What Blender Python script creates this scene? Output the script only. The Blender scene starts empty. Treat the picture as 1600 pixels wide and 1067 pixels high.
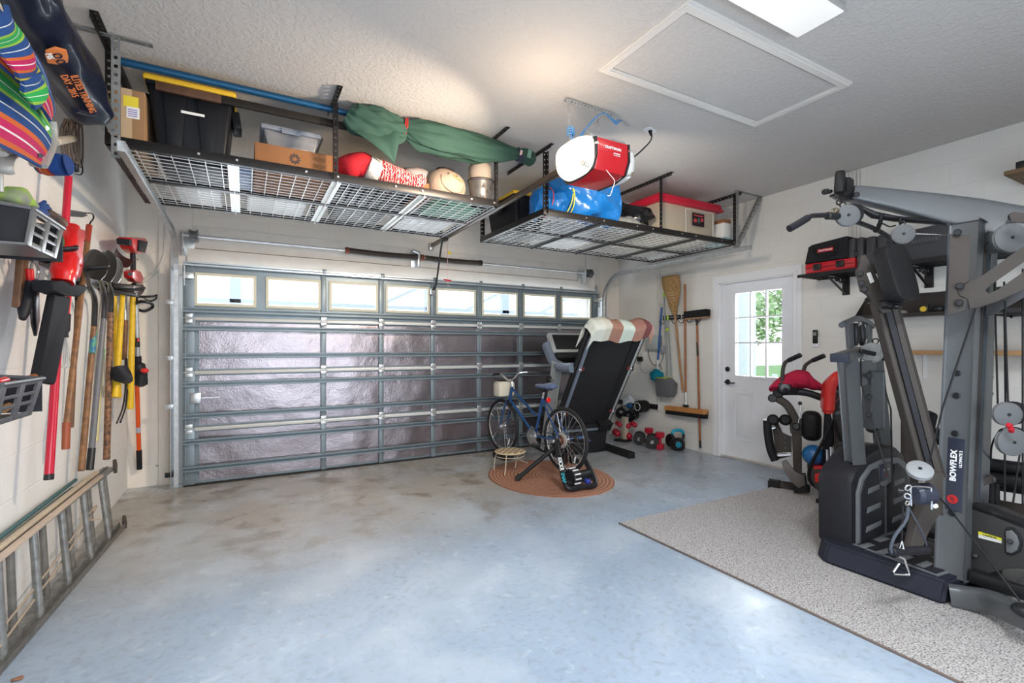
import bpy, bmesh, math, random
from mathutils import Vector, Matrix, noise
random.seed(7)
S = bpy.context.scene
COL = S.collection
V = Vector
# ---------------------------------------------------------------- camera
CAMF = 750.0; HOR = 543.0; YAW = math.radians(29.2); CH = 1.32
cd = bpy.data.cameras.new('camera'); cam = bpy.data.objects.new('camera', cd); COL.objects.link(cam)
cd.sensor_width = 36.0; cd.lens = 36.0 * CAMF / 1600.0; cd.clip_start = 0.02; cd.clip_end = 200
cam.location = (0, 0, CH); cam.rotation_euler = (math.pi / 2, 0, -YAW)
cd.shift_y = (HOR - 533.5) / 1600.0
S.camera = cam
S.view_settings.view_transform = 'Standard'; S.view_settings.look = 'None'
S.view_settings.gamma = 1.0; S.view_settings.use_curve_mapping = False
S.view_settings.exposure = 0.05
# ---------------------------------------------------------------- world and lights
W = bpy.data.worlds.new('world'); S.world = W; W.use_nodes = True
_n = W.node_tree.nodes; _l = W.node_tree.links
_bg = _n['Background']; _tc = _n.new('ShaderNodeTexCoord'); _sp = _n.new('ShaderNodeSeparateXYZ')
_rp = _n.new('ShaderNodeValToRGB')
_l.new(_tc.outputs['Generated'], _sp.inputs[0]); _l.new(_sp.outputs['Z'], _rp.inputs[0]); _l.new(_rp.outputs[0], _bg.inputs[0])
_rp.color_ramp.elements[0].position = 0.0; _rp.color_ramp.elements[0].color = (0.92, 0.95, 1.0, 1)
_rp.color_ramp.elements[1].position = 0.6; _rp.color_ramp.elements[1].color = (0.62, 0.76, 1.0, 1)
_bg.inputs[1].default_value = 2.6

def area(name, loc, rot, sx, sy, power, col=(1, 1, 1), spread=180):
    d = bpy.data.lights.new(name, 'AREA'); d.shape = 'RECTANGLE'; d.size = sx; d.size_y = sy
    d.energy = power; d.color = col; d.spread = math.radians(spread)
    o = bpy.data.objects.new(name, d); COL.objects.link(o); o.location = loc; o.rotation_euler = rot
    return o
def point(name, loc, power, col, r=0.05):
    d = bpy.data.lights.new(name, 'POINT'); d.energy = power; d.color = col; d.shadow_soft_size = r
    o = bpy.data.objects.new(name, d); COL.objects.link(o); o.location = loc
    return o
R = math.radians
# daylight through the garage door's lites and the entry door's lites
area('daylight_garage_lites', (1.99, 5.62, 1.88), (R(-90), 0, 0), 4.8, 0.32, 55, (0.86, 0.93, 1.0))
area('daylight_entry_door', (5.25, 3.4, 1.47), (R(90), 0, R(90)), 0.56, 0.95, 30, (0.92, 0.97, 1.0))
# fill lamps added behind the camera, standing in for unseen sources
area('rear_daylight', (0.9, -1.35, 1.1), (R(78), 0, R(4)), 3.2, 1.8, 85, (0.80, 0.90, 1.0))
area('strip_light_behind', (1.1, 0.0, 2.94), (0, 0, 0), 1.15, 0.22, 100, (0.93, 0.96, 1.0))  # extra unseen strip, added to brighten left wall and floor
# strip fixture
area('strip_light', (1.97, 1.365, 2.895), (0, 0, 0), 1.1, 0.2, 10, (1.0, 0.95, 0.88))
# lamp inside the door opener
OPX, OPY, OPZ = 2.0, 2.42, 2.53
point('opener_lamp', (1.60, 2.42, 2.50), 10, (1.0, 0.74, 0.50), 0.06)
area('opener_lens_glow_left', (1.66, 2.50, 2.50), (R(72), 0, R(40)), 0.22, 0.18, 30, (1.0, 0.80, 0.60), 130)
area('opener_lens_glow_right', (2.33, 2.52, 2.50), (R(76), 0, R(-40)), 0.2, 0.16, 10, (1.0, 0.84, 0.66), 130)

# ---------------------------------------------------------------- measuring helpers
_s, _c = math.sin(YAW), math.cos(YAW)
def P(px, py, X=None, Y=None, Z=None, D=None):
    u = (px - 800) / CAMF; v = (HOR - py) / CAMF
    d = (_s + u * _c, _c - u * _s, v)
    if X is not None: t = X / d[0]
    elif Y is not None: t = Y / d[1]
    elif Z is not None: t = (Z - CH) / d[2]
    else: t = D
    return V((d[0] * t, d[1] * t, CH + d[2] * t))
# ---------------------------------------------------------------- materials
MATS = {}
def M(name, col=(.5, .5, .5), r=.5, m=0., bump=0., bs=60., var=0., vs=6., coat=0., trans=0., ior=1.45, em=None, es=0., spec=None, tint=None, alpha=None, bdist=.01):
    if name in MATS: return MATS[name]
    mt = bpy.data.materials.new(name); mt.use_nodes = True; MATS[name] = mt
    N = mt.node_tree.nodes; L = mt.node_tree.links; b = N['Principled BSDF']
    b.inputs['Base Color'].default_value = (*col, 1); b.inputs['Roughness'].default_value = r
    b.inputs['Metallic'].default_value = m; b.inputs['Coat Weight'].default_value = coat
    b.inputs['Transmission Weight'].default_value = trans; b.inputs['IOR'].default_value = ior
    if spec is None and max(col) < .05 and m == 0.: spec = .22
    if spec is not None: b.inputs['Specular IOR Level'].default_value = spec
    if alpha is not None: b.inputs['Alpha'].default_value = alpha
    if em: b.inputs['Emission Color'].default_value = (*em, 1); b.inputs['Emission Strength'].default_value = es
    tc = N.new('ShaderNodeTexCoord')
    if bump:
        n = N.new('ShaderNodeTexNoise'); n.inputs['Scale'].default_value = bs; n.inputs['Detail'].default_value = 4
        bp = N.new('ShaderNodeBump'); bp.inputs['Strength'].default_value = bump; bp.inputs['Distance'].default_value = bdist
        L.new(tc.outputs['Object'], n.inputs['Vector']); L.new(n.outputs['Fac'], bp.inputs['Height']); L.new(bp.outputs[0], b.inputs['Normal'])
    if var:
        n = N.new('ShaderNodeTexNoise'); n.inputs['Scale'].default_value = vs; n.inputs['Detail'].default_value = 6
        mx = N.new('ShaderNodeMix'); mx.data_type = 'RGBA'
        t2 = tint or tuple(c * (1 - var) for c in col)
        mx.inputs[6].default_value = (*col, 1); mx.inputs[7].default_value = (*t2, 1)
        rp = N.new('ShaderNodeValToRGB'); rp.color_ramp.elements[0].position = .38; rp.color_ramp.elements[1].position = .66
        L.new(tc.outputs['Object'], n.inputs['Vector']); L.new(n.outputs['Fac'], rp.inputs[0]); L.new(rp.outputs[0], mx.inputs[0]); L.new(mx.outputs[2], b.inputs['Base Color'])
    return mt
def nodes(mt): return mt.node_tree.nodes, mt.node_tree.links, mt.node_tree.nodes['Principled BSDF']
def stripes(name, cols, axis=(1, 0, 0), scale=1., r=.85, bump=.1):
    """cloth with repeating coloured bands; cols = [(pos, rgb), ...]"""
    mt = M(name, cols[0][1], r=r, bump=bump, bs=300); N, L, b = nodes(mt)
    tc = N.new('ShaderNodeTexCoord'); dp = N.new('ShaderNodeVectorMath'); dp.operation = 'DOT_PRODUCT'
    dp.inputs[1].default_value = tuple(a * scale for a in axis)
    fr = N.new('ShaderNodeMath'); fr.operation = 'FRACT'; rp = N.new('ShaderNodeValToRGB'); rp.color_ramp.interpolation = 'CONSTANT'
    e = rp.color_ramp.elements
    while len(e) < len(cols): e.new(.5)
    for i, (p, c) in enumerate(cols): e[i].position = p; e[i].color = (*c, 1)
    L.new(tc.outputs['UV'], dp.inputs[0]); L.new(dp.outputs['Value'], fr.inputs[0]); L.new(fr.outputs[0], rp.inputs[0]); L.new(rp.outputs[0], b.inputs['Base Color'])
    return mt
# ---------------------------------------------------------------- mesh builder
def frame(d, up=None):
    d = d.normalized(); up = V(up) if up is not None else (V((0, 0, 1)) if abs(d.z) < .95 else V((0, 1, 0)))
    x = d.cross(up)
    if x.length < 1e-5: x = d.cross(V((1, 0, 0)))
    x.normalize(); return x, x.cross(d).normalized()
def smooth_path(pts, k=6, closed=False):
    pts = [V(p) for p in pts]; n = len(pts); out = []
    if n < 3: return pts
    rng = range(n if closed else n - 1)
    for i in rng:
        p0 = pts[(i - 1) % n] if closed or i > 0 else pts[0] * 2 - pts[1]
        p1 = pts[i]; p2 = pts[(i + 1) % n]
        p3 = pts[(i + 2) % n] if closed or i + 2 < n else pts[-1] * 2 - pts[-2]
        for j in range(k):
            t = j / k
            out.append(.5 * ((2 * p1) + (p2 - p0) * t + (2 * p0 - 5 * p1 + 4 * p2 - p3) * t * t + (3 * p1 - p0 - 3 * p2 + p3) * t ** 3))
    if not closed: out.append(pts[-1])
    return out
class MB:
    def __init__(s): s.bm = bmesh.new(); s.uv = s.bm.loops.layers.uv.new('UVMap')
    def box(s, c, sz, rot=None, bev=0., seg=2):
        """c centre, sz full size, rot = Matrix 3x3 or euler degrees"""
        g = bmesh.ops.create_cube(s.bm, size=1.)['verts']
        if rot is None: m = Matrix.Identity(3)
        elif isinstance(rot, Matrix): m = rot.to_3x3()
        else: m = Matrix.Rotation(R(rot[2]), 3, 'Z') @ Matrix.Rotation(R(rot[1]), 3, 'Y') @ Matrix.Rotation(R(rot[0]), 3, 'X')
        for v in g: v.co = V(c) + m @ V((v.co.x * sz[0], v.co.y * sz[1], v.co.z * sz[2]))
        if bev > 0:
            es = list({e for v in g for e in v.link_edges})
            bmesh.ops.bevel(s.bm, geom=es + g, offset=min(bev, min(sz) * .48), segments=seg, profile=.5, affect='EDGES')
        return s
    def b2(s, a, b, bev=0.):
        return s.box([(a[i] + b[i]) / 2 for i in range(3)], [max(abs(b[i] - a[i]), 1e-4) for i in range(3)], None, bev)
    def bar(s, p, q, w, h, up=None, bev=0.):
        p, q = V(p), V(q); d = q - p; x, z = frame(d, up); m = Matrix((x, d.normalized(), z)).transposed()
        return s.box((p + q) / 2, (w, d.length, h), m, bev)
    def loft(s, pts, rad, n=12, wob=None, up=None, cap=True, closed=False, ang0=0., sq=1.):
        """tube through pts; rad number | list of numbers | list of (a,b)"""
        pts = [V(p) for p in pts]; N = len(pts); rings = []; pu = None
        for i, p in enumerate(pts):
            a = pts[(i - 1) % N] if (closed or i > 0) else p; b = pts[(i + 1) % N] if (closed or i < N - 1) else p
            d = (b - a)
            if d.length < 1e-7: d = V((0, 0, 1))
            if pu is None: x, z = frame(d, up)
            else:
                d.normalize(); z = (pu - d * pu.dot(d))
                z = z.normalized() if z.length > 1e-5 else frame(d, up)[1]
                x = d.cross(z).normalized()
            pu = z
            r = rad[i] if isinstance(rad, (list, tuple)) else rad
            ra, rb = r if isinstance(r, (list, tuple)) else (r, r)
            ring = []
            for k in range(n):
                t = ang0 + 2 * math.pi * k / n; w = wob(t, i, N) if wob else 1.
                ct, st = math.cos(t), math.sin(t)
                if sq != 1.: ct = math.copysign(abs(ct) ** sq, ct); st = math.copysign(abs(st) ** sq, st)
                ring.append(s.bm.verts.new(p + (x * ct * ra + z * st * rb) * w))
            rings.append(ring)
        M_ = N if closed else N - 1
        for i in range(M_):
            A, B = rings[i], rings[(i + 1) % N]
            for k in range(n):
                try:
                    f = s.bm.faces.new((A[k], A[(k + 1) % n], B[(k + 1) % n], B[k]))
                    us = [(i, k), (i, k + 1), (i + 1, k + 1), (i + 1, k)]
                    for lp, (a, b) in zip(f.loops, us): lp[s.uv].uv = (a / max(M_, 1), b / n)
                except ValueError: pass
        if cap and not closed:
            s.bm.faces.new(rings[0][::-1]); s.bm.faces.new(rings[-1])
        return s
    def tube(s, pts, r, n=8, k=6, closed=False, smooth=True):
        return s.loft(smooth_path(pts, k, closed) if smooth else pts, r, n, closed=closed)
    def cyl(s, p, q, r, r2=None, n=20, bev=0.):
        p, q = V(p), V(q); r2 = r if r2 is None else r2
        if bev > 0:
            d = (q - p).normalized() * bev
            return s.loft([p, p + d, q - d, q], [max(r - bev, 1e-4), r, r2, max(r2 - bev, 1e-4)], n)
        return s.loft([p, q], [r, r2], n)
    def lathe(s, prof, c=(0, 0, 0), ax=(0, 0, 1), n=28, cap=False):
        """prof = [(radius, height)...] along axis ax from c"""
        c = V(c); ax = V(ax).normalized(); x, z = frame(ax); rings = []
        for (r, h) in prof:
            rings.append([s.bm.verts.new(c + ax * h + (x * math.cos(2 * math.pi * k / n) + z * math.sin(2 * math.pi * k / n)) * max(r, 1e-5)) for k in range(n)])
        for i in range(len(rings) - 1):
            for k in range(n):
                s.bm.faces.new((rings[i][k], rings[i][(k + 1) % n], rings[i + 1][(k + 1) % n], rings[i + 1][k]))
        if cap: s.bm.faces.new(rings[0][::-1]); s.bm.faces.new(rings[-1])
        return s
    def torus(s, c, ax, Rm, r, n=40, k=10):
        c = V(c); x, z = frame(V(ax))
        return s.loft([c + (x * math.cos(2 * math.pi * i / n) + z * math.sin(2 * math.pi * i / n)) * Rm for i in range(n)], r, k, closed=True)
    def prism(s, poly, O, U, Vv, t, bev=0.):
        """polygon in plane (O,U,V), extruded by t along UxV, centred"""
        O, U, Vv = V(O), V(U).normalized(), V(Vv).normalized(); nn = U.cross(Vv).normalized()
        a = [s.bm.verts.new(O + U * x + Vv * y - nn * t / 2) for x, y in poly]
        b = [s.bm.verts.new(O + U * x + Vv * y + nn * t / 2) for x, y in poly]
        n = len(poly); fs = [s.bm.faces.new(a[::-1]), s.bm.faces.new(b)]
        for i in range(n): fs.append(s.bm.faces.new((a[i], a[(i + 1) % n], b[(i + 1) % n], b[i])))
        if bev > 0:
            es = [e for e in fs[0].edges] + [e for e in fs[1].edges]
            bmesh.ops.bevel(s.bm, geom=es, offset=bev, segments=2, profile=.5, affect='EDGES')
        return s
    def surf(s, fn, nu, nv, t=0.003, uvs=(1, 1)):
        """thin sheet fn(u,v)->point, thickness t"""
        g = [[V(fn(i / nu, j / nv)) for j in range(nv + 1)] for i in range(nu + 1)]
        nr = [[None] * (nv + 1) for _ in range(nu + 1)]
        for i in range(nu + 1):
            for j in range(nv + 1):
                du = g[min(i + 1, nu)][j] - g[max(i - 1, 0)][j]; dv = g[i][min(j + 1, nv)] - g[i][max(j - 1, 0)]
                q = du.cross(dv); nr[i][j] = q.normalized() if q.length > 1e-9 else V((0, 0, 1))
        A = [[s.bm.verts.new(g[i][j]) for j in range(nv + 1)] for i in range(nu + 1)]
        B = [[s.bm.verts.new(g[i][j] - nr[i][j] * t) for j in range(nv + 1)] for i in range(nu + 1)]
        def face(vs, us):
            try: f = s.bm.faces.new(vs)
            except ValueError: return
            for lp, q in zip(f.loops, us): lp[s.uv].uv = (q[0] / nu * uvs[0], q[1] / nv * uvs[1])
        for i in range(nu):
            for j in range(nv):
                q = [(i, j), (i + 1, j), (i + 1, j + 1), (i, j + 1)]
                face([A[a][b] for a, b in q], q); face([B[a][b] for a, b in q][::-1], q[::-1])
        for i in range(nu):
            for j in (0, nv):
                q = [(i, j), (i + 1, j), (i + 1, j), (i, j)]; face([A[i][j], A[i + 1][j], B[i + 1][j], B[i][j]], q)
        for j in range(nv):
            for i in (0, nu):
                q = [(i, j), (i, j + 1), (i, j + 1), (i, j)]; face([A[i][j], A[i][j + 1], B[i][j + 1], B[i][j]], q)
        return s
    def perf(s, p, q, w, up, t=.003, pitch=.04, hole=.016):
        """perforated steel strip: two long edges and cross webs"""
        p, q = V(p), V(q); d = q - p; Ln = d.length; d.normalize(); x, z = frame(d, up)
        e = (w - hole) / 2
        for sg in (-1, 1): s.bar(p + x * sg * (hole + e) / 2, q + x * sg * (hole + e) / 2, e, t, z)
        n = max(1, int(Ln / pitch))
        for i in range(n + 1):
            c = p + d * (Ln * i / n); a = c - d * (pitch - hole) / 2; b = c + d * (pitch - hole) / 2
            s.bar(a if i else c, b if i < n else c + d * 1e-4, hole, t, z)
        return s
    def angle(s, p, q, w, up, t=.003, pitch=.04, hole=.014, side=1):
        p, q = V(p), V(q); x, z = frame(q - p, up)
        s.perf(p, q, w, up, t, pitch, hole)
        return s.perf(p + x * side * w / 2 + z * w / 2, q + x * side * w / 2 + z * w / 2, w, x, t, pitch, hole)
    def mitre(s, p0, p1, e, mp, z0, z1, open_bottom=False):
        """mitred rectangular frame, outer corners p0-p1 in plane coords, band width e, depth z0..z1"""
        o = [(p0[0], p0[1]), (p1[0], p0[1]), (p1[0], p1[1]), (p0[0], p1[1])]; i_ = [(p0[0] + e, p0[1] + e), (p1[0] - e, p0[1] + e), (p1[0] - e, p1[1] - e), (p0[0] + e, p1[1] - e)]
        if open_bottom: i_[0] = (p0[0] + e, p0[1]); i_[1] = (p1[0] - e, p0[1])
        for k in range(4):
            if open_bottom and k == 0: continue
            q = [o[k], o[(k + 1) % 4], i_[(k + 1) % 4], i_[k]]
            a = [s.bm.verts.new(mp(x, y, z0)) for x, y in q]; b = [s.bm.verts.new(mp(x, y, z1)) for x, y in q]
            s.bm.faces.new(a); s.bm.faces.new(b[::-1])
            for j in range(4): s.bm.faces.new((a[j], a[(j + 1) % 4], b[(j + 1) % 4], b[j]))
        return s
    def ball(s, c, r, n=14, rot=None):
        g = bmesh.ops.create_uvsphere(s.bm, u_segments=n, v_segments=max(6, n // 2 + 1), radius=1.)['verts']
        rr = V((r, r, r)) if not isinstance(r, (tuple, list, Vector)) else V(r)
        m = rot.to_3x3() if rot is not None else Matrix.Identity(3)
        for v in g: v.co = V(c) + m @ V((v.co.x * rr.x, v.co.y * rr.y, v.co.z * rr.z))
        return s
    def jitter(s, amp, sc, seed=0.):
        for v in s.bm.verts:
            q = v.co * sc + V((seed, seed * 1.7, -seed))
            v.co += V((noise.noise(q), noise.noise(q + V((31.4, 0, 0))), noise.noise(q + V((0, 47.1, 0))))) * amp
        return s
    def xf(s, mtx):
        bmesh.ops.transform(s.bm, matrix=mtx, verts=s.bm.verts); return s
    def build(s, name, mat, parent=None, ang=38, origin=None, label=None, sub=0):
        bm = s.bm; bmesh.ops.recalc_face_normals(bm, faces=bm.faces)
        if origin is not None: o = V(origin)
        elif parent is not None: o = V(parent['_o'])
        else:
            xs = [v.co for v in bm.verts]
            o = V(((min(v.x for v in xs) + max(v.x for v in xs)) / 2, (min(v.y for v in xs) + max(v.y for v in xs)) / 2, min(v.z for v in xs)))
        for v in bm.verts: v.co -= o
        for f in bm.faces: f.smooth = True
        th = R(ang)
        for e in bm.edges:
            if len(e.link_faces) == 2:
                try: a = e.calc_face_angle()
                except ValueError: a = 0
                e.smooth = a < th
        me = bpy.data.meshes.new(name); bm.to_mesh(me); bm.free()
        for mm in (mat if isinstance(mat, (list, tuple)) else [mat]): me.materials.append(mm)
        ob = bpy.data.objects.new(name, me); COL.objects.link(ob)
        if sub:
            md = ob.modifiers.new('subdivision', 'SUBSURF'); md.levels = sub; md.render_levels = sub
        ob['_o'] = tuple(o)
        if parent is not None:
            ob.parent = parent; ob.location = o - V(parent['_o'])
        else: ob.location = o
        if label: ob['label'] = label
        return ob
def thing(name, label, cat, loc, group=None, kind=None):
    o = bpy.data.objects.new(name, None); COL.objects.link(o); o.location = loc; o.empty_display_size = .05
    o['_o'] = tuple(loc)
    return tag(o, label, cat, group, kind)
def tag(o, label=None, cat=None, group=None, kind=None):
    if label: o['label'] = label
    if cat: o['category'] = cat
    if group: o['group'] = group
    if kind: o['kind'] = kind
    return o
def struct(o): o['kind'] = 'structure'; return o
def copy_tree(o, parent=None, loc=None, rz=None, label=None):
    c = o.copy(); COL.objects.link(c); c.parent = parent
    for ch in list(o.children): copy_tree(ch, c)
    if loc is not None: c.location = loc
    if rz is not None: c.rotation_euler = (0, 0, rz)
    if label: c['label'] = label
    return c
def worn_print(n, wd, ht, loc, xdir, ydir, mat, parent, name='worn_lettering'):
    """a row of blurred, unreadable strokes where the photo shows lettering too small to read"""
    x = V(xdir).normalized(); y = V(ydir).normalized(); w = MB(); w.bar(V(loc) - x * wd / 2 - y * ht * .34, V(loc) + x * wd / 2 - y * ht * .34, ht * .12, .0012, x.cross(y))
    for k in range(n):
        c = V(loc) + x * wd * ((k + .5) / n - .5); w.bar(c - y * ht * .38, c + y * ht * (.5 if k % 3 else .36), wd / n * .5, .0016, x.cross(y))
    return w.build(name, mat, parent)
def text(body, size, loc, xdir, ydir, mat, parent, name='lettering', ext=.0006, bold=.0, align='CENTER'):
    cu = bpy.data.curves.new(name, 'FONT'); cu.body = body; cu.size = size; cu.extrude = ext
    cu.align_x = align; cu.align_y = 'CENTER'; cu.resolution_u = 3
    t = bpy.data.objects.new('tmp', cu); COL.objects.link(t)
    dg = bpy.context.evaluated_depsgraph_get(); me = bpy.data.meshes.new_from_object(t.evaluated_get(dg))
    bpy.data.objects.remove(t); me.name = name
    x = V(xdir).normalized(); y = V(ydir); y = (y - x * y.dot(x)).normalized(); z = x.cross(y)
    mm = Matrix((x, y, z)).transposed().to_4x4(); mm.translation = V(loc) - V(parent['_o'])
    if bold:      # heavier strokes: the same letters laid over each other, shifted by a hair
        bm = bmesh.new(); bm.from_mesh(me); src = me.copy()
        for dx, dy in ((1, 0), (-1, 0), (0, 1), (0, -1), (.7, .7), (-.7, -.7)):
            s2_ = src.copy(); s2_.transform(Matrix.Translation((dx * bold, dy * bold, .00002 * (dx + 2 * dy)))); bm.from_mesh(s2_); bpy.data.meshes.remove(s2_)
        bm.to_mesh(me); bm.free(); bpy.data.meshes.remove(src)
    me.transform(mm); me.materials.clear(); me.materials.append(mat)
    o = bpy.data.objects.new(name, me); COL.objects.link(o); o.parent = parent; o['_o'] = parent['_o']
    return o
# ================================================================ ROOM
XL, XR, YB, YR, ZC = -.95, 5.06, 5.68, -1.5, 3.0
def block_wall(name, col, horiz, strength=.35):
    mt = M(name, col, r=.75); N, L, b = nodes(mt)
    tc = N.new('ShaderNodeTexCoord'); sp = N.new('ShaderNodeSeparateXYZ'); cb = N.new('ShaderNodeCombineXYZ')
    L.new(tc.outputs['Object'], sp.inputs[0]); L.new(sp.outputs[horiz], cb.inputs[0]); L.new(sp.outputs['Z'], cb.inputs[1])
    br = N.new('ShaderNodeTexBrick'); br.inputs['Scale'].default_value = 1.; br.inputs['Mortar Size'].default_value = .006
    br.inputs['Brick Width'].default_value = .405; br.inputs['Row Height'].default_value = .203; br.inputs['Mortar Smooth'].default_value = .6
    L.new(cb.outputs[0], br.inputs['Vector'])
    n = N.new('ShaderNodeTexNoise'); n.inputs['Scale'].default_value = 55; n.inputs['Detail'].default_value = 5; L.new(tc.outputs['Object'], n.inputs['Vector'])
    m1 = N.new('ShaderNodeMath'); m1.operation = 'MULTIPLY_ADD'; m1.inputs[1].default_value = .12; L.new(n.outputs['Fac'], m1.inputs[0])
    inv = N.new('ShaderNodeMath'); inv.operation = 'SUBTRACT'; inv.inputs[0].default_value = 1.; L.new(br.outputs['Fac'], inv.inputs[1]); L.new(inv.outputs[0], m1.inputs[2])
    bp = N.new('ShaderNodeBump'); bp.inputs['Strength'].default_value = strength; bp.inputs['Distance'].default_value = .006
    L.new(m1.outputs[0], bp.inputs['Height']); L.new(bp.outputs[0], b.inputs['Normal'])
    n2 = N.new('ShaderNodeTexNoise'); n2.inputs['Scale'].default_value = 2.2; n2.inputs['Detail'].default_value = 7; L.new(tc.outputs['Object'], n2.inputs['Vector'])
    mx = N.new('ShaderNodeMix'); mx.data_type = 'RGBA'; mx.inputs[6].default_value = (*[c * .93 for c in col], 1); mx.inputs[7].default_value = (*col, 1)
    L.new(n2.outputs['Fac'], mx.inputs[0]); L.new(mx.outputs[2], b.inputs['Base Color'])
    return mt
m_wl = block_wall('painted_block_left', (.80, .79, .77), 'Y', .3)
m_wr = block_wall('painted_block_right', (.76, .745, .705), 'Y', .3)
m_wb = block_wall('painted_block_back', (.84, .78, .70), 'X', .25)
# ceiling: knock-down plaster
m_ceil = M('ceiling_plaster', (.59, .565, .54), r=.85); N, L, b = nodes(m_ceil)
tc = N.new('ShaderNodeTexCoord'); n = N.new('ShaderNodeTexNoise'); n.inputs['Scale'].default_value = 34; n.inputs['Detail'].default_value = 3; n.inputs['Distortion'].default_value = .6
rp = N.new('ShaderNodeValToRGB'); rp.color_ramp.elements[0].position = .44; rp.color_ramp.elements[1].position = .56
bp = N.new('ShaderNodeBump'); bp.inputs['Strength'].default_value = .35; bp.inputs['Distance'].default_value = .005
L.new(tc.outputs['Object'], n.inputs['Vector']); L.new(n.outputs['Fac'], rp.inputs[0]); L.new(rp.outputs[0], bp.inputs['Height']); L.new(bp.outputs[0], b.inputs['Normal'])
# floor: blue-grey painted concrete with wear and stains
m_floor = M('painted_concrete', (.40, .45, .50), r=.42, spec=.5); N, L, b = nodes(m_floor)
tc = N.new('ShaderNodeTexCoord')
def nz(sc, det=6, dist=0.):
    q = N.new('ShaderNodeTexNoise'); q.inputs['Scale'].default_value = sc; q.inputs['Detail'].default_value = det; q.inputs['Distortion'].default_value = dist
    L.new(tc.outputs['Object'], q.inputs['Vector']); return q.outputs['Fac']
def ramp(src, a, b_, ca=(0, 0, 0), cb_=(1, 1, 1)):
    q = N.new('ShaderNodeValToRGB'); q.color_ramp.elements[0].position = a; q.color_ramp.elements[1].position = b_
    q.color_ramp.elements[0].color = (*ca, 1); q.color_ramp.elements[1].color = (*cb_, 1); L.new(src, q.inputs[0]); return q.outputs[0]
def mixc(fac, a, b_):
    q = N.new('ShaderNodeMix'); q.data_type = 'RGBA'; L.new(fac, q.inputs[0])
    for i, x in ((6, a), (7, b_)):
        if isinstance(x, tuple): q.inputs[i].default_value = (*x, 1)
        else: L.new(x, q.inputs[i])
    return q.outputs[2]
c1 = mixc(ramp(nz(1.3, 8), .35, .7), (.315, .395, .495), (.385, .465, .565))
c1 = mixc(ramp(nz(14, 8, .5), .6, .8), c1, (.52, .57, .62))
# tan stains in front of the garage door
sp = N.new('ShaderNodeSeparateXYZ'); L.new(tc.outputs['Object'], sp.inputs[0])
mr = N.new('ShaderNodeMapRange'); mr.inputs['From Min'].default_value = .75; mr.inputs['From Max'].default_value = 2.0; L.new(sp.outputs['Y'], mr.inputs['Value'])
mm = N.new('ShaderNodeMath'); mm.operation = 'MULTIPLY'; L.new(mr.outputs[0], mm.inputs[0]); L.new(ramp(nz(.8, 6), .05, .45), mm.inputs[1])
mrx = N.new('ShaderNodeMapRange'); mrx.inputs['From Min'].default_value = 2.4; mrx.inputs['From Max'].default_value = .6; mrx.inputs['To Min'].default_value = .35; L.new(sp.outputs['X'], mrx.inputs['Value'])
mm2 = N.new('ShaderNodeMath'); mm2.operation = 'MULTIPLY'; L.new(mm.outputs[0], mm2.inputs[0]); L.new(mrx.outputs[0], mm2.inputs[1]); mm = mm2
c1 = mixc(mm.outputs[0], c1, (.40, .375, .335))
m3 = N.new('ShaderNodeMath'); m3.operation = 'MULTIPLY'; L.new(mm.outputs[0], m3.inputs[0]); L.new(ramp(nz(4.5, 7, .4), .52, .68), m3.inputs[1])
c1 = mixc(m3.outputs[0], c1, (.22, .18, .13))
c1 = mixc(ramp(nz(60, 3), .715, .735), c1, (.16, .16, .16))
c1 = mixc(ramp(nz(26, 9, .3), .50, .85), c1, (.26, .29, .33))
c1 = mixc(ramp(nz(1.8, 12, .2), .50, .8), c1, (.50, .56, .62))
L.new(c1, b.inputs['Base Color'])
L.new(ramp(nz(3, 6), .3, .7, (.20,) * 3, (.42,) * 3), b.inputs['Roughness'])
bp = N.new('ShaderNodeBump'); bp.inputs['Strength'].default_value = .12; bp.inputs['Distance'].default_value = .004; L.new(nz(40, 4), bp.inputs['Height']); L.new(bp.outputs[0], b.inputs['Normal'])

struct(MB().b2((XL - .2, YR - .2, -.15), (XR + .2, YB + .2, 0)).build('floor', m_floor))
struct(MB().b2((XL - .2, YR - .2, ZC), (XR + .2, YB + .2, ZC + .12)).build('ceiling', m_ceil))
struct(MB().b2((XL - .2, YR, 0), (XL, YB + .2, ZC)).build('wall_left', m_wl))
struct(MB().b2((XL, YR - .2, 0), (XR, YR, ZC)).build('wall_rear', m_wl))
# back wall around the garage opening  X -.46..4.44, height 2.15
GX0, GX1, GZ = -.44, 4.42, 2.14
w = MB(); w.b2((XL, YB, 0), (GX0, YB + .2, ZC)); w.b2((GX1, YB, 0), (XR, YB + .2, ZC)); w.b2((GX0, YB, GZ), (GX1, YB + .2, ZC))
struct(w.build('wall_back', m_wb))
# right wall around the entry door  Y 2.98..3.86, height 2.09
DY0, DY1, DZ = 2.96, 3.87, 2.10
w = MB(); w.b2((XR, YR, 0), (XR + .2, DY0, ZC)); w.b2((XR, DY1, 0), (XR + .2, YB, ZC)); w.b2((XR, DY0, DZ), (XR + .2, DY1, ZC))
struct(w.build('wall_right', m_wr))
m_white = M('white_trim_paint', (.80, .81, .83), r=.4, bump=.03, bs=30)
m_jamb = M('jamb_paint', (.78, .73, .67), r=.55, bump=.05, bs=25, var=.08, vs=5)
# jamb boards of the garage opening
struct(MB().b2((-.71, YB - .035, 0), (GX0, YB, ZC - .02), .003).build('trim_1', m_jamb))
struct(MB().b2((GX1, YB - .035, 0), (4.66, YB, ZC - .02), .003).build('trim_2', m_jamb))
struct(MB().b2((GX0 - .04, YB - .06, GZ - .03), (GX1 + .04, YB, 2.29), .003).build('trim_3', m_jamb))
struct(MB().b2((GX0, YB - .03, 2.3), (GX1, YB, 2.52), .003).build('trim_4', m_jamb))
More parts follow.
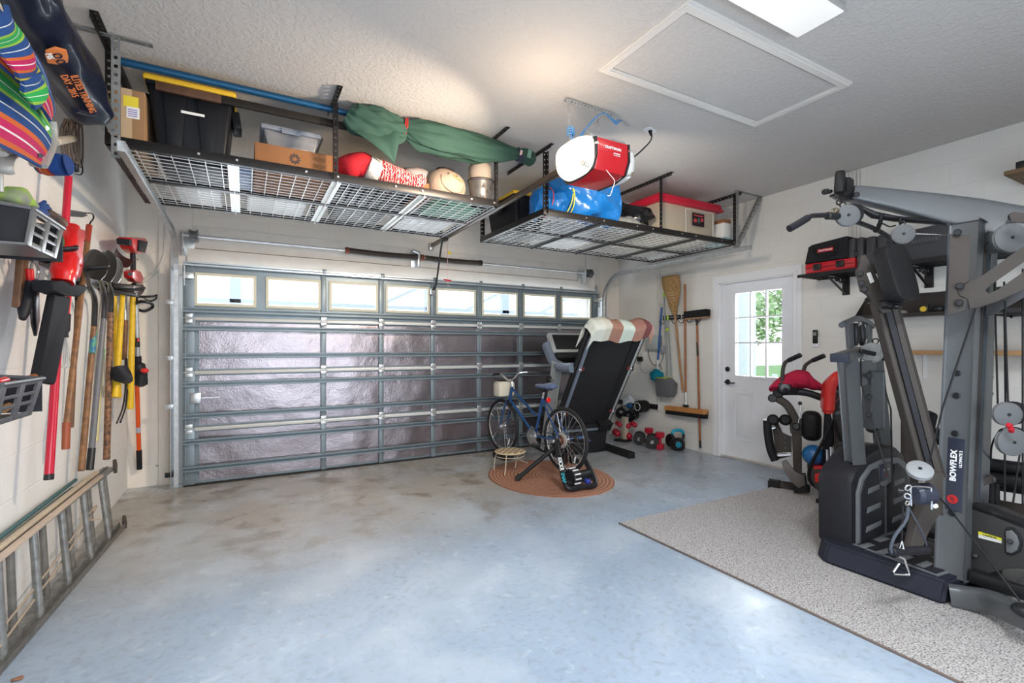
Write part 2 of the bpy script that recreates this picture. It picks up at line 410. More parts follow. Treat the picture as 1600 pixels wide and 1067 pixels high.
# entry door casing
w = MB()
for (x, a, b_) in ((.016, .06, .085), (.011, .032, .06), (.019, .0, .032)):
    w.mitre((DY0 - b_, 0), (DY1 + b_, DZ + b_), b_ - a, lambda y, z, d: (d, y, z), XR - x, XR, True)
struct(w.build('trim_5', m_white))
# ---- entry door: slab with nine lites over two panels
m_door = M('door_paint', (.78, .80, .84), r=.35, bump=.02, bs=20)
m_glass = bpy.data.materials.new('window_glass'); m_glass.use_nodes = True
N = m_glass.node_tree.nodes; L = m_glass.node_tree.links; N.remove(N['Principled BSDF'])
tr = N.new('ShaderNodeBsdfTransparent'); gl = N.new('ShaderNodeBsdfGlossy'); gl.inputs['Roughness'].default_value = .02; fr = N.new('ShaderNodeFresnel'); fr.inputs[0].default_value = 1.45
mx = N.new('ShaderNodeMixShader'); L.new(fr.outputs[0], mx.inputs[0]); L.new(tr.outputs[0], mx.inputs[1]); L.new(gl.outputs[0], mx.inputs[2]); L.new(mx.outputs[0], N['Material Output'].inputs[0])
MATS['window_glass'] = m_glass
dr = thing('door_1', 'white entry door with nine-lite window over two raised panels', 'door', (XR + .03, 3.41, 0), kind='structure')
DX = XR + .05   # room-side face of slab
gy0, gy1, gz0, gz1 = 3.12, 3.685, .99, 1.96
w = MB()
w.b2((DX, DY0 + .01, .02), (DX + .045, DY1 - .01, gz0)); w.b2((DX, DY0 + .01, gz1), (DX + .045, DY1 - .01, DZ - .01))
w.b2((DX, DY0 + .01, gz0), (DX + .045, gy0, gz1)); w.b2((DX, gy1, gz0), (DX + .045, DY1 - .01, gz1))
for (a, b_) in ((3.075, 3.335), (3.465, 3.725)):   # raised panels
    z0, z1 = .22, .80; bw = .022
    w.mitre((a, z0), (b_, z1), bw, lambda y, z, d: (d, y, z), DX - .008, DX + .001)
    w.b2((DX - .006, a + .05, z0 + .05), (DX, b_ - .05, z1 - .05), .004)
w.build('slab', m_door, dr)
w = MB(); bw = .028
w.mitre((gy0 - bw, gz0 - bw), (gy1 + bw, gz1 + bw), bw, lambda y, z, d: (d, y, z), DX - .012, DX + .002)
for i in (1, 2):
    y = gy0 + (gy1 - gy0) * i / 3; w.b2((DX, y - .009, gz0), (DX + .03, y + .009, gz1))
for z in (gz0 + .385, gz0 + .68):
    w.b2((DX + .002, gy0, z - .009), (DX + .028, gy1, z + .009))
w.build('lite_frame', m_door, dr)
MB().b2((DX + .012, gy0, gz0), (DX + .018, gy1, gz1)).build('window_pane', m_glass, dr)
m_blk = M('black_hardware', (.02, .02, .022), r=.35, m=.3)
w = MB(); w.cyl((DX - .002, 3.79, 1.06), (DX - .022, 3.79, 1.06), .030, bev=.005); w.box((DX - .03, 3.79, 1.06), (.016, .01, .03), bev=.003); w.build('deadbolt', m_blk, dr)
w = MB(); w.cyl((DX, 3.79, .905), (DX - .016, 3.79, .905), .032, bev=.004); w.cyl((DX - .01, 3.79, .905), (DX - .055, 3.79, .905), .012)
w.loft(smooth_path([(DX - .052, 3.79, .905), (DX - .056, 3.75, .90), (DX - .052, 3.69, .898), (DX - .05, 3.665, .905)]), [.011] * 6 + [.009] * 12 + [.007], 10); w.build('door_handle', m_blk, dr)
w = MB(); w.b2((XR + .0, DY0, 0), (XR + .16, DY1, .022), .004); w.build('threshold', M('threshold_metal', (.62, .60, .56), r=.4, m=.3), dr)
w = MB(); w.b2((XR, DY0 - .001, 0), (XR + .15, DY0 + .012, DZ)); w.b2((XR, DY1 - .012, 0), (XR + .15, DY1 + .001, DZ)); w.b2((XR, DY0, DZ - .012), (XR + .15, DY1, DZ + .001)); w.build('door_jamb', m_white, dr)

# ---- garage door
m_gd = M('blue_grey_steel', (.21, .26, .29), r=.38, m=.35, bump=.03, bs=12, var=.1, vs=5)
m_gal = M('galvanised_steel', (.62, .64, .65), r=.32, m=.75, var=.18, vs=22, bump=.03, bs=40)
m_foil = M('foil_insulation', (.31, .275, .295), r=.28, m=.9); N, L, b = nodes(m_foil)
tc = N.new('ShaderNodeTexCoord'); vo = N.new('ShaderNodeTexVoronoi'); vo.inputs['Scale'].default_value = 75; n1 = N.new('ShaderNodeTexNoise'); n1.inputs['Scale'].default_value = 6; n1.inputs['Detail'].default_value = 5
bp = N.new('ShaderNodeBump'); bp.inputs['Strength'].default_value = .25; bp.inputs['Distance'].default_value = .003
bp2 = N.new('ShaderNodeBump'); bp2.inputs['Strength'].default_value = .3; bp2.inputs['Distance'].default_value = .025
L.new(tc.outputs['Object'], vo.inputs['Vector']); L.new(tc.outputs['Object'], n1.inputs['Vector']); L.new(vo.outputs['Distance'], bp.inputs['Height']); L.new(n1.outputs['Fac'], bp2.inputs['Height']); L.new(bp2.outputs[0], bp.inputs['Normal']); L.new(bp.outputs[0], b.inputs['Normal'])
m_vinyl = M('cream_window_gasket', (.66, .64, .50), r=.5)
m_pale = M('pale_door_seam', (.62, .63, .62), r=.4, m=.2)
GY = 5.47; HX0, HX1 = -.50, 4.48
gd = thing('door_2', 'wide blue-grey sectional garage door with foil panels and eight windows', 'garage door', (1.99, GY, 0), kind='structure')
SEC = [0.012, .545, 1.084, 1.60, 2.125]
WX = [-.408 + .6075 * i for i in range(8)]; ST = [.746, 1.362, 1.977, 2.585, 3.192, 3.80]
wz0, wz1 = 1.725, 2.035
w = MB()   # steel skin of three lower sections behind foil + top section round the windows
for i in range(3): w.b2((HX0, GY + .035, SEC[i] + .004), (HX1, GY + .05, SEC[i + 1] - .004))
xs = [HX0] + [c for a in WX for c in (a, a + .515)] + [HX1]
w.b2((HX0, GY + .02, SEC[3] + .004), (HX1, GY + .05, wz0)); w.b2((HX0, GY + .02, wz1), (HX1, GY + .05, SEC[4]))
for i in range(0, len(xs), 2): w.b2((xs[i], GY + .02, wz0), (xs[i + 1], GY + .05, wz1))
w.build('skin', m_gd, gd)
for i in range(3):    # foil insulation between stiles
    edges = [HX0 + .10] + ST + [HX1 - .09]
    for j in range(len(edges) - 1):
        a, b_ = edges[j] + .025, edges[j + 1] - .02; sd = i * 9 + j
        z0, z1 = SEC[i] + .03, SEC[i + 1] - .035
        if z1 > z0: MB().surf(lambda u, v: (a + (b_ - a) * u, GY + .028 + .006 * noise.noise(V((u * 3 + sd, v * 2, sd))) - .004 * math.sin(math.pi * u), z0 + (z1 - z0) * v), 14, 8, .003).build('foil_panel', m_foil, gd)
# end and intermediate stiles
for i in range(4):
    for x in [HX0 + .045] + ST + [HX1 - .045]:
        hw = .048 if x in (HX0 + .045, HX1 - .045) else .026
        w = MB(); w.b2((x - hw, GY - .002, SEC[i] + .004), (x + hw, GY + .035, SEC[i + 1] - .004), .003)
        if hw > .03:
            for k in range(4): w.box((x - .02, GY - .003, SEC[i] + .07 + k * .12), (.016, .004, .02))
        w.build('stile', m_gd, gd)
# struts (U rails) and section seams, the light on them put in as pale colour
def rail(z, mt, h=.045, d=.045):
    w = MB(); w.b2((HX0, GY - d, z - .003), (HX1, GY, z), .001); w.b2((HX0, GY - d, z + h - .003), (HX1, GY, z + h), .001); w.b2((HX0, GY - .004, z), (HX1, GY, z + h))
    w.b2((HX0, GY - d, z), (HX1, GY - d + .003, z + .012)); w.b2((HX0, GY - d, z + h - .012), (HX1, GY - d + .003, z + h)); w.build('strut', mt, gd)
for z in (.15, .405, .65, .95, 1.22, 1.485, 1.655): rail(z, m_gd)
rail(2.095, M('bright_door_steel', (.58, .64, .68), r=.28, m=.6), .035, .06)
for z in SEC[1:4]:
    MB().b2((HX0 + .09, GY - .012, z - .022), (HX1 - .09, GY + .02, z + .014), .006).build('section_seam', m_pale, gd)
# hinges
for z in SEC[1:4]:
    for x in [HX0 + .045] + ST + [HX1 - .045]:
        w = MB(); w.b2((x - .03, GY - .012, z - .045), (x + .03, GY - .002, z - .008), .002); w.b2((x - .03, GY - .012, z + .008), (x + .03, GY - .002, z + .045), .002)
        w.cyl((x - .034, GY - .014, z), (x + .034, GY - .014, z), .009, n=10)
        for s_ in (-1, 1): w.cyl((x + .015 * s_, GY - .011, z + .028), (x + .015 * s_, GY - .018, z + .028), .005, n=8)
        w.build('hinge', m_gal, gd)
for x in ST:
    w = MB(); w.b2((x - .02, GY - .065, 2.10), (x + .02, GY - .05, 2.15), .003); w.build('strut_bracket', m_gd, gd)
# windows
for a in WX:
    w = MB(); e = .022
    w.mitre((a - .004, wz0 - .004), (a + .519, wz1 + .004), e + .004, lambda x, z, d: (x, d, z), GY + .004, GY + .02)
    for k in range(3): w.cyl((a + .1 + k * .157, GY + .004, wz0 + .009), (a + .1 + k * .157, GY, wz0 + .009), .004, n=8); w.cyl((a + .1 + k * .157, GY + .004, wz1 - .009), (a + .1 + k * .157, GY, wz1 - .009), .004, n=8)
    f = w.build('window_frame', m_vinyl, gd)
    MB().b2((a + .01, GY + .03, wz0 + .01), (a + .505, GY + .036, wz1 - .01)).build('window_pane', m_glass, f)
MB().b2((HX0, GY, -.001), (HX1, GY + .05, .014), .004).build('bottom_seal', M('black_rubber', (.03, .03, .03), r=.7), gd)
# lock on left stile, top roller arms
w = MB(); w.b2((HX0 + .06, GY - .03, .79), (HX0 + .145, GY - .002, .89), .004); w.b2((HX0 + .145, GY - .02, .835), (HX0 + .30, GY - .01, .845)); w.build('slide_lock', m_gal, gd)
for x, s_ in ((HX0, 1), (HX1, -1)):
    w = MB(); w.b2((x, GY - .05, 1.97), (x + s_ * .085, GY - .02, 2.03), .003); w.b2((x + s_ * .01, GY - .06, 1.9), (x + s_ * .02, GY - .02, 2.09)); w.cyl((x - s_ * .05, GY - .03, 2.0), (x + s_ * .1, GY - .03, 2.0), .007); w.build('top_roller_bracket', m_gal, gd)

# ---- tracks, spring shaft
def track(sx, label, hx):
    t = thing('garage_door_track', label, 'track', (hx, 5.42, 0), 'garage door tracks')
    TY, TZ, r = 5.40, 2.345, .36
    path = [(hx, TY, .03), (hx, TY, TZ - r)] + [(hx, TY - r + r * math.cos(a), TZ - r + r * math.sin(a)) for a in [math.pi / 2 * k / 10 for k in range(1, 11)]] + [(hx, 3.10, TZ)]
    w = MB()    # C channel: back, two lips
    for (dx, off, ww, hh) in ((0, 0, .004, .052), (-.016 * sx, .026, .032, .003), (-.016 * sx, -.026, .032, .003)):
        for i in range(len(path) - 1):
            p, q = V(path[i]), V(path[i + 1]); d = (q - p).normalized(); nn = V((0, -d.z, d.y))
            o = V((dx, 0, 0)) + nn * off
            w.bar(p + o - d * .001, q + o + d * .001, ww, hh, nn)
    w.build('rail', m_gal, t)
    w = MB(); w.perf((hx + .03 * sx, YB - .05, .02), (hx + .03 * sx, YB - .05, 2.25), .05, (0, 1, 0), .003, .06, .014); w.b2((hx + .028 * sx - .002, 5.40, .03), (hx + .028 * sx + .002, YB - .04, 2.05)); w.build('wall_angle', m_gal, t)
    for z in (.12, .75, 1.2, 1.72):
        w = MB(); w.b2((hx + .005 * sx, 5.41, z), (hx + .075 * sx, 5.425, z + .045), .002); w.b2((hx + .02 * sx, 5.42, z), (hx + .028 * sx, YB - .04, z + .04)); w.build('track_bracket', m_blk if z < .2 else m_gal, t)
    return t
track(-1, 'left curved galvanised garage door track running along the left wall', -.56)
track(1, 'right curved galvanised garage door track ending near the entry door', 4.56)
# hangers of the tracks
w = MB(); w.perf((-.60, 3.29, 2.34), (-.60, 3.29, 2.995), .04, (0, 1, 0), .004, .045, .016)
w.perf((-.60, 3.28, 2.46), (-.86, 3.28, 2.99), .04, (0, 1, 0), .004, .045, .016); w.perf((-.88, 3.295, 2.99), (-.44, 3.295, 2.99), .035, (0, 0, 1), .004, .045, .014)
tag(w.build('track_hanger', M('dull_galvanised', (.33, .34, .34), r=.45, m=.6, var=.2, vs=20)), 'grey perforated steel hanger holding the left door track', 'bracket')
w = MB(); w.perf((4.60, 3.30, 2.33), (4.60, 3.30, 2.995), .035, (0, 1, 0), .004, .045, .014); w.angle((4.60, 3.31, 2.36), (5.02, 3.31, 2.98), .035, (0, 1, 0), .004, .045, .014); w.perf((4.60, 3.31, 2.995), (5.04, 3.31, 2.995), .03, (0, 0, 1), .004)
tag(w.build('track_hanger', MATS['dull_galvanised']), 'grey perforated steel hanger holding the right door track', 'bracket')
sh = thing('torsion_shaft', 'torsion spring shaft above the garage door with cable drums', 'spring shaft', (1.99, 5.5, 2.38))
SY, SZ = 5.53, 2.395
MB().cyl((-.52, SY, SZ), (4.47, SY, SZ), .0125, n=12).build('shaft', m_gal, sh)
m_spring = M('oily_spring', (.045, .035, .03), r=.45, m=.6); m_rust = M('rusty_steel', (.22, .07, .035), r=.7, m=.3, var=.4, vs=60)
for a, b_ in ((1.02, 1.80), (1.90, 2.62)):
    w = MB(); n_ = 90; w.loft([(a + (b_ - a) * i / n_, SY, SZ - .008 * math.sin(math.pi * i / n_)) for i in range(n_ + 1)], [.030 + .003 * (i % 2) for i in range(n_ + 1)], 14)
    w.build('torsion_spring', m_spring, sh)
for a in (1.0, 1.86, 2.63):
    MB().cyl((a - .022, SY, SZ), (a + .022, SY, SZ), .037, bev=.006).build('spring_cone', m_rust if a < 2 else m_spring, sh)
w = MB(); w.b2((1.80, SY - .03, SZ - .11), (1.83, YB - .03, SZ + .07), .003); w.b2((1.75, YB - .06, SZ - .12), (1.87, YB - .035, SZ + .09), .003); w.box((1.76, SY - .05, SZ + .05), (.09, .06, .03), (0, 15, 20), .006); w.build('centre_bracket', m_gal, sh)
for x in (-.42, 4.37):
    w = MB(); w.lathe([(.0, -.035), (.058, -.035), (.058, -.022), (.048, -.02), (.048, .02), (.062, .022), (.062, .035), (0, .035)], (x, SY, SZ), (1, 0, 0), 24); w.build('cable_drum', M('drum_grey', (.15, .15, .15), r=.5, m=.5), sh)
    w = MB(); w.b2((x - .09, SY - .045, SZ - .14), (x - .08, YB - .04, SZ + .04)); w.b2((x - .12, YB - .05, SZ - .18), (x + .0, YB - .036, SZ + .05), .002); w.build('end_bearing_plate', m_gal, sh)
    w = MB(); w.cyl((x + (.06 if x < 0 else -.06) * -1, SY - .05, SZ), (x + (.06 if x < 0 else -.06) * -1, GY - .02, .1), .0018, n=6); w.build('lift_cable', m_gal, sh)

# ---- outside: ground, hedge and trees seen through the panes
m_lawn = M('lawn', (.20, .34, .10), r=.9, var=.3, vs=8, bump=.3, bs=60)
struct(MB().b2((5.3, -14, -.16), (40, 24, -.12)).build('ground', m_lawn))
struct(MB().b2((-12, 5.9, -.16), (5.3, 24, -.12)).build('driveway', M('driveway', (.62, .62, .62), r=.8, var=.1)))
m_leaf = M('outdoor_leaves', (.26, .40, .14), r=.7, var=.5, vs=3, tint=(.42, .55, .26)); m_bark = M('bark', (.14, .10, .07), r=.9)
def tree(x, y, h, rr, seed, label, n=900):
    rd = random.Random(seed); t = thing('garden_tree', label, 'tree', (x, y, -.12), 'trees outside the entry door')
    MB().loft([(x, y, -.12), (x + .05, y, h * .35), (x, y + .05, h * .7)], [.14, .10, .05], 10).build('trunk', m_bark, t)
    w = MB()
    for i in range(n):
        u = V((rd.gauss(0, 1), rd.gauss(0, 1), rd.gauss(0, 1))).normalized() * rr * (rd.random() ** .6)
        c = V((x, y, h * .68)) + V((u.x, u.y, u.z * .75)); a = V((rd.gauss(0, 1), rd.gauss(0, 1), rd.gauss(0, 1))).normalized(); b_ = a.orthogonal().normalized(); s_ = rd.uniform(.06, .12)
        vs = [w.bm.verts.new(c + a * s_), w.bm.verts.new(c + b_ * s_ * .6), w.bm.verts.new(c - a * s_), w.bm.verts.new(c - b_ * s_ * .6)]
        w.bm.faces.new(vs)
    w.build('crown', m_leaf, t)
tree(12.2, 9.0, 3.1, 1.3, 3, 'leafy green tree outside seen through the left lites of the entry door', 2200)
tree(16.2, 9.6, 4.2, 2.0, 5, 'leafy green tree outside seen through the right lites of the entry door', 3000)
w = MB()
for x in range(8): w.b2((9.9, 3 + x * 1.6, -.12), (9.98, 3.08 + x * 1.6, .75))
w.b2((6.3, 4.36, -.12), (6.5, 4.6, 3.1)); w.b2((9.9, 2, .45), (9.96, 16, .56)); w.b2((9.9, 2, .1), (9.96, 16, .2))
tag(w.build('paddock_fence', M('white_fence', (.75, .78, .8), r=.6)), 'low pale rail fence on the lawn beyond the entry door', 'fence')
# lanai frame outside the garage windows
w = MB()
m_lan = M('bluish_aluminium', (.55, .62, .75), r=.5)
for x in (-.2, 3.1, 4.8, 7.0, 9.4): w.b2((x, 9.0, -.12), (x + .16, 9.1, 3.1))
w.b2((-3, 9.0, 2.9), (11, 9.1, 3.02)); w.b2((-3, 9.0, 2.05), (11, 9.06, 2.11))
for x in (2.2, 4.0, 5.8, 7.6): w.bar((x, 9.05, 2.1), (x + 1.8, 9.05, 3.0), .05, .05)
tag(w.build('screen_enclosure', m_lan), 'pale blue aluminium frame outside beyond the garage door windows', 'frame')
# ================================================================ OVERHEAD RACKS
m_rack = M('black_rack_steel', (.022, .02, .02), r=.4, m=.4, bump=.02, bs=40)
m_wire = M('zinc_wire', (.88, .87, .84), r=.35, m=.1)
m_zinc = M('zinc_crossbar', (.74, .75, .72), r=.35, m=.3)
m_bolt = M('bright_bolt', (.75, .75, .74), r=.25, m=.9)
RZ = 2.44
def rack(x0, x1, label, cross_mat, ups):
    y0, y1 = 3.39, 4.63; t = thing('overhead_storage_rack', label, 'ceiling rack', ((x0 + x1) / 2, 4.0, RZ), 'black overhead racks')
    for y, s_ in ((y0, 1), (y1, -1)):
        w = MB(); w.b2((x0, y - .002, RZ), (x1, y + .002, RZ + .052), .001); w.b2((x0, y, RZ), (x1, y + s_ * .03, RZ + .003)); w.build('long_beam', m_rack, t)
        n_ = 12
        for k in range(n_ + 1):
            if k % 3 != 1: MB().cyl((x0 + .04 + (x1 - x0 - .08) * k / n_, y - .002, RZ + .026), (x0 + .04 + (x1 - x0 - .08) * k / n_, y - .010, RZ + .026), .0075, n=8).build('bolt', m_bolt, t)
    w = MB(); w.b2((x0, 3.99, RZ - .002), (x1, 4.04, RZ + .002)); w.b2((x0, 4.012, RZ - .001), (x1, 4.017, RZ + .03)); w.build('centre_beam', m_rack, t)
    for x in (x0, x1):
        w = MB(); w.b2((x - .002, y0, RZ), (x + .002, y1, RZ + .052), .001); w.b2((x - (0 if x == x0 else .03), y0, RZ), (x + (.03 if x == x0 else 0), y1, RZ + .003)); w.build('end_beam', m_rack, t)
    for k in range(1, 4):
        x = x0 + (x1 - x0) * k / 4
        w = MB(); w.b2((x - .032, y0 + .005, RZ + .003), (x + .032, y1 - .005, RZ + .006)); w.b2((x - .002, y0 + .005, RZ - .014), (x + .002, y1 - .005, RZ + .004)); w.build('cross_beam', cross_mat, t)
    w = MB()
    for k in range(19):
        y = y0 + .03 + (y1 - y0 - .06) * k / 18; w.b2((x0 + .01, y - .0024, RZ + .011), (x1 - .01, y + .0024, RZ + .0152))
    for k in range(29):
        x = x0 + .04 + (x1 - x0 - .08) * k / 28; w.b2((x - .0026, y0 + .01, RZ + .007), (x + .0026, y1 - .01, RZ + .0112))
    w.build('wire_deck', m_wire, t)
    for (x, y, ya, yb) in ups:
        up = MB(); up.angle((x, y, RZ + .01), (x, y, ZC - .03), .034, (0, -1, 0), .003, .042, .012, -1 if x > x0 + .1 else 1); up.build('upright', m_rack, t)
        if yb > ya:
            br = MB(); br.angle((x, ya, ZC - .004), (x, yb, ZC - .004), .034, (0, 0, -1), .003, .045, .012, 1); br.build('ceiling_bracket', m_rack, t)
    return t
rack(-.665, 1.77, 'long black overhead rack at left loaded with totes and umbrella', m_zinc,
     [(-.65, 3.40, 3.10, 4.0), (.54, 3.40, 3.22, 3.62), (1.755, 3.40, 3.2, 3.5), (-.65, 4.62, 4.3, 4.62), (.54, 4.62, 4.1, 4.62), (1.755, 4.62, 4.3, 4.62)])
rack(2.20, 4.70, 'long black overhead rack at right carrying blue tarp and red-lidded bin', M('dark_crossbar', (.10, .10, .095), r=.4, m=.4),
     [(2.215, 3.40, 3.28, 4.02), (3.575, 3.40, 3.25, 4.12), (4.685, 3.40, 3.3, 4.35), (2.215, 4.62, 0, 0), (4.685, 4.62, 4.3, 4.62)])

RT = RZ + .0155 # top of deck
m_card = M('cardboard', (.33, .19, .095), r=.85, bump=.05, bs=80, var=.12, vs=5)
m_card2 = M('orange_brown_cardboard', (.28, .125, .05), r=.85, bump=.05, bs=80, var=.12, vs=5)
m_tape = M('packing_tape', (.55, .40, .25), r=.25)
m_tote = M('black_tote_plastic', (.010, .011, .014), r=.42, bump=.03, bs=60)
m_ylid = M('yellow_lid_plastic', (.80, .50, .03), r=.4)
m_clear = M('clear_bin_plastic', (.75, .80, .85), r=.12, trans=.0, alpha=.35)
m_paper = M('white_paper', (.85, .85, .83), r=.7)
m_ink = M('dark_ink', (.05, .04, .04), r=.6)
def tbox(w, x0, x1, y0, y1, z0, z1, tp=.0, bev=.01):
    g = bmesh.ops.create_cube(w.bm, size=1.)['verts']
    for v in g:
        e = tp if v.co.z < 0 else 0
        v.co = V((x0 + e if v.co.x < 0 else x1 - e, y0 + e if v.co.y < 0 else y1 - e, z0 if v.co.z < 0 else z1))
    if bev: bmesh.ops.bevel(w.bm, geom=list({e for v in g for e in v.link_edges}) + g, offset=bev, segments=3, profile=.5, affect='EDGES')
    return w
def carton(x0, x1, y0, y1, z0, z1, label, mt=None, logo=False, labelled=False):
    t = thing('cardboard_box', label, 'box', ((x0 + x1) / 2, (y0 + y1) / 2, z0))
    tbox(MB(), x0, x1, y0, y1, z0, z1, 0, .004).build('carton', mt or m_card, t)
    if not logo: MB().b2(((x0 + x1) / 2 - .025, y0 - .001, z0 + .0), ((x0 + x1) / 2 + .025, y1 + .001, z1 + .001)).build('tape', m_tape, t)
    return t
t = carton(-.67, -.50, 3.47, 3.95, RT, 2.80, 'brown cardboard carton with yellow and white label at left end of rack')
MB().b2((-.60, 3.468, 2.70), (-.53, 3.47, 2.76)).build('yellow_label', M('yellow_label', (.80, .65, .05), r=.6), t)
MB().b2((-.585, 3.467, 2.635), (-.525, 3.469, 2.70)).build('white_label', m_paper, t)
w = MB(); 
for k in range(4): w.b2((-.578, 3.4655, 2.645 + k * .012), (-.535, 3.468, 2.650 + k * .012))
w.build('printed_lines', M('violet_ink', (.2, .15, .5), r=.6), t)
def tote(x0, x1, y0, y1, z0, z1, label, body=None, lid=None, tp=.04, handles=True, group=None):
    body = body or m_tote; lid = lid or m_ylid
    t = thing('storage_tote', label, 'storage tote', ((x0 + x1) / 2, (y0 + y1) / 2, z0), group)
    w = MB(); tbox(w, x0, x1, y0, y1, z0, z1 - .04, tp, .02)
    for k in (.3, .7):   # moulded tapering ribs on the long faces
        xc = x0 + (x1 - x0) * k
        for s_ in (0, 1):
            yy = y0 if s_ == 0 else y1
            w.prism([(-.06, z1 - z0 - .06), (.06, z1 - z0 - .06), (.035, .07), (-.035, .07)], (xc, yy + (.018 if s_ == 0 else -.018), z0), (1, 0, 0), (0, (-.04 if s_ == 0 else .04) * .9, 1), .02, .005)
    w.build('body', body, t)
    w = MB(); w.b2((x0 - .014, y0 - .014, z1 - .055), (x1 + .014, y1 + .014, z1 - .03), .006); w.build('rim', body, t)
    w = MB(); tbox(w, x0 - .022, x1 + .022, y0 - .022, y1 + .022, z1 - .034, z1, -.004, .012); w.b2((x0 + .03, y0 + .03, z1 - .005), (x1 - .03, y1 - .03, z1 + .008), .005); w.build('lid', lid, t)
    if handles:
        for s_, xx in ((-1, x0), (1, x1)):
            w = MB(); w.box((xx + s_ * .022, (y0 + y1) / 2, z1 - .10), (.05, .16, .11), (0, s_ * -8, 0), .008); w.build('handle', body, t)
    return t
t = tote(-.49, -.065, 3.50, 3.98, RT, 2.925, 'large black storage tote with yellow lid behind brown board end')
MB().b2((-.33, 3.496, 2.735), (-.21, 3.500, 2.75)).build('white_label', m_paper, t)
tote(.62, 1.10, 4.0, 4.56, RT, 2.82, 'black storage tote with yellow lid behind the red santa stocking')
t = carton(.06, .535, 3.46, 3.98, RT, 2.63, 'wide orange-brown cardboard box marked with black sunburst symbol', m_card2, True)
w = MB()
for k in range(10):
    a = k * 2 * math.pi / 10; c_ = V((.295, 3.458, 2.562))
    p1 = c_ + V((math.cos(a), 0, math.sin(a))) * .013; p2 = c_ + V((math.cos(a + .5), 0, math.sin(a + .5))) * .036
    w.bar(p1, p2, .003, .009, (0, -1, 0)) if False else w.prism([(0, -.004), (.018, -.007), (.026, .002), (.012, .006)], p1, p2 - p1, V((0, 1, 0)).cross(p2 - p1), .0015)
w.build('sunburst_symbol', m_ink, t)
# clear bin on the carton
t = thing('clear_plastic_bin', 'clear plastic bin with grey latching lid on the sunburst cardboard box', 'plastic bin', (.28, 3.75, 2.63))
tbox(MB(), .115, .455, 3.58, 3.95, 2.631, 2.775, .03, .012).build('body', M('smoky_clear_plastic', (.50, .51, .54), r=.18, alpha=.4), t)
tbox(MB(), .095, .475, 3.56, 3.97, 2.77, 2.805, 0, .012).build('lid', M('smoky_lid', (.22, .25, .30), r=.25), t)
MB().b2((.22, 3.548, 2.755), (.34, 3.56, 2.79), .005).build('latch', M('smoky_lid', (.2, .2, .2)), t)
w = MB(); w.ball((.2, 3.75, 2.68), (.07, .1, .045)); w.ball((.35, 3.72, 2.68), (.08, .1, .045)); w.jitter(.02, 14); w.build('contents', M('bin_contents', (.55, .42, .34), r=.4, var=.5, vs=12), t)
# bins on the far half, seen through the wires
for (a, b_, z1, lab) in ((-.45, -.13, 2.70, 'low white translucent bin at the far left of the rack'), (.0, .46, 2.68, 'white translucent bin behind the sunburst cardboard box'), (1.22, 1.70, 2.66, 'white translucent bin behind the snowman head and pail')):
    tt = thing('translucent_bin', lab, 'plastic bin', ((a + b_) / 2, 4.3, RT))
    tbox(MB(), a, b_, 4.07, 4.58, RT, z1 - .03, .02, .015).build('body', M('frosted_white_plastic', (.80, .81, .80), r=.4), tt)
    tbox(MB(), a - .015, b_ + .015, 4.06, 4.59, z1 - .03, z1, 0, .01).build('lid', m_paper, tt)
w = MB(); tbox(w, -.04, .045, 3.48, 3.96, RT, 2.52, 0, .008); tag(w.build('blue_case', M('blue_case_plastic', (.03, .12, .30), r=.4)), 'slim dark blue case between black tote and cardboard box', 'case')
w = MB(); tbox(w, .56, 1.12, 3.46, 3.97, RT, 2.478, 0, .006); 
for k in range(12): w.b2((.58 + k * .044, 3.44, RT - .0), (.60 + k * .044, 3.97, 2.482))
tag(w.build('folded_tray', M('dark_slatted_plastic', (.05, .05, .055), r=.5)), 'flat dark slatted tray under the red stocking', 'tray')
m_green = M('green_box_print', (.05, .25, .13), r=.5)
w = MB(); tbox(w, 1.30, 1.72, 3.50, 3.95, RT, RT + .04, 0, .005); tag(w.build('flat_green_box', m_green), 'flat green and white box under the snowman head', 'box')
w = MB(); tbox(w, 1.05, 1.24, 3.52, 3.8, RT, 2.575, 0, .004); tag(w.build('small_cardboard_box', m_card2), 'small brown box between stocking and snowman head', 'box')
# wooden board and umbrella
w = MB(); w.b2((-.445, 3.425, 2.815), (.66, 3.447, 2.862), .003)
o = w.build('long_board', M('dark_stained_board', (.018, .015, .013), r=.5)); tag(o, 'long dark stained board lying across the black tote and rack', 'board'); MB().b2((-.446, 3.424, 2.814), (-.12, 3.448, 2.863), .003).build('bare_end', M('bare_brown_wood', (.10, .045, .022), r=.6, var=.4, vs=14), o)
um = thing('patio_umbrella', 'closed green patio umbrella with blue pole strapped under the ceiling', 'umbrella', (1.0, 3.40, 2.93))
MB().cyl((-.62, 3.44, 2.935), (1.9, 3.44, 2.935), .0215, n=16, bev=.003).build('pole', M('blue_pole_paint', (.008, .075, .17), r=.35, m=.3), um)
m_canvas = M('green_canvas', (.026, .072, .054), r=.85, bump=.12, bs=500)
def fold(t, i, n): return 1 + (.07 * math.sin(11 * t + i * .5) if i < 28 else 0) + .10 * math.sin(5 * t + i * .12) + .06 * math.sin(9 * t - i * .2) + .035 * math.sin(14 * t + i * .37)
w = MB()
cz = lambda x: 2.90 - .04 * math.sin((x - .6) * 3)
pts, rad = [], []
prof = [(.615, .0, .060, .070), (.66, -.02, .085, .095), (.74, -.03, .095, .10), (.82, -.035, .095, .105), (.90, -.03, .08, .105), (.97, -.015, .06, .085), (1.01, .0, .036, .060), (1.06, -.01, .055, .085), (1.14, -.02, .08, .11), (1.28, -.025, .09, .12), (1.45, -.03, .085, .11), (1.62, -.03, .075, .10), (1.78, -.015, .06, .08), (1.90, .0, .04, .05), (1.945, .0, .034, .042), (1.99, .0, .05, .055), (2.06, .0, .05, .06), (2.10, .0, .035, .045), (2.115, .0, .01, .02)]
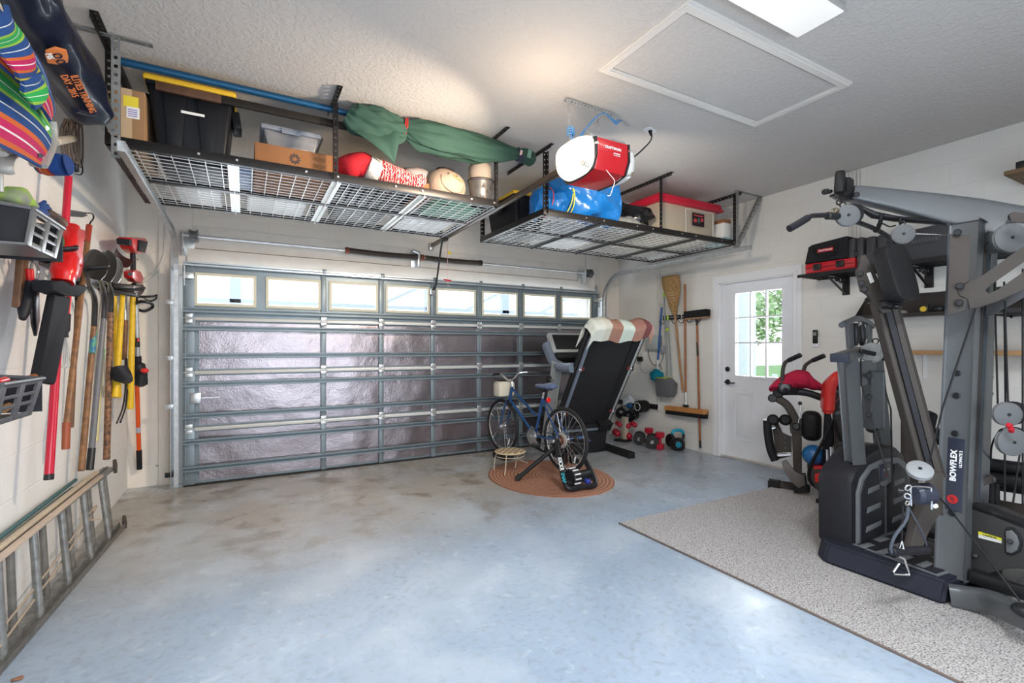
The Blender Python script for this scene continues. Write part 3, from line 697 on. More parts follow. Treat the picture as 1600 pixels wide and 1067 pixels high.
for i in range(len(prof) - 1):
    for k in range(5):
        f_ = k / 5; a, b_ = prof[i], prof[i + 1]; x = a[0] + (b_[0] - a[0]) * f_; pts.append((x, 3.385, 2.905 - (x - .6) * .012 + a[1] + (b_[1] - a[1]) * f_)); rad.append((a[2] + (b_[2] - a[2]) * f_, a[3] + (b_[3] - a[3]) * f_))
w.loft(pts, rad, 56, fold, up=(0, 0, 1)); w.jitter(.010, 9); w.build('canopy', m_canvas, um, ang=60)
w = MB(); fa, fb, ft = P(553, 206, Y=3.345), P(624, 203, Y=3.35), P(616, 254, Y=3.335)
w.surf(lambda u, v: fa.lerp(fb, u).lerp(ft, v ** 1.15) + V((0, -.028 * math.sin(math.pi * v) - .012 * math.sin(9 * u) * (1 - v), -.012 * math.sin(math.pi * u) * (1 - v))), 18, 10, .006); w.build('canopy_flap', m_canvas, um, ang=80)
m_redband = M('red_strap', (.60, .03, .03), r=.5)
for dx in (-.008, .006):
    w = MB(); w.loft([V((1.01 + dx + .01 * math.sin(a), 3.385 + .043 * math.cos(a), 2.90 + .066 * math.sin(a))) for a in [2 * math.pi * k / 24 for k in range(24)]], .005, 8, closed=True); w.build('red_tie', m_redband, um)
w = MB(); w.loft([V((1.945, 3.385 + .04 * math.cos(a), 2.89 + .05 * math.sin(a))) for a in [2 * math.pi * k / 24 for k in range(24)]], .007, 8, closed=True); w.tube([(1.945, 3.34, 2.90), (1.95, 3.33, 2.86), (1.94, 3.33, 2.82), (1.92, 3.34, 2.79)], .006); w.tube([(1.945, 3.34, 2.90), (1.965, 3.33, 2.85), (1.97, 3.335, 2.81)], .006); w.build('navy_tie', M('navy_strap', (.03, .03, .07), r=.6), um)
MB().box((1.945, 3.33, 2.885), (.02, .012, .04), (10, 10, 0), .004).build('tag', M('pink_tag', (.7, .5, .5), r=.6), um)
MB().box((2.02, 3.325, 2.89), (.035, .006, .07), (0, 12, 0), .002).build('velcro_patch', M('pale_green_patch', (.16, .30, .25), r=.9), um)
# santa stocking
m_redf = M('red_felt', (.42, .008, .018), r=.85, bump=.15, bs=120)
m_wfur = M('white_fleece', (.55, .52, .50), r=.95, bump=.6, bs=130)
st = thing('christmas_stocking', 'red christmas stocking with white cuff drooping over rack edge', 'stocking', (.70, 3.50, RT))
w = MB(); w.loft(smooth_path([(.58, 3.58, 2.56), (.61, 3.53, 2.585), (.66, 3.50, 2.60), (.72, 3.49, 2.62), (.77, 3.49, 2.595)], 5), [.03 + .055 * min(1, i / 8) for i in range(21)], 16, up=(0, 0, 1)); w.ball((.69, 3.5, 2.655), (.05, .05, .045)); w.jitter(.015, 14); w.build('foot', m_redf, st, ang=60)
w = MB(); w.loft([(.765, 3.49, 2.60), (.78, 3.49, 2.595), (.84, 3.485, 2.58), (.855, 3.485, 2.575)], [(.07, .075), (.092, .095), (.09, .09), (.065, .07)], 20); w.jitter(.012, 20); w.build('cuff', m_wfur, st, ang=60)
m_knit = M('red_white_knit', (.42, .015, .03), r=.9); N, L, b = nodes(m_knit)
tc = N.new('ShaderNodeTexCoord'); wv = N.new('ShaderNodeTexWave'); wv.inputs['Scale'].default_value = 16; wv.inputs['Distortion'].default_value = 8; wv.inputs['Detail'].default_value = 3; wv.inputs['Detail Scale'].default_value = 4
rp = N.new('ShaderNodeValToRGB'); rp.color_ramp.interpolation = 'CONSTANT'; rp.color_ramp.elements[0].color = (.26, .008, .018, 1); rp.color_ramp.elements[1].color = (.60, .52, .50, 1); rp.color_ramp.elements[1].position = .78
L.new(tc.outputs['Object'], wv.inputs[0]); L.new(wv.outputs['Fac'], rp.inputs[0]); L.new(rp.outputs[0], b.inputs['Base Color'])
w = MB(); w.loft(smooth_path([(.83, 3.52, 2.575), (.90, 3.50, 2.59), (1.0, 3.49, 2.575), (1.10, 3.49, 2.555), (1.16, 3.50, 2.575), (1.18, 3.51, 2.61)], 5), [.055, .07, .08, .085, .085] + [.08 - .0022 * i for i in range(21)], 18); w.jitter(.014, 12)
tag(w.build('knit_stocking', m_knit, ang=60), 'red knitted stocking with white zigzag pattern beside the white cuff', 'stocking')
w = MB(); w.ball((1.18, 3.70, 2.67), (.13, .12, .07)); w.ball((1.28, 3.68, 2.66), (.07, .09, .06)); w.jitter(.035, 10)
tag(w.build('plastic_bag', M('grey_plastic_film', (.42, .34, .32), r=.25, var=.5, vs=5, tint=(.30, .31, .33)), ang=70), 'crumpled grey plastic bag between knitted stocking and snowman head', 'bag')
# snowman head
hd = thing('snowman_head', 'beige cloth snowman head with stitched smile and black hat', 'decoration', (1.40, 3.56, RT))
w = MB(); w.ball((1.40, 3.60, 2.59), (.165, .15, .145), 28); w.jitter(.012, 8)
for v in w.bm.verts: v.co.z = max(v.co.z, RT)
w.build('head', M('beige_fleece', (.40, .30, .23), r=.95, bump=.3, bs=60), hd, ang=70)
w = MB(); c_ = V((1.40, 3.60, 2.59))
def onh(x, z): 
    dx, dz = x / .165, z / .145; return c_ + V((x, -.152 * math.sqrt(max(.02, 1 - dx * dx - dz * dz)) - .002, z))
w.tube([onh(-.075 + .0, .06), onh(-.08, .0), onh(-.04, -.05), onh(.03, -.07), onh(.09, -.05), onh(.11, .0)], .0022); w.build('stitched_smile', M('brown_thread', (.18, .10, .07), r=.8), hd)
w = MB(); w.ball(onh(-.02, .075), .006, 8); w.ball(onh(.045, .06), .006, 8); w.build('eyes', m_ink, hd)
w = MB(); w.loft([onh(.02, .065), onh(.03, .05), onh(.07, .035), onh(.11, .03)], [.008, .008, .006, .003], 8); w.build('nose', M('orange_thread', (.55, .25, .10), r=.8), hd)
w = MB(); w.lathe([(.0, .0), (.12, .0), (.125, .012), (.08, .02), (.075, .07), (0, .075)], (1.43, 3.68, 2.69), (.1, .1, 1), 28); w.jitter(.01, 10); w.build('black_hat', M('black_felt', (.03, .025, .025), r=.9), hd)
# pail with jack-o-lantern face, skull cap on top
pl = thing('pumpkin_face_pail', 'galvanised metal pail with cut-out grinning face at rack end', 'pail', (1.665, 3.50, RT))
pc = (1.665, 3.50, RT)
MB().lathe([(.0, 0), (.075, 0), (.078, .01), (.098, .185), (.104, .19), (.104, .20), (.098, .20)], pc, n=36).build('bucket', M('old_galvanised', (.17, .165, .16), r=.45, m=.6, var=.3, vs=14), pl)
def onp(a, h, off=.002):
    r_ = .078 + .02 * h / .185 + off; aa = R(a); return V((pc[0] + r_ * math.sin(aa), pc[1] - r_ * math.cos(aa), pc[2] + h))
def patch(w, poly):
    vs = [w.bm.verts.new(onp(a, h)) for a, h in poly]; vi = [w.bm.verts.new(onp(a, h, -.001)) for a, h in poly]; w.bm.faces.new(vs); n_ = len(poly)
    for i in range(n_): w.bm.faces.new((vs[i], vs[(i + 1) % n_], vi[(i + 1) % n_], vi[i]))
w = MB(); patch(w, [(-22, .125), (2, .125), (-9, .165)]); patch(w, [(22, .12), (44, .12), (33, .16)]); patch(w, [(4, .09), (24, .088), (14, .12)])
for a, h in ((-28, 0), (-8, -.018), (12, -.022), (32, -.012)): patch(w, [(a, .08 + h), (a + 10, .062 + h), (a + 20, .068 + h), (a + 22, .048 + h), (a + 10, .038 + h), (a - 2, .056 + h)])
w.build('face_cutout', m_ink, pl)
MB().torus((pc[0], pc[1], pc[2] + .20), (0, 0, 1), .104, .004).build('rim_wire', m_spring, pl)
w = MB(); w.lathe([(.088, .0), (.094, .05), (.092, .10), (.075, .135), (.04, .152), (0, .156)], (1.665, 3.50, RT + .203), n=28); w.jitter(.008, 12)
w.bm.faces.new(w.bm.verts[:28]) if False else None
tag(w.build('beige_cap', M('beige_fabric', (.32, .27, .22), r=.9, bump=.1, bs=90), ang=60), 'beige rounded cap sitting upside down on the metal pail', 'hat')
# ---- right rack load
m_tarp = M('blue_tarp', (.008, .15, .48), r=.25, bump=.25, bs=45, coat=.3)
tp_ = thing('blue_tarp', 'bulky blue plastic tarp folded and tied at the left of right rack', 'tarp', (2.65, 3.6, RT))
def crease(s1): return lambda t, i, n: 1 + .16 * math.sin(3 * t + s1) * math.sin(.35 * i + s1) + .07 * math.sin(7 * t + i * .5)
w = MB(); w.loft(smooth_path([(2.24, 3.66, 2.60), (2.28, 3.65, 2.60), (2.34, 3.63, 2.61), (2.42, 3.62, 2.63), (2.50, 3.61, 2.64), (2.58, 3.6, 2.645)], 5), [.03, .08] + [.11 + .004 * (i % 5) for i in range(24)], 26, crease(.5)); w.jitter(.035, 6)
for v in w.bm.verts: v.co.z = max(v.co.z, RT + .002)
w.build('small_roll', m_tarp, tp_, ang=25)
w = MB(); w.loft(smooth_path([(2.52, 3.6, 2.66), (2.58, 3.60, 2.68), (2.68, 3.57, 2.70), (2.80, 3.55, 2.71), (2.92, 3.54, 2.70), (3.0, 3.54, 2.69), (3.02, 3.54, 2.69)], 5), [(.07, .10)] + [(.14 + .05 * min(1, i / 10), .16 + .055 * min(1, i / 10)) for i in range(28)] + [(.18, .16), (.08, .07)], 30, crease(1.7)); w.jitter(.05, 4.5, 3)
for v in w.bm.verts: v.co.z = max(v.co.z, RT + .002)
w.build('large_roll', m_tarp, tp_, ang=25)
def ring(w, c_, rx, rz, r_, tilt=0): w.loft([V(c_) + V((tilt * math.sin(a), rx * math.cos(a), rz * math.sin(a))) for a in [2 * math.pi * k / 28 for k in range(28)]], r_, 8, closed=True); return w
ring(MB(), (2.37, 3.63, 2.62), .135, .135, .004, .02).build('red_cord', m_redband, tp_)
w = ring(MB(), (2.545, 3.60, 2.67), .155, .165, .005, .02); ring(w, (2.56, 3.60, 2.67), .158, .165, .005, -.01); w.build('yellow_cord', M('yellow_cord', (.75, .70, .08), r=.6), tp_)
tote(2.25, 2.62, 3.98, 4.57, RT, 2.82, 'black storage tote with yellow lid behind the blue tarp')
m_film = M('black_plastic_film', (.012, .012, .014), r=.14, bump=.3, bs=30, coat=.3)
w = MB(); w.loft(smooth_path([(3.12, 4.25, 2.90), (3.2, 4.05, 2.84), (3.32, 3.78, 2.74), (3.45, 3.52, 2.63), (3.47, 3.49, 2.62)], 6), [.05] + [.075 + .008 * math.sin(i * 1.3) for i in range(22)] + [.07, .03], 18, lambda t, i, n: 1 + .1 * math.sin(5 * t + i)); w.jitter(.02, 14)
tag(w.build('black_wrapped_roll', m_film, ang=25), 'shiny black plastic wrapped roll slanting down to the rack edge', 'roll')
w = MB(); w.ball((3.15, 3.75, 2.66), (.16, .16, .09), 22); w.ball((3.05, 3.9, 2.74), (.15, .15, .08), 22); w.jitter(.06, 7)
tag(w.build('black_plastic_bag', m_film, ang=25), 'crumpled black plastic bag lying between blue tarp and wrapped roll', 'bag')
w = MB(); w.ball((3.25, 3.58, 2.52), (.24, .13, .075), 26); w.jitter(.035, 9)
for v in w.bm.verts: v.co.z = max(v.co.z, RT + .001)
tag(w.build('clear_plastic_bag', M('milky_plastic_film', (.52, .53, .52), r=.2, alpha=.75, var=.3, vs=12), ang=40), 'clear plastic bag with grey contents lying below the black roll', 'bag')
rb = thing('red_lid_bin', 'frosted clear storage bin with bright red lid and picture card inside', 'storage bin', (4.1, 3.9, RT))
tbox(MB(), 3.64, 4.50, 3.47, 4.30, RT, 2.80, .035, .03).build('body', M('frosted_clear_plastic', (.60, .53, .42), r=.3, alpha=.72), rb)
w = MB(); tbox(w, 3.61, 4.53, 3.44, 4.33, 2.79, 2.87, -.012, .02); w.b2((3.59, 3.42, 2.785), (4.55, 4.35, 2.805), .006); w.build('lid', M('red_lid_plastic', (.55, .012, .04), r=.35), rb)
tbox(MB(), 3.72, 4.42, 3.53, 4.2, RT + .01, 2.62, 0, .03).build('yellow_contents', M('bin_yellow', (.75, .60, .25), r=.6), rb)
MB().b2((4.10, 3.462, 2.60), (4.28, 3.466, 2.735)).build('picture_card', M('black_card', (.02, .015, .02), r=.4), rb)
w = MB(); w.ball((4.14, 3.461, 2.655), (.028, .003, .022), 10); w.ball((4.245, 3.461, 2.67), (.022, .003, .022), 10); w.b2((4.12, 3.460, 2.703), (4.26, 3.463, 2.715)); w.build('card_print', M('red_print', (.55, .06, .07), r=.5), rb)
w = MB(); w.ball((4.195, 3.461, 2.66), (.018, .003, .03), 10); w.build('card_figure', M('dark_green_print', (.07, .12, .09), r=.5), rb)
w = MB(); e = .004
w.b2((4.0, 3.463, 2.50), (4.0 + e, 3.468, 2.765)); w.b2((4.0, 3.463, 2.762), (4.42, 3.468, 2.766)); w.b2((4.42, 3.463, 2.50), (4.42 + e, 3.468, 2.766)); w.build('moulded_frame', m_paper, rb)
sb = thing('small_white_carton', 'small white carton with brown top on teal box at rack corner', 'box', (4.61, 3.52, RT + .07))
tbox(MB(), 4.555, 4.665, 3.43, 3.62, RT + .0705, 2.69, 0, .004).build('carton', m_paper, sb); tbox(MB(), 4.55, 4.67, 3.425, 3.625, 2.68, 2.72, 0, .004).build('brown_top', m_card2, sb)
tag(tbox(MB(), 4.545, 4.67, 3.425, 3.66, RT, RT + .07, 0, .004).build('teal_box', M('teal_print', (.03, .30, .33), r=.5, var=.5, vs=20, tint=(.6, .7, .72))), 'teal and white flat box under the small white carton', 'box')
for (a, b_, z1, lab) in ((2.75, 3.3, 2.63, 'white translucent bin at the back of the right rack behind tarp'), (4.52, 4.67, 2.6, 'narrow white translucent bin in the far corner of the right rack')):
    tt = thing('translucent_bin', lab, 'plastic bin', ((a + b_) / 2, 4.3, RT)); tbox(MB(), a, b_, 4.1, 4.58, RT, z1 - .03, .02, .015).build('body', MATS['frosted_white_plastic'], tt); tbox(MB(), a - .01, b_ + .01, 4.09, 4.59, z1 - .03, z1, 0, .01).build('lid', m_paper, tt)

# ================================================================ CEILING
hx0, hx1, hy0, hy1 = 1.86, 3.36, 1.60, 2.27
t = thing('attic_hatch', 'rectangular attic access hatch framed with white moulding in ceiling', 'ceiling hatch', ((hx0 + hx1) / 2, (hy0 + hy1) / 2, 2.96))
w = MB()
for (o_, z_) in ((0, 2.985), (.012, 2.975), (.035, 2.982)):
    e = .06 - 2 * o_ if o_ < .03 else .02
    w.mitre((hx0 + o_, hy0 + o_), (hx1 - o_, hy1 - o_), e, lambda a, b, z: (a, b, z), z_, 3.0)
w.build('moulding', M('warm_white_moulding', (.74, .71, .67), r=.5), t)
MB().b2((hx0 + .066, hy0 + .066, 2.988), (hx1 - .066, hy1 - .066, 2.9995)).build('panel', m_ceil, t)
w = MB(); q = (hx0 + .06, hy0 + .06, hx1 - .06, hy1 - .06)
w.b2((q[0], q[3] - .006, 2.992), (q[2], q[3], 2.9995)); w.b2((q[2] - .006, q[1], 2.992), (q[2], q[3], 2.9995)); w.build('gap', m_ink, t)
t = thing('ceiling_light', 'long white flat diffuser strip light on the ceiling beside the hatch', 'light', (1.94, 1.36, 2.955))
MB().b2((1.34, 1.245, 2.958), (2.555, 1.48, 2.9999), .004).build('housing', M('light_housing', (.42, .42, .41), r=.4), t)
MB().b2((1.345, 1.25, 2.952), (2.548, 1.475, 2.960), .003).build('diffuser', M('light_diffuser', (.85, .85, .83), r=.4, em=(1, .98, .94), es=.4), t)

t = thing('ceiling_light', 'long white strip light on the ceiling behind the photographer', 'light', (1.1, 0, 2.955))  # housing for the added strip lamp, out of view
MB().b2((.48, -.12, 2.958), (1.72, .12, 2.9999), .004).build('housing', M('light_housing', (.42, .42, .41), r=.4), t)
MB().b2((.485, -.115, 2.952), (1.715, .115, 2.960), .003).build('diffuser', MATS['light_diffuser'], t)

# ================================================================ DOOR OPENER
op = thing('garage_door_opener', 'red and white garage door opener hanging from the ceiling', 'garage door opener', (2.0, 2.47, 2.38))
m_lens = M('lit_lens', (.9, .88, .82), r=.35, em=(1., .86, .66), es=1.6); m_lens2 = M('white_lens', (.80, .80, .78), r=.3)
def sect(x, yc, zc, ry, rz): return (x, yc, zc), (ry, rz)
def lens(xa, xb, mt):
    w = MB(); n_ = 10; ps, rs = [], []
    for k in range(n_ + 1):
        f_ = k / n_; s_ = math.sqrt(max(0., 1 - (1 - f_) ** 2)); ps.append((xa + (xb - xa) * f_, 2.47, 2.515 + .008 * f_)); rs.append((.15 * s_ + .012, .11 * s_ + .01))
    return w.loft(ps, rs, 36, up=(0, 0, 1), sq=.62)
lens(1.735, 1.875, m_lens).build('lit_lens', m_lens, op); lens(2.275, 2.135, m_lens2).build('lens', m_lens2, op)
m_red = M('glossy_red_plastic', (.55, .012, .02), r=.28, coat=.3)
w = MB(); prof2 = [(2.315, 2.61), (2.30, 2.605), (2.295, 2.50), (2.33, 2.42), (2.44, 2.395), (2.60, 2.40), (2.635, 2.44), (2.64, 2.62)]
w.prism([(y - 2.3, z - 2.3) for y, z in prof2], (2.005, 2.3, 2.3), (0, 1, 0), (0, 0, 1), .25, .012); w.build('red_cover', m_red, op)
for x in (1.873, 2.137):
    w = MB(); w.prism([((y - 2.465) * 1.02 + .165, (z - 2.5) * 1.03 + .2) for y, z in prof2], (x, 2.3, 2.3), (0, 1, 0), (0, 0, 1), .016, .006); w.build('black_bezel', m_blk, op)
    MB().cyl((x, 2.302, 2.565), (x, 2.286, 2.565), .009, n=12).build('screw', m_bolt, op)
text('CRAFTSMAN', .023, (2.0, 2.2935, 2.555), (1, 0, 0), (0, 0, 1), m_paper, op, bold=.0008); worn_print(8, .055, .009, (2.03, 2.292, 2.526), (1, 0, 0), (0, 0, 1), m_paper, op); worn_print(10, .055, .005, (2.03, 2.292, 2.514), (1, 0, 0), (0, 0, 1), m_paper, op)
MB().b2((1.86, 2.34, 2.60), (2.15, 2.64, 2.645), .01).build('chassis', m_gal, op)
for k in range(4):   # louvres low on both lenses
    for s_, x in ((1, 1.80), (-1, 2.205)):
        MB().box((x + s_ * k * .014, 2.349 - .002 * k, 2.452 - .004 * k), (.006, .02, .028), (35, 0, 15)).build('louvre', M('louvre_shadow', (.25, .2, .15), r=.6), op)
MB().bar((2.0, 2.62, 2.60), (2.0, 5.55, 2.56), .045, .035, (0, 0, 1), .004).build('rail', M('dark_rail', (.12, .09, .07), r=.4, m=.5), op)
w = MB(); w.box((2.0, 5.60, 2.55), (.06, .06, .09), None, .005); w.build('header_bracket', m_gal, op)
w = MB(); w.box((1.99, 5.12, 2.545), (.05, .1, .04), None, .006); w.tube([(1.99, 5.14, 2.535), (1.985, 5.2, 2.52), (1.98, 5.3, 2.25), (1.975, 5.36, 2.07), (1.96, 5.38, 2.02), (1.95, 5.41, 2.0)], .011); w.build('door_arm', m_blk, op)
w = MB(); w.box((1.95, 5.425, 1.985), (.05, .02, .07), None, .004); w.cyl((1.925, 5.415, 1.985), (1.975, 5.415, 1.985), .018); w.build('arm_bracket', m_gal, op)
w = MB(); w.tube([(2.03, 5.14, 2.53), (2.03, 5.14, 2.3), (2.03, 5.14, 2.06), (2.06, 5.14, 2.02)], .0035); w.build('release_rope', M('pink_rope', (.7, .45, .42), r=.8), op)
w = MB(); w.cyl((1.985, 5.14, 2.09), (2.075, 5.14, 2.085), .010, bev=.003); w.build('release_handle', m_red, op)
MB().prism([(-.02, -.02), (.025, -.012), (.02, .02), (-.022, .016)], (2.05, 5.13, 2.40), (1, .3, -.3), (0, 0, 1), .002).build('yellow_tag', M('yellow_tag', (.8, .6, .03), r=.5), op)
w = MB(); w.perf((1.885, 2.64, 2.985), (2.32, 2.65, 2.985), .035, (0, 0, 1), .003, .028, .012); w.perf((1.885, 2.625, 2.975), (2.32, 2.635, 2.975), .03, (0, 1, 0), .003, .028, .01)
w.perf((1.90, 2.625, 2.98), (1.90, 2.60, 2.64), .022, (0, 1, 0), .003, .05, .006); w.perf((2.18, 2.63, 2.95), (2.10, 2.60, 2.63), .022, (0, 1, 0), .003, .05, .006); w.bar((2.18, 2.632, 2.92), (1.93, 2.615, 2.68), .02, .003, (0, 1, 0)); w.build('hanging_bracket', m_gal, op)
m_bluew = M('blue_cable', (.08, .30, .65), r=.5)
w = MB()
for k in range(3): w.tube([(2.42 - .02 * k, 2.68, 2.985), (2.33, 2.64, 2.94 - .01 * k), (2.20, 2.63, 2.965), (2.08 - .012 * k, 2.62, 2.86 - .012 * k), (1.97, 2.61, 2.74 - .02 * k), (1.91, 2.60, 2.72), (1.905, 2.60, 2.78)], .0035, 6)
for k in range(4): w.torus((1.905, 2.605, 2.74 + k * .012), (.2 * k, .1, 1), .024, .0035, 16, 6)
w.build('blue_wires', m_bluew, op)
w = MB(); w.tube([(1.96, 2.31, 2.42), (1.975, 2.295, 2.39), (2.0, 2.28, 2.35), (1.985, 2.28, 2.30), (1.965, 2.28, 2.255), (1.945, 2.28, 2.25)], .0022); w.build('pull_string', m_paper, op)
w = MB(); w.tube([(2.735, 2.70, 2.975), (2.73, 2.69, 2.93), (2.62, 2.62, 2.83), (2.40, 2.55, 2.66), (2.26, 2.5, 2.60)], .0055); w.cyl((2.735, 2.71, 2.99), (2.735, 2.70, 2.95), .016, .008); w.build('power_cord', m_blk, op)
t = thing('ceiling_outlet', 'small white outlet plate on the ceiling with black plug', 'outlet', (2.735, 2.717, 2.995)); MB().box((2.735, 2.717, 2.996), (.115, .07, .007), (0, 0, 20), .003).build('plate', m_white, t)
t = MB().cyl((2.52, 2.72, 2.999), (2.52, 2.72, 2.985), .012, n=12).tube([(2.30, 2.66, 2.992), (2.4, 2.69, 2.992), (2.52, 2.72, 2.99)], .004).build('ceiling_wire_clip', m_gal); tag(t, 'small metal clip and thin wire on the ceiling near the opener', 'clip')
# ================================================================ BIKE, TRAINER, RUG, STOOL
FX, FY = V((_s, _c, 0)), V((_c, -_s, 0))   # view axis and view right, as plain world directions
w = MB(); rc = V((2.73, 4.10, 0)); rx, ry = .60, .72
def ell(a, k, z): return V((rc.x + rx * k * math.cos(a), rc.y + ry * k * math.sin(a), z))
m_rug = M('terracotta_rug', (.33, .15, .09), r=.95); N, L, b = nodes(m_rug)
tc = N.new('ShaderNodeTexCoord'); wv = N.new('ShaderNodeTexWave'); wv.wave_type = 'RINGS'; wv.rings_direction = 'Z'; wv.inputs['Scale'].default_value = 9; wv.inputs['Distortion'].default_value = 1.2
mp = N.new('ShaderNodeMapping'); mp.inputs['Scale'].default_value = (1, .84, 1); L.new(tc.outputs['Object'], mp.inputs[0]); L.new(mp.outputs[0], wv.inputs[0])
n1 = N.new('ShaderNodeTexNoise'); n1.inputs['Scale'].default_value = 140; L.new(tc.outputs['Object'], n1.inputs['Vector'])
rp = N.new('ShaderNodeValToRGB'); rp.color_ramp.elements[0].color = (.22, .09, .055, 1); rp.color_ramp.elements[1].color = (.47, .24, .15, 1); rp.color_ramp.elements[0].position = .35; rp.color_ramp.elements[1].position = .65
ma = N.new('ShaderNodeMath'); ma.operation = 'MULTIPLY_ADD'; ma.inputs[1].default_value = .3; L.new(wv.outputs['Fac'], ma.inputs[0]); 
m2_ = N.new('ShaderNodeMath'); m2_.operation = 'MULTIPLY'; m2_.inputs[1].default_value = .7; L.new(n1.outputs['Fac'], m2_.inputs[0]); L.new(m2_.outputs[0], ma.inputs[2]); L.new(ma.outputs[0], rp.inputs[0]); L.new(rp.outputs[0], b.inputs['Base Color'])
bp = N.new('ShaderNodeBump'); bp.inputs['Strength'].default_value = .6; bp.inputs['Distance'].default_value = .004; L.new(ma.outputs[0], bp.inputs['Height']); L.new(bp.outputs[0], b.inputs['Normal'])
rings = [(1.0, 0.0), (1.0, .006), (.985, .010), (.95, .010), (.5, .010), (.02, .010)]
rr = [[w.bm.verts.new(ell(2 * math.pi * k / 64, f_, z)) for k in range(64)] for f_, z in rings]
for i in range(len(rr) - 1):
    for k in range(64): w.bm.faces.new((rr[i][k], rr[i][(k + 1) % 64], rr[i + 1][(k + 1) % 64], rr[i + 1][k]))
w.bm.faces.new(rr[-1]); o = w.build('oval_rug', m_rug, origin=(rc.x, rc.y, 0)); tag(o, 'oval terracotta braided rug lying under the bicycle and trainer', 'rug')

m_bblue = M('bike_blue_paint', (.015, .075, .22), r=.22, coat=.6, m=.2); m_tyre = M('tyre_rubber', (.025, .025, .027), r=.65, bump=.4, bs=130); m_alu = M('polished_aluminium', (.78, .78, .78), r=.2, m=.95)
m_saddle = M('saddle_vinyl', (.10, .14, .24), r=.35); m_cream = M('cream_plastic', (.66, .62, .52), r=.45)
Rr = P(883, 687, D=4.82); Fr = P(785, 665, D=5.73); fd = (Fr - Rr); fd.z = 0; fd.normalize(); nd = V((fd.y, -fd.x, 0))
def PB(px, py, off=0.):   # point of the bicycle's own upright plane
    d = P(px, py, D=1.) - V((0, 0, CH)); o_ = V((0, 0, CH)); t = (Rr + nd * off - o_).dot(nd) / d.dot(nd); return o_ + d * t
bk = thing('bicycle', 'blue step-through bicycle clamped in a trainer on the terracotta rug', 'bicycle', (Rr.x, Rr.y, 0))
def wheel(c, rad, cass):
    ax = nd; hub = MB().cyl(c - ax * .05, c + ax * .05, .016, n=14).cyl(c - ax * .035, c - ax * .03, .032, n=16).cyl(c + ax * .03, c + ax * .035, .032, n=16).build('wheel_hub', m_alu, bk)
    MB().torus(c, ax, rad - .018, .020, 64, 12).build('tyre', m_tyre, hub); MB().torus(c, ax, rad - .040, .010, 64, 8).build('rim', m_alu, hub)
    x, z = frame(ax)
    for k in range(28):
        a = 2 * math.pi * k / 28; a2 = a + (.35 if k % 2 else -.35); sd = .03 if (k // 2) % 2 else -.03
        MB().cyl(c + (x * math.cos(a2) + z * math.sin(a2)) * .03 + ax * sd, c + (x * math.cos(a) + z * math.sin(a)) * (rad - .045), .0014, n=5).build('spoke', m_alu, hub)
    if cass:
        MB().cyl(c - ax * .055, c - ax * .045, .078, n=30).build('spoke_guard', M('clear_guard_disc', (.55, .50, .45), r=.25, alpha=.65), hub)
        w = MB()
        for k in range(5): w.cyl(c - ax * (.05 + k * .003), c - ax * (.052 + k * .003), .055 - .006 * k, n=24)
        w.build('cassette', m_rust, hub)
    x2 = c + (x * .6 + z * -.75) * (rad - .09); MB().box(x2, (.012, .012, .07), (20, 0, 0), .003).build('spoke_reflector', m_paper, hub)
wheel(Rr, .325, True); wheel(Fr, .315, False)
ht, hb = PB(800, 604), PB(796, 626); bb = PB(836, 681); sc = PB(848, 622); bend = PB(836, 647)
MB().cyl(ht, hb, .018, bev=.003).build('head_tube', m_bblue, bk)
MB().tube([ht + V((0, 0, -.02)), ht.lerp(bend, .55) + V((0, 0, -.012)), bend, sc.lerp(bb, .42)], .013).build('top_tube', m_bblue, bk)
MB().cyl(hb + V((0, 0, .02)), bb, .016).build('down_tube', m_bblue, bk); MB().cyl(bb, sc, .015).build('seat_tube', m_bblue, bk)
for s_ in (-1, 1):
    MB().tube([sc + V((0, 0, -.01)), sc.lerp(Rr, .3) + nd * .035 * s_, Rr + nd * .065 * s_], .008).build('seat_stay', m_bblue, bk)
    MB().tube([bb, bb.lerp(Rr, .3) + nd * .04 * s_, Rr + nd * .065 * s_], .009).build('chain_stay', m_bblue, bk)
    MB().tube([hb + nd * .04 * s_, hb.lerp(Fr, .4) + nd * .05 * s_, hb.lerp(Fr, .8) + nd * .05 * s_ - fd * .012, Fr + nd * .05 * s_], [.011] * 8 + [.009] * 6 + [.007] * 5).build('fork_leg', m_bblue, bk)
MB().cyl(hb - nd * .05, hb + nd * .05, .014).build('fork_crown', m_blk, bk)
MB().cyl(sc, sc + (sc - bb).normalized() * .10, .012).build('seat_post', m_alu, bk)
sp = sc + (sc - bb).normalized() * .12
w = MB(); w.loft([sp + fd * f_ + V((0, 0, h)) for f_, h in ((-.13, .0), (-.125, .012), (-.10, .02), (-.03, .012), (.04, .008), (.10, .01), (.14, .008), (.15, .0))], [(.02, .012), (.07, .03), (.085, .035), (.06, .032), (.032, .028), (.024, .024), (.02, .02), (.008, .01)], 20, up=(0, 0, 1)); w.build('saddle', m_saddle, bk)
w = MB(); 
for s_ in (-1, 1): w.tube([sp - fd * .09 + nd * .03 * s_ + V((0, 0, -.02)), sp + V((0, 0, -.035)) + nd * .02 * s_, sp + fd * .08 + nd * .012 * s_ + V((0, 0, -.01))], .004)
w.cyl(sp + V((0, 0, -.035)) - nd * .025, sp + V((0, 0, -.035)) + nd * .025, .014); w.build('saddle_rails', m_blk, bk)
MB().cyl(PB(856, 625), PB(856, 625) - fd * .02, .028, n=20, bev=.005).build('rear_reflector', M('red_reflector', (.7, .01, .01), r=.2, coat=.5), bk)
stp = ht + V((0, 0, .075)); MB().tube([ht, ht + V((0, 0, .05)), stp + fd * .03].copy(), .012).build('stem', m_alu, bk)
bar_c = stp + fd * .035
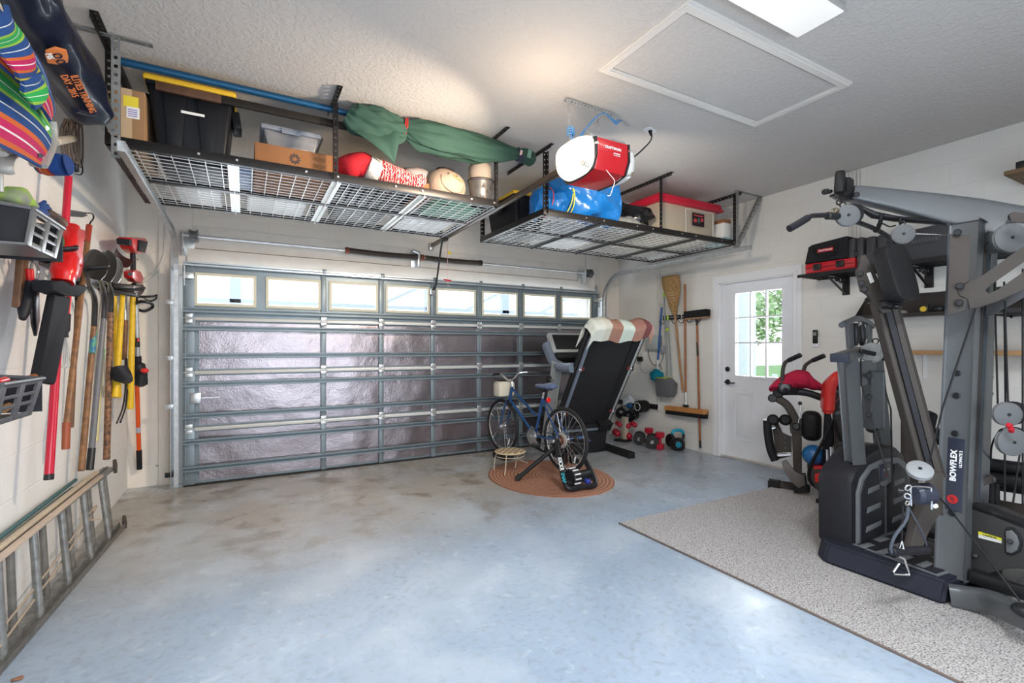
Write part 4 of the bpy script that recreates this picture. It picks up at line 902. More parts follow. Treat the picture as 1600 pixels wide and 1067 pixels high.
for s_, nm in ((-1, 'l'), (1, 'r')):
    e = bar_c + nd * .30 * s_ - fd * .12 + V((0, 0, .08)); m_ = bar_c + nd * .13 * s_ + fd * .0 + V((0, 0, .075))
    MB().tube([bar_c, bar_c + nd * .05 * s_ + V((0, 0, .01)), m_, m_.lerp(e, .5) + V((0, 0, .01)), e], .011).build('handlebar', m_alu, bk)
    MB().cyl(m_.lerp(e, .45), e + (e - m_).normalized() * .01, .018, .016, bev=.003).build('grip', m_blk, bk)
    MB().tube([m_.lerp(e, .4) + fd * .02, m_.lerp(e, .6) + fd * .05 + V((0, 0, -.01)), m_.lerp(e, 1.0) + fd * .045 + V((0, 0, -.02))], .006).build('brake_lever', m_blk, bk)
    MB().tube([m_.lerp(e, .3), m_ + fd * .12 + V((0, 0, -.03)), bar_c + fd * .13 + nd * .06 * s_ + V((0, 0, -.14)), hb + fd * .03 + V((0, 0, .05))], .003).build('brake_cable', m_blk, bk)
w = MB(); bc = ht + fd * .12 + V((0, 0, -.03)) - nd * .03; w.box(bc, (.23, .14, .18), Matrix((nd, fd, V((0, 0, 1)))).transposed(), .03); w.build('handlebar_box', m_cream, bk)
w = MB(); w.box(bc + V((0, 0, .095)), (.15, .08, .02), Matrix((nd, fd, V((0, 0, 1)))).transposed(), .008); w.build('box_lid', m_blk, bk)
w = MB(); 
for k in range(2): w.cyl(bb - nd * (.045 + k * .008), bb - nd * (.049 + k * .008), .085 - .02 * k, n=30)
w.build('chainring', m_alu, bk)
for s_ in (-1, 1):
    d_ = (fd * -.55 + V((0, 0, -.25))).normalized() * .165 * s_ * -1; p_ = bb + nd * .07 * s_ + d_
    MB().bar(bb + nd * .065 * s_, p_, .018, .012, nd, .003).build('crank_arm', m_alu, bk); MB().box(p_ + nd * .05 * s_, (.085, .09, .022), Matrix((nd, fd, V((0, 0, 1)))).transposed(), .005).build('pedal', m_blk, bk)
MB().tube([Rr - nd * .06 + V((0, 0, -.03)), Rr - nd * .06 + fd * .03 + V((0, 0, -.11)), Rr - nd * .06 + fd * .06 + V((0, 0, -.06))], .012).build('rear_derailleur', m_blk, bk)
w = MB(); 
for z0 in (.083, -.078): w.bar(bb - nd * .05 + V((0, 0, z0)), Rr - nd * .055 + V((0, 0, z0 * .55)), .005, .006)
w.build('chain', m_spring, bk)
# trainer
tn = thing('bike_trainer', 'black folding bicycle trainer holding the rear wheel of the blue bicycle', 'bike trainer', (Rr.x, Rr.y, 0))
m_tr = M('black_powder_coat', (.018, .018, .02), r=.35, coat=.2)
A1 = Rr - nd * .12; A2 = Rr + nd * .12; B1 = P(884, 764, Z=.045); B2 = P(934, 757, Z=.045)
MB().tube([A1 + V((0, 0, .01)), A1.lerp(B1, .5), B1.lerp(A1, .16), B1 + (B2 - B1) * .10, B1.lerp(B2, .5), B2 - (B2 - B1) * .10, B2.lerp(A2, .16), A2.lerp(B2, .5), A2 + V((0, 0, .01))], .024, 14).build('frame_hoop', m_tr, tn)
F1 = P(808, 748, Z=.03); F2 = Rr + nd * .36 + fd * .42; F2.z = .03
for f_, a_ in ((F1, A1), (F2, A2)):
    MB().cyl(a_.lerp(f_, .05) + V((0, 0, -.05)), f_, .021).build('folding_leg', m_tr, tn); MB().cyl(f_ + (a_ - f_).normalized() * .05, f_ - (a_ - f_).normalized() * .012, .028, bev=.006).build('rubber_foot', MATS['black_rubber'], tn)
    MB().box(a_ + V((0, 0, -.03)), (.05, .07, .10), Matrix((nd, fd, V((0, 0, 1)))).transposed(), .01).build('pivot_bracket', m_tr, tn)
MB().cyl(A1 - nd * .05, A1 + nd * .06, .02, bev=.004).build('axle_clamp', m_alu, tn); MB().cyl(A2 + nd * .12, A2 - nd * .06, .017, bev=.004).build('clamp_lever', m_bblue, tn)
MB().tube([A2 + nd * .10, A2 + nd * .16 + V((0, 0, -.01)), A2 + nd * .22 + V((0, 0, -.05))], .012).build('lever_handle', m_bblue, tn)
rl = P(897, 752, D=4.46); rl.z = .12
MB().cyl(rl - nd * .06, rl + nd * .02, .082, bev=.01, n=32).build('flywheel', m_tr, tn)
w = MB(); 
for k in range(12):
    a = 2 * math.pi * k / 12; x_, z_ = frame(nd); c_ = rl + (x_ * math.cos(a) + z_ * math.sin(a)) * .083
    w.box(c_ - nd * .02, (.07, .012, .006), Matrix((nd, (z_ * math.cos(a) - x_ * math.sin(a)), (x_ * math.cos(a) + z_ * math.sin(a)))).transposed(), .001)
w.build('roller_chevrons', m_paper, tn)
MB().cyl(rl + nd * .02, rl + nd * .19, .045, bev=.01).build('resistance_unit', m_blk, tn); MB().cyl(rl + nd * .10 - fd * .04 + V((0, 0, -.04)), rl + nd * .10 - fd * .10 + V((0, 0, -.045)), .024, bev=.006).build('blue_knob', M('blue_knob', (.03, .05, .35), r=.4), tn)
MB().bar(B1.lerp(A1, .12), B2.lerp(A2, .12), .03, .02, (0, 0, 1), .004).build('cross_brace', m_tr, tn)
dv = (B1 - A1).normalized(); off = -FX * .0255
text('KICKR', .052, A1.lerp(B1, .50) + (V((0, 0, CH)) - A1.lerp(B1, .5)).normalized() * .033, dv, FY, m_paper, tn, bold=.0015); text('SNAP', .045, A1.lerp(B1, .78) + (V((0, 0, CH)) - A1.lerp(B1, .5)).normalized() * .033, dv, FY, M('teal_ink', (.03, .45, .55), r=.5), tn, bold=.001)
tag(MB().box((Fr.x, Fr.y - .02, .042), (.14, .26, .085), (0, 0, 8), .02).build('wheel_riser', M('riser_black', (.02, .02, .02), r=.5)), 'black riser block under the front wheel of the blue bicycle', 'riser')
# plant-stand stool
sc_ = P(797, 703, D=5.12); sc_.z = .225; stl = thing('wire_stool', 'small round stool with woven rattan seat and cream wire legs', 'stool', (sc_.x, sc_.y, 0))
m_rat = M('woven_rattan', (.55, .43, .27), r=.8); N, L, b = nodes(m_rat); tc = N.new('ShaderNodeTexCoord'); ck = N.new('ShaderNodeTexChecker'); ck.inputs['Scale'].default_value = 26; ck.inputs[1].default_value = (.62, .50, .33, 1); ck.inputs[2].default_value = (.26, .18, .10, 1); L.new(tc.outputs['Object'], ck.inputs[0]); L.new(ck.outputs[0], b.inputs['Base Color'])
MB().cyl(sc_ - V((0, 0, .018)), sc_, .158, bev=.008, n=40).build('seat', m_rat, stl); MB().torus(sc_ - V((0, 0, .012)), (0, 0, 1), .158, .008).build('seat_rim', M('rattan_rim', (.60, .48, .30), r=.7), stl)
m_cw = M('cream_wire', (.58, .50, .40), r=.45)
MB().torus(sc_ - V((0, 0, .055)), (0, 0, 1), .150, .004).build('wire_ring', m_cw, stl)
for q in ((772, 735), (788.5, 743), (805, 731), (824.5, 724)):
    f_ = P(*q, Z=.008); d_ = (f_ - V((sc_.x, sc_.y, 0))); d_.z = 0; d_.normalize(); MB().tube([sc_ + d_ * .13 - V((0, 0, .02)), sc_ + d_ * .155 - V((0, 0, .06)), V((sc_.x, sc_.y, .10)) + d_ * .165, f_ + V((0, 0, .004))], .0055).build('leg', m_cw, stl)

# ================================================================ TREADMILL
TB = V((-.1, -.995, 0)).normalized(); TL = V((-TB.y, TB.x, 0)); To = V((3.70, 4.85, 0)); tk = R(33); TU = (V((0, 0, 1)) * math.cos(tk) + TB * math.sin(tk)); TN = TL.cross(TU).normalized()
if TN.dot(FX) > 0: TN = -TN      # normal towards the viewer side
Tm = Matrix((TL, TU, TN)).transposed()
def TP(a, b_, c_=0.): return To + V((0, 0, .30)) + TL * a + TU * b_ + TN * c_
td = thing('treadmill', 'folded black treadmill leaning beside the bicycle with towel over its top', 'treadmill', (To.x, To.y, 0))
m_tb = M('treadmill_black', (.02, .02, .022), r=.4); m_belt = M('treadmill_belt', (.022, .022, .024), r=.6, bump=.25, bs=260); m_tg = M('treadmill_grey_blue', (.20, .24, .31), r=.35, m=.2); m_ts = M('treadmill_silver', (.48, .50, .50), r=.35, m=.4); m_step = M('treadmill_step', (.13, .17, .20), r=.5)
LT = 1.46
MB().box(TP(0, LT / 2 - .02), (.50, LT - .12, .05), Tm, .012).build('belt', m_belt, td)
for s_ in (-1, 1):
    MB().box(TP(.30 * s_, LT / 2, -.01), (.075, LT, .085), Tm, .015).build('side_rail', m_tb, td)
    MB().box(TP(.345 * s_, LT / 2 + .02, .03), (.02, LT - .2, .02), Tm, .006).build('side_trim', m_ts if s_ > 0 else m_tg, td)
    MB().box(TP(.37 * s_, LT / 2 + .03, -.01), (.03, LT - .1, .06), Tm, .01).build('side_cover', m_tb, td)
    for h in (.30, .95):
        MB().cyl(TP(.315 * s_, h, .03), TP(.315 * s_, h, .05), .026, bev=.004).build('pivot_washer', M('maroon_washer', (.12, .02, .02), r=.5), td); MB().cyl(TP(.345 * s_, h - .01, .03), TP(.345 * s_, h - .01, .052), .022, bev=.004).build('pivot_cap', m_bolt, td)
w = MB(); w.box(TP(0, LT, .01), (.76, .07, .10), Tm, .015); w.cyl(TP(.32, LT - .03, .04), TP(.32, LT - .03, .07), .03, bev=.004); w.build('rear_end_cap', m_tb, td)
MB().box(TP(0, .02, .05), (.70, .10, .10), Tm, .02).build('step_plate', m_step, td)
MB().box(TP(.26, .11, .07), (.17, .10, .10), Tm, .012).build('step_bracket', m_tb, td)
w = MB(); w.prism([(-.34, .25), (.34, .25), (.30, -.04), (.20, -.10), (-.20, -.10), (-.33, -.02)], To + V((0, 0, .12)) + TB * .0, TL, (0, 0, 1), .24, .03); w.build('motor_hood', m_tb, td)
MB().bar(To + TL * -.42 + V((0, 0, .035)), To + TL * .42 + V((0, 0, .035)), .08, .06, None, .012).build('cross_foot', m_tb, td)
for s_ in (-1, 1):
    MB().bar(To + TL * .385 * s_ - TB * .55 + V((0, 0, .035)), To + TL * .385 * s_ + TB * .52 + V((0, 0, .035)), .07, .055, None, .012).build('base_rail', m_tb, td)
    MB().bar(To + TL * .385 * s_ - TB * .22 + V((0, 0, .05)), To + TL * .40 * s_ + TB * .12 + V((0, 0, 1.14)), .10, .055, None, .015).build('upright', m_ts, td)
    w = MB(); h_ = lambda b_, z: To + TL * .405 * s_ + TB * b_ + V((0, 0, z))
    w.loft(smooth_path([h_(-.16, 1.36), h_(-.12, 1.30), h_(0, 1.17), h_(.14, 1.10), h_(.30, 1.085), h_(.48, 1.09)], 6), [(.05, .06)] * 6 + [(.045, .055)] * 25, 16, sq=.7); w.build('handrail', m_tg if s_ < 0 else m_tb, td)
MB().cyl(To - TL * .43 + TB * .03 + V((0, 0, .94)), To - TL * .50 + TB * .03 + V((0, 0, .94)), .038, bev=.01).build('lock_knob', m_blk, td); MB().cyl(To - TL * .48 + TB * .03 + V((0, 0, .93)), To - TL * .46 + TB * .14 + V((0, 0, .93)), .008).build('knob_shaft', m_bolt, td)
cn = To - TB * .12 + V((0, 0, 1.37)); cm_ = Matrix((TL, (V((0, 0, 1)) * .83 - TB * .55).normalized(), TL.cross((V((0, 0, 1)) * .83 - TB * .55).normalized()))).transposed()
MB().box(cn, (.76, .30, .07), cm_, .02).build('console', m_ts, td); MB().box(cn + cm_.col[2] * (.03 if cm_.col[2].dot(TB) > 0 else -.03), (.66, .22, .03), cm_, .01).build('console_screen', m_tb, td)
MB().box(cn + V((0, 0, -.17)) + TB * .06, (.70, .10, .14), cm_, .03).build('console_tray', m_tb, td)
# towel
cols = [(0, (.66, .70, .64)), (.20, (.62, .60, .52)), (.30, (.36, .19, .14)), (.47, (.60, .70, .64)), (.64, (.38, .19, .15)), (.80, (.16, .045, .045)), (.90, (.42, .24, .19))]
m_towel = stripes('banded_towel', cols, (1, 0, 0), 1., .95, .4)
def tw(u, v):
    a = -.44 + .88 * u; lift = .012 * math.sin(u * 9) + .01 * math.sin(u * 23 + v * 4)
    if v < .42: t_ = v / .42; b_, c_ = LT + .09 + lift - .17 * (1 - t_) - (.05 * math.sin(u * 5) + .02 * math.sin(19 * u)) * (1 - t_) * .3,   .115 + .01 * math.sin(u * 12)
    elif v < .58: t_ = (v - .42) / .16; b_, c_ = LT + .09 + lift + .02 * math.sin(math.pi * t_), .115 - .20 * t_
    else: t_ = (v - .58) / .42; b_, c_ = LT + .055 + lift - .22 * t_, -.09
    ed = max(0, abs(u - .5) - .42) / .08
    return TP(a - math.copysign(.03 * ed, a), b_ - .12 * ed * (1 if u < .5 else .6), c_)
tag(MB().surf(tw, 40, 16, .008).build('towel', m_towel, ang=70), 'banded mint, cream and brown towel draped over the folded treadmill', 'towel')
def tw2(u, v): return TP(.0 + .16 * u - .02, LT + .13 + .03 * math.sin(u * 3.1) - .06 * v, .06 - .15 * v)
# ================================================================ RIGHT WALL, BACK PART
def W_(px, py, off=0.): return P(px, py, X=XR - off)
m_pvc = M('painted_conduit', (.62, .60, .56), r=.5)
w = MB(); c0 = W_(1029.5, 642, .02); w.cyl(c0, (c0.x, c0.y, 2.98), .0125, n=12); w.cyl(c0, c0 + V((0, -.0, .04)), .016, n=12)
for z in (W_(1029, 475, .02).z, W_(1029, 511, .02).z, W_(1029, 620, .02).z): w.box((c0.x + .005, c0.y, z), (.03, .06, .014), None, .003)
tag(w.build('conduit_pipe', m_pvc), 'thin vertical conduit pipe running down the wall behind the blue duster', 'pipe')
for px in (1329, 1341):
    c0 = W_(px, 300, .02); tag(MB().cyl((c0.x, c0.y, 2.2), (c0.x, c0.y, 2.99), .013, n=12).build('conduit_pipe', m_pvc), 'short white conduit at the ceiling behind the home gym, ' + ('nearer the entry door' if px < 1335 else 'farther from the entry door'), 'pipe')
m_ibox = M('pale_green_grey_box', (.42, .47, .46), r=.45)
t = thing('irrigation_controller', 'pale grey control box on the wall left of the blue duster pole', 'control box', W_(1018, 547, .05))
a, b_ = W_(1008, 546, .09), W_(1026, 523, .09); MB().b2((XR - .09, b_.y, a.z), (XR - .01, a.y, b_.z), .01).build('case', m_ibox, t); MB().b2((XR, b_.y - .015, a.z + .01), (XR - .05, a.y + .0, b_.z - .01), .006).build('back_box', M('dark_grey_plastic', (.16, .17, .19), r=.5), t)
MB().tube([(XR - .05, a.y - .02, a.z + .01), (XR - .04, a.y - .03, a.z - .1), (XR - .03, a.y - .08, a.z - .2), (XR - .03, a.y - .14, a.z - .22), (XR - .03, a.y - .2, a.z - .2), (XR - .03, a.y - .26, a.z - .27)], .004).build('cable', m_blk, t)
t = thing('power_outlet', 'white wall outlet with a big black plug beside the treadmill', 'outlet', W_(1005, 565, .0)); a = W_(1006, 556, .0)
MB().box((XR - .004, a.y, a.z), (.008, .075, .12), None, .003).build('plate', m_white, t); p_ = W_(1000, 561, .05); MB().box((p_.x, a.y + .03, p_.z), (.055, .07, .07), None, .008).build('plug', m_blk, t)
MB().tube([(p_.x, a.y + .02, p_.z - .03), (p_.x, a.y + .01, p_.z - .14), (p_.x + .01, a.y - .08, p_.z - .20), (p_.x + .02, a.y - .16, p_.z - .16), (p_.x + .02, a.y - .22, p_.z - .12)], .003).build('cord', M('grey_cord', (.3, .28, .27), r=.6), t)
t = thing('wall_transformer', 'small grey plug-in transformer on the wall beside the blue duster pole', 'adapter', W_(1036, 552, .02)); a = W_(1036, 546, .03)
MB().box((XR - .03, a.y, a.z), (.05, .07, .10), None, .008).build('body', M('mid_grey_plastic', (.32, .33, .37), r=.5), t); MB().tube([(XR - .03, a.y, a.z - .05), (XR - .03, a.y + .0, a.z - .10), (XR - .03, a.y + .05, a.z - .2), (XR - .03, a.y + .1, a.z - .27)], .0035).build('cable', m_blk, t)
# duster
t = thing('duster', 'long-handled duster with blue pole and turquoise chenille head', 'duster', W_(1027, 600, .06)); a, b_, c_ = W_(1034, 480, .06), W_(1028, 562, .07), W_(1027, 582, .08)
MB().cyl(a, b_, .013).build('blue_pole', M('pole_blue', (.01, .08, .30), r=.35), t); MB().cyl(b_, c_, .010).build('ferrule', m_white, t); MB().torus(a + V((0, 0, .03)), (0, 1, 0), .012, .003, 16, 6).build('hanging_loop', m_alu, t)
hd_ = W_(1026, 587, .10); w = MB(); w.ball(hd_, (.06, .105, .085), 30); w.ball(hd_ + V((0, 0, .02)), (.055, .112, .05), 30); w.jitter(.022, 42); w.build('head', M('turquoise_chenille', (.0, .22, .32), r=.95, bump=.6, bs=110), t, ang=70)
# two organiser rails with hooks
def organiser(pa, pb, py, label):
    t = thing('tool_organiser', label, 'tool rack', W_((pa + pb) / 2, py, .02)); a, b_ = W_(pa, py, .02), W_(pb, py, .02); z = (a.z + b_.z) / 2
    MB().b2((XR - .03, b_.y, z - .03), (XR - .005, a.y, z + .03), .006).build('rail', m_blk, t); MB().b2((XR - .034, b_.y + .01, z - .006), (XR - .028, a.y - .01, z + .006), .002).build('rail_trim', M('mid_grey_plastic', (.3, .3, .3)), t)
    n_ = max(2, int((a.y - b_.y) / .11))
    for k in range(n_):
        y = a.y - .04 - (a.y - b_.y - .08) * k / (n_ - 1); MB().tube([(XR - .03, y, z - .03), (XR - .05, y, z - .07), (XR - .09, y, z - .085), (XR - .12, y, z - .07), (XR - .125, y + .01, z - .045)], .005).build('hook', m_blk, t)
organiser(1036, 1063, 496, 'black tool rail with hooks behind the straw broom'); organiser(1066, 1100, 494, 'black tool rail with hooks behind the push brooms')
# dustpan with two grey poles
t = thing('upright_dustpan', 'grey upright dustpan with lime tips hanging from the tool rail', 'dustpan', W_(1048, 620, .08)); m_pg = M('grey_green_pole', (.24, .27, .28), r=.4, m=.3); m_lime = M('lime_plastic', (.40, .60, .03), r=.5)
MB().cyl(W_(1037.5, 463, .06), W_(1042.5, 588, .10), .010).build('pole', m_pg, t); MB().cyl(W_(1043.5, 500, .07), W_(1049, 588, .10), .010).build('pole', m_pg, t)
MB().cyl(W_(1037.3, 457, .06), W_(1037.5, 464, .06), .013).build('tip', m_lime, t); MB().cyl(W_(1043, 493, .07), W_(1043.5, 500, .07), .013).build('tip', m_lime, t); MB().box(W_(1043, 515, .075), (.03, .05, .04), None, .008).build('clip', m_lime, t)
m_dp = M('dustpan_grey', (.13, .13, .14), r=.5); q = [W_(1034.5, 589, .0), W_(1053, 590, .0), W_(1062, 599, .0), W_(1061, 613, .0), W_(1057, 620, .0), W_(1037.5, 618, .0)]
w = MB(); w.prism([(v.y, v.z) for v in q], (XR - .09, 0, 0), (0, 1, 0), (0, 0, 1), .12, .012); w.build('pan', m_dp, t); w = MB(); w.b2((XR - .155, q[1].y, q[0].z - .006), (XR - .03, q[0].y, q[0].z + .006), .003); w.build('lip', m_lime, t)
# straw broom, head up
t = thing('straw_broom', 'corn straw broom hanging head up with stitched golden bristles', 'broom', W_(1054, 610, .06))
m_straw = M('broom_straw', (.42, .26, .11), r=.9, var=.4, vs=40, tint=(.25, .14, .05), bump=.5, bs=160); m_han = M('light_wood_handle', (.42, .21, .08), r=.4, var=.25, vs=10); m_hor = M('orange_wood_handle', (.36, .12, .035), r=.35, var=.2, vs=10)
ctl = [W_(1047.5, 431, .10), W_(1047.5, 438, .10), W_(1050, 450, .10), W_(1051.5, 465, .10), W_(1052.5, 478, .09), W_(1054, 487, .08), W_(1054.5, 492, .07)]
w = MB(); w.loft(smooth_path(ctl, 5), [(.135, .03)] * 1 + [(.145, .04)] * 8 + [(.145 - .0066 * i, .045) for i in range(1, 13)] + [(.06 - .004 * i, .04 - .002 * i) for i in range(10)], 40, lambda t_, i, n: 1 + .05 * math.sin(17 * t_ + i * .2), up=(1, 0, 0)); w.jitter(.005, 60); w.build('bristles', m_straw, t, ang=60)
for k, (px, py, rr_) in enumerate(((1050.5, 457, .100), (1051, 461, .093), (1051.5, 465, .086), (1051.8, 469, .078))):
    c_ = W_(px, py, .10); w = MB(); w.loft([c_ + V((.05 * math.sin(a), rr_ * math.cos(a), .01 * math.sin(a))) for a in [2 * math.pi * i / 28 for i in range(28)]], .004, 6, closed=True); w.build('stitching', M('red_white_twine', (.55, .35, .22), r=.8), t)
MB().cyl(W_(1054.3, 489, .07), W_(1067, 611, .05), .0135, bev=.004).build('handle', m_han, t)
# push broom hanging head down
m_bris = M('black_bristle', (.02, .02, .022), r=.95, bump=.8, bs=220)
t = thing('push_broom', 'push broom with wide light wood head hanging bristles down', 'broom', W_(1072, 652, .08))
MB().cyl(W_(1070, 444, .05), W_(1071.3, 613, .06), .0125, bev=.003).build('handle', m_hor, t); MB().cyl(W_(1071.3, 611, .06), W_(1071.8, 632, .07), .009).build('ferrule', m_alu, t)
a, b_ = W_(1042, 637, .07), W_(1103, 644, .09); MB().bar(a, b_, .07, .035, (0, 0, 1), .01).build('block', M('orange_wood_block', (.55, .25, .08), r=.45, var=.2, vs=9), t)
w = MB(); d_ = V((0, 0, -.045)); w.bar(a + d_ + V((-.0, -.01, 0)), b_ + d_ + V((0, -.0, 0)), .06, .06, (0, 0, 1), .006); w.jitter(.006, 40); w.build('bristles', m_bris, t); MB().box(W_(1071.5, 634, .07), (.045, .07, .03), None, .008).build('socket', m_blk, t)
t = thing('push_broom', 'push broom hanging head up with black bristles beside the door', 'broom', W_(1090, 700, .08))
a, b_ = W_(1072, 494, .07), W_(1106, 490.5, .07); w = MB(); w.bar(a + V((0, 0, .015)), b_ + V((0, 0, .015)), .07, .075, (0, 0, 1), .008); w.jitter(.006, 40); w.build('bristles', m_bris, t); MB().bar(a + V((0, 0, -.03)), b_ + V((0, 0, -.03)), .065, .02, (0, 0, 1), .006).build('block', m_han, t)
MB().cyl(W_(1089, 500, .06), W_(1093.8, 690, .05), .0125).build('handle', m_hor, t); MB().cyl(W_(1093.8, 688, .05), W_(1094.3, 700, .05), .014, bev=.003).build('end_cap', m_blk, t); MB().cyl(W_(1089, 499, .06), W_(1089.2, 508, .06), .016, .013).build('socket', m_blk, t)
MB().cyl(W_(1089.6, 535, .059), W_(1090.3, 556, .058), .0135).build('paper_label', M('dark_label', (.03, .03, .02), r=.4), t)
# kettlebell
kb = P(1059, 703, Z=0); kb.x = min(kb.x, XR - .12); t = thing('kettlebell', 'black kettlebell with turquoise handle on the floor by the wall', 'kettlebell', kb)
w = MB(); w.lathe([(0, 0), (.07, .002), (.088, .03), (.092, .08), (.08, .125), (.05, .15), (0, .16)], kb, n=30); w.build('body', m_blk, t, ang=60)
pth = smooth_path([kb + FY * .062 * -1 + V((0, 0, .13)), kb - FY * .075 + V((0, 0, .19)), kb - FY * .055 + V((0, 0, .245)), kb + V((0, 0, .255)), kb + FY * .055 + V((0, 0, .245)), kb + FY * .075 + V((0, 0, .19)), kb + FY * .062 + V((0, 0, .13))], 6)
MB().loft(pth[:9], .018, 12).loft(pth[-9:], .018, 12).build('handle_sides', m_blk, t); m_turq = M('turquoise_plastic', (.01, .33, .50), r=.4); MB().loft(pth[8:-8], .020, 14).build('handle_grip', m_turq, t)
e_ = kb - FX * .086 - FY * .02 + V((0, 0, .085)); MB().cyl(e_, e_ - FX * .012, .036, n=24, bev=.003).build('emblem', m_turq, t); MB().torus(e_ - FX * .013, FX, .018, .004, 20, 6).build('emblem_ring', m_blk, t)
# dumbbells and weights on the floor
m_dred = M('red_vinyl', (.42, .01, .03), r=.35, coat=.2); m_iron = M('black_iron', (.022, .02, .02), r=.4, m=.3); m_chr = M('chrome', (.8, .8, .8), r=.12, m=1)
def dumb_up(c, label):
    t = thing('dumbbell', label, 'dumbbell', c, 'red dumbbells standing on end')
    for z in (0., .15): MB().loft([c + V((0, 0, z)), c + V((0, 0, z + .01)), c + V((0, 0, z + .065)), c + V((0, 0, z + .075))], [.045, .058, .058, .045], 8).build('head', m_dred, t)
    MB().cyl(c + V((0, 0, .07)), c + V((0, 0, .155)), .022).build('grip', m_dred, t)
dumb_up(P(1014, 694, Z=0), 'red dumbbell standing on end behind the two black plates'); dumb_up(P(1031, 702, Z=0), 'red dumbbell standing on end next to the kettlebell')
def dumb_plate(c, label, rr_=.075):
    t = thing('plate_dumbbell', label, 'dumbbell', (c.x, c.y, 0), 'black plate dumbbells'); ax = (V((-.75, -.66, 0))).normalized(); c = V((c.x, c.y, rr_ + .008))
    for o_ in (-.0, .17):
        for k, r3 in ((0, rr_), (.022, rr_ * .96)): MB().lathe([(0, 0), (rr_ * .25, .0), (r3 * .75, -.001), (r3 * .8, -.004), (r3, -.002), (r3, .018), (0, .018)], c - ax * (o_ + k), ax, 28).build('plate', m_iron, t)
    MB().cyl(c + ax * .05, c - ax * .24, .012).build('bar', m_chr, t); MB().lathe([(0, 0), (.026, 0), (.026, .018), (.018, .024), (.012, .03)], c + ax * .005, ax, 12).build('spin_collar', m_chr, t)
    w = MB(); x_, z_ = frame(ax)
    w.loft([c + ax * .0015 + (x_ * math.cos(a) + z_ * math.sin(a)) * rr_ * .64 for a in [math.pi * .1 + math.pi * .8 * i / 12 for i in range(13)]], .0035, 6); w.loft([c + ax * .0015 + (x_ * math.cos(a) + z_ * math.sin(a)) * rr_ * .64 for a in [math.pi * 1.1 + math.pi * .8 * i / 12 for i in range(13)]], .0035, 6); w.build('white_lettering', m_paper, t)
dumb_plate(P(998, 696, Z=0) + V((.02, .02, 0)), 'black plate dumbbell on the floor left of its twin', .078); dumb_plate(P(1017, 702, Z=0) + V((.02, .0, 0)), 'black plate dumbbell in front of the red dumbbells', .086)
pc_ = P(1041, 700, Z=0); t = MB().lathe([(0, 0), (.02, 0), (.085, .0), (.085, .02), (0, .02)], (pc_.x + .12, pc_.y + .03, .086), (-1, .1, .1), 28).build('weight_plate', m_iron); tag(t, 'loose black weight plate leaning on the wall behind the red dumbbell', 'weight plate')
# small tree stand with round red dumbbells
ts = P(976, 690, Z=0) + FX * .05; t = thing('dumbbell_stand', 'beige stand by the wall holding small round red dumbbells', 'stand', (ts.x, ts.y, 0))
w = MB(); w.b2((ts.x - .01, ts.y - .045, 0), (ts.x + .05, ts.y + .045, .34), .01); w.build('post', M('beige_stand', (.50, .43, .33), r=.6), t); MB().box((ts.x - .02, ts.y, .015), (.16, .20, .03), (0, 0, 20), .008).build('foot', m_iron, t)
for px, py, r_, lab in ((968, 663.5, .036, 'top left'), (981.5, 665.5, .039, 'top middle'), (992, 664, .037, 'top right'), (964.5, 677, .048, 'lower left'), (983, 681.5, .048, 'lower right')):
    D_ = (ts - V((0, 0, 0))).dot(FX) - .02; c_ = P(px, py, D=D_); t2 = thing('dumbbell', 'small round-ended red dumbbell on the beige stand, ' + lab, 'dumbbell', c_ - V((0, 0, r_)), 'round red dumbbells')
    w = MB(); w.ball(c_, (r_, r_, r_), 16); w.build('head', m_dred, t2); c2 = c_ + FX * .13; MB().ball(c2, (r_, r_, r_), 16).build('head', m_dred, t2); MB().cyl(c_, c2, .014).build('grip', m_dred, t2)
# wall bar with plates
a, b_ = W_(963, 626, .02), W_(1027, 637, .02); t = thing('wall_bar', 'black wall-mounted bar holding a stack of weight plates', 'wall bracket', W_(1000, 640, .02)); zb = .5 * (a.z + b_.z) 
MB().b2((XR - .03, b_.y, zb - .035), (XR, a.y, zb + .035), .005).build('bar', m_blk, t); pg = W_(1012, 634, .06)
MB().cyl((XR, pg.y, pg.z), (XR - .33, pg.y, pg.z), .012).build('peg', m_chr, t)
for k in range(5): 
    o = MB().lathe([(.013, 0), (.03, 0), (.078 + .006 * (k % 2), .0), (.082 + .006 * (k % 2), .012), (.078 + .006 * (k % 2), .028), (.013, .028)], (XR - .09 - .034 * k, pg.y, pg.z), (-1, 0, 0), 30).build('weight_plate', m_iron); tag(o, ('outermost' if k == 4 else 'innermost' if k == 0 else ['', 'second', 'middle', 'fourth'][k]) + ' black weight plate in the stack on the wall bar peg', 'weight plate', 'weight plates on the peg')
w = MB(); w.loft([V((XR - .258, pg.y + math.cos(a) * .055, pg.z + math.sin(a) * .055)) for a in [2 * math.pi * i / 10 for i in range(10)]], .004, 6, closed=True); o = w.build('plate_marking', m_paper); o.parent = bpy.data.objects['weight_plate.005'] if 'weight_plate.005' in bpy.data.objects else None; o.location = V(o['_o']) - V(o.parent['_o']) if o.parent else o.location
c_ = W_(981, 626, .12); w = MB(); w.ball(c_, (.07, .10, .07), 20); w.jitter(.05, 12); tag(w.build('plastic_bag', M('white_plastic_film', (.62, .66, .70), r=.3), ang=50), 'small crumpled white bag on the wall bar beside the weight plates', 'bag')
c_ = W_(984, 634, .16); w = MB(); w.ball(c_, (.04, .05, .035), 14); w.jitter(.015, 20); tag(w.build('blue_pouch', M('blue_pouch', (.02, .12, .28), r=.5), ang=50), 'small dark blue pouch hanging below the white bag', 'pouch')
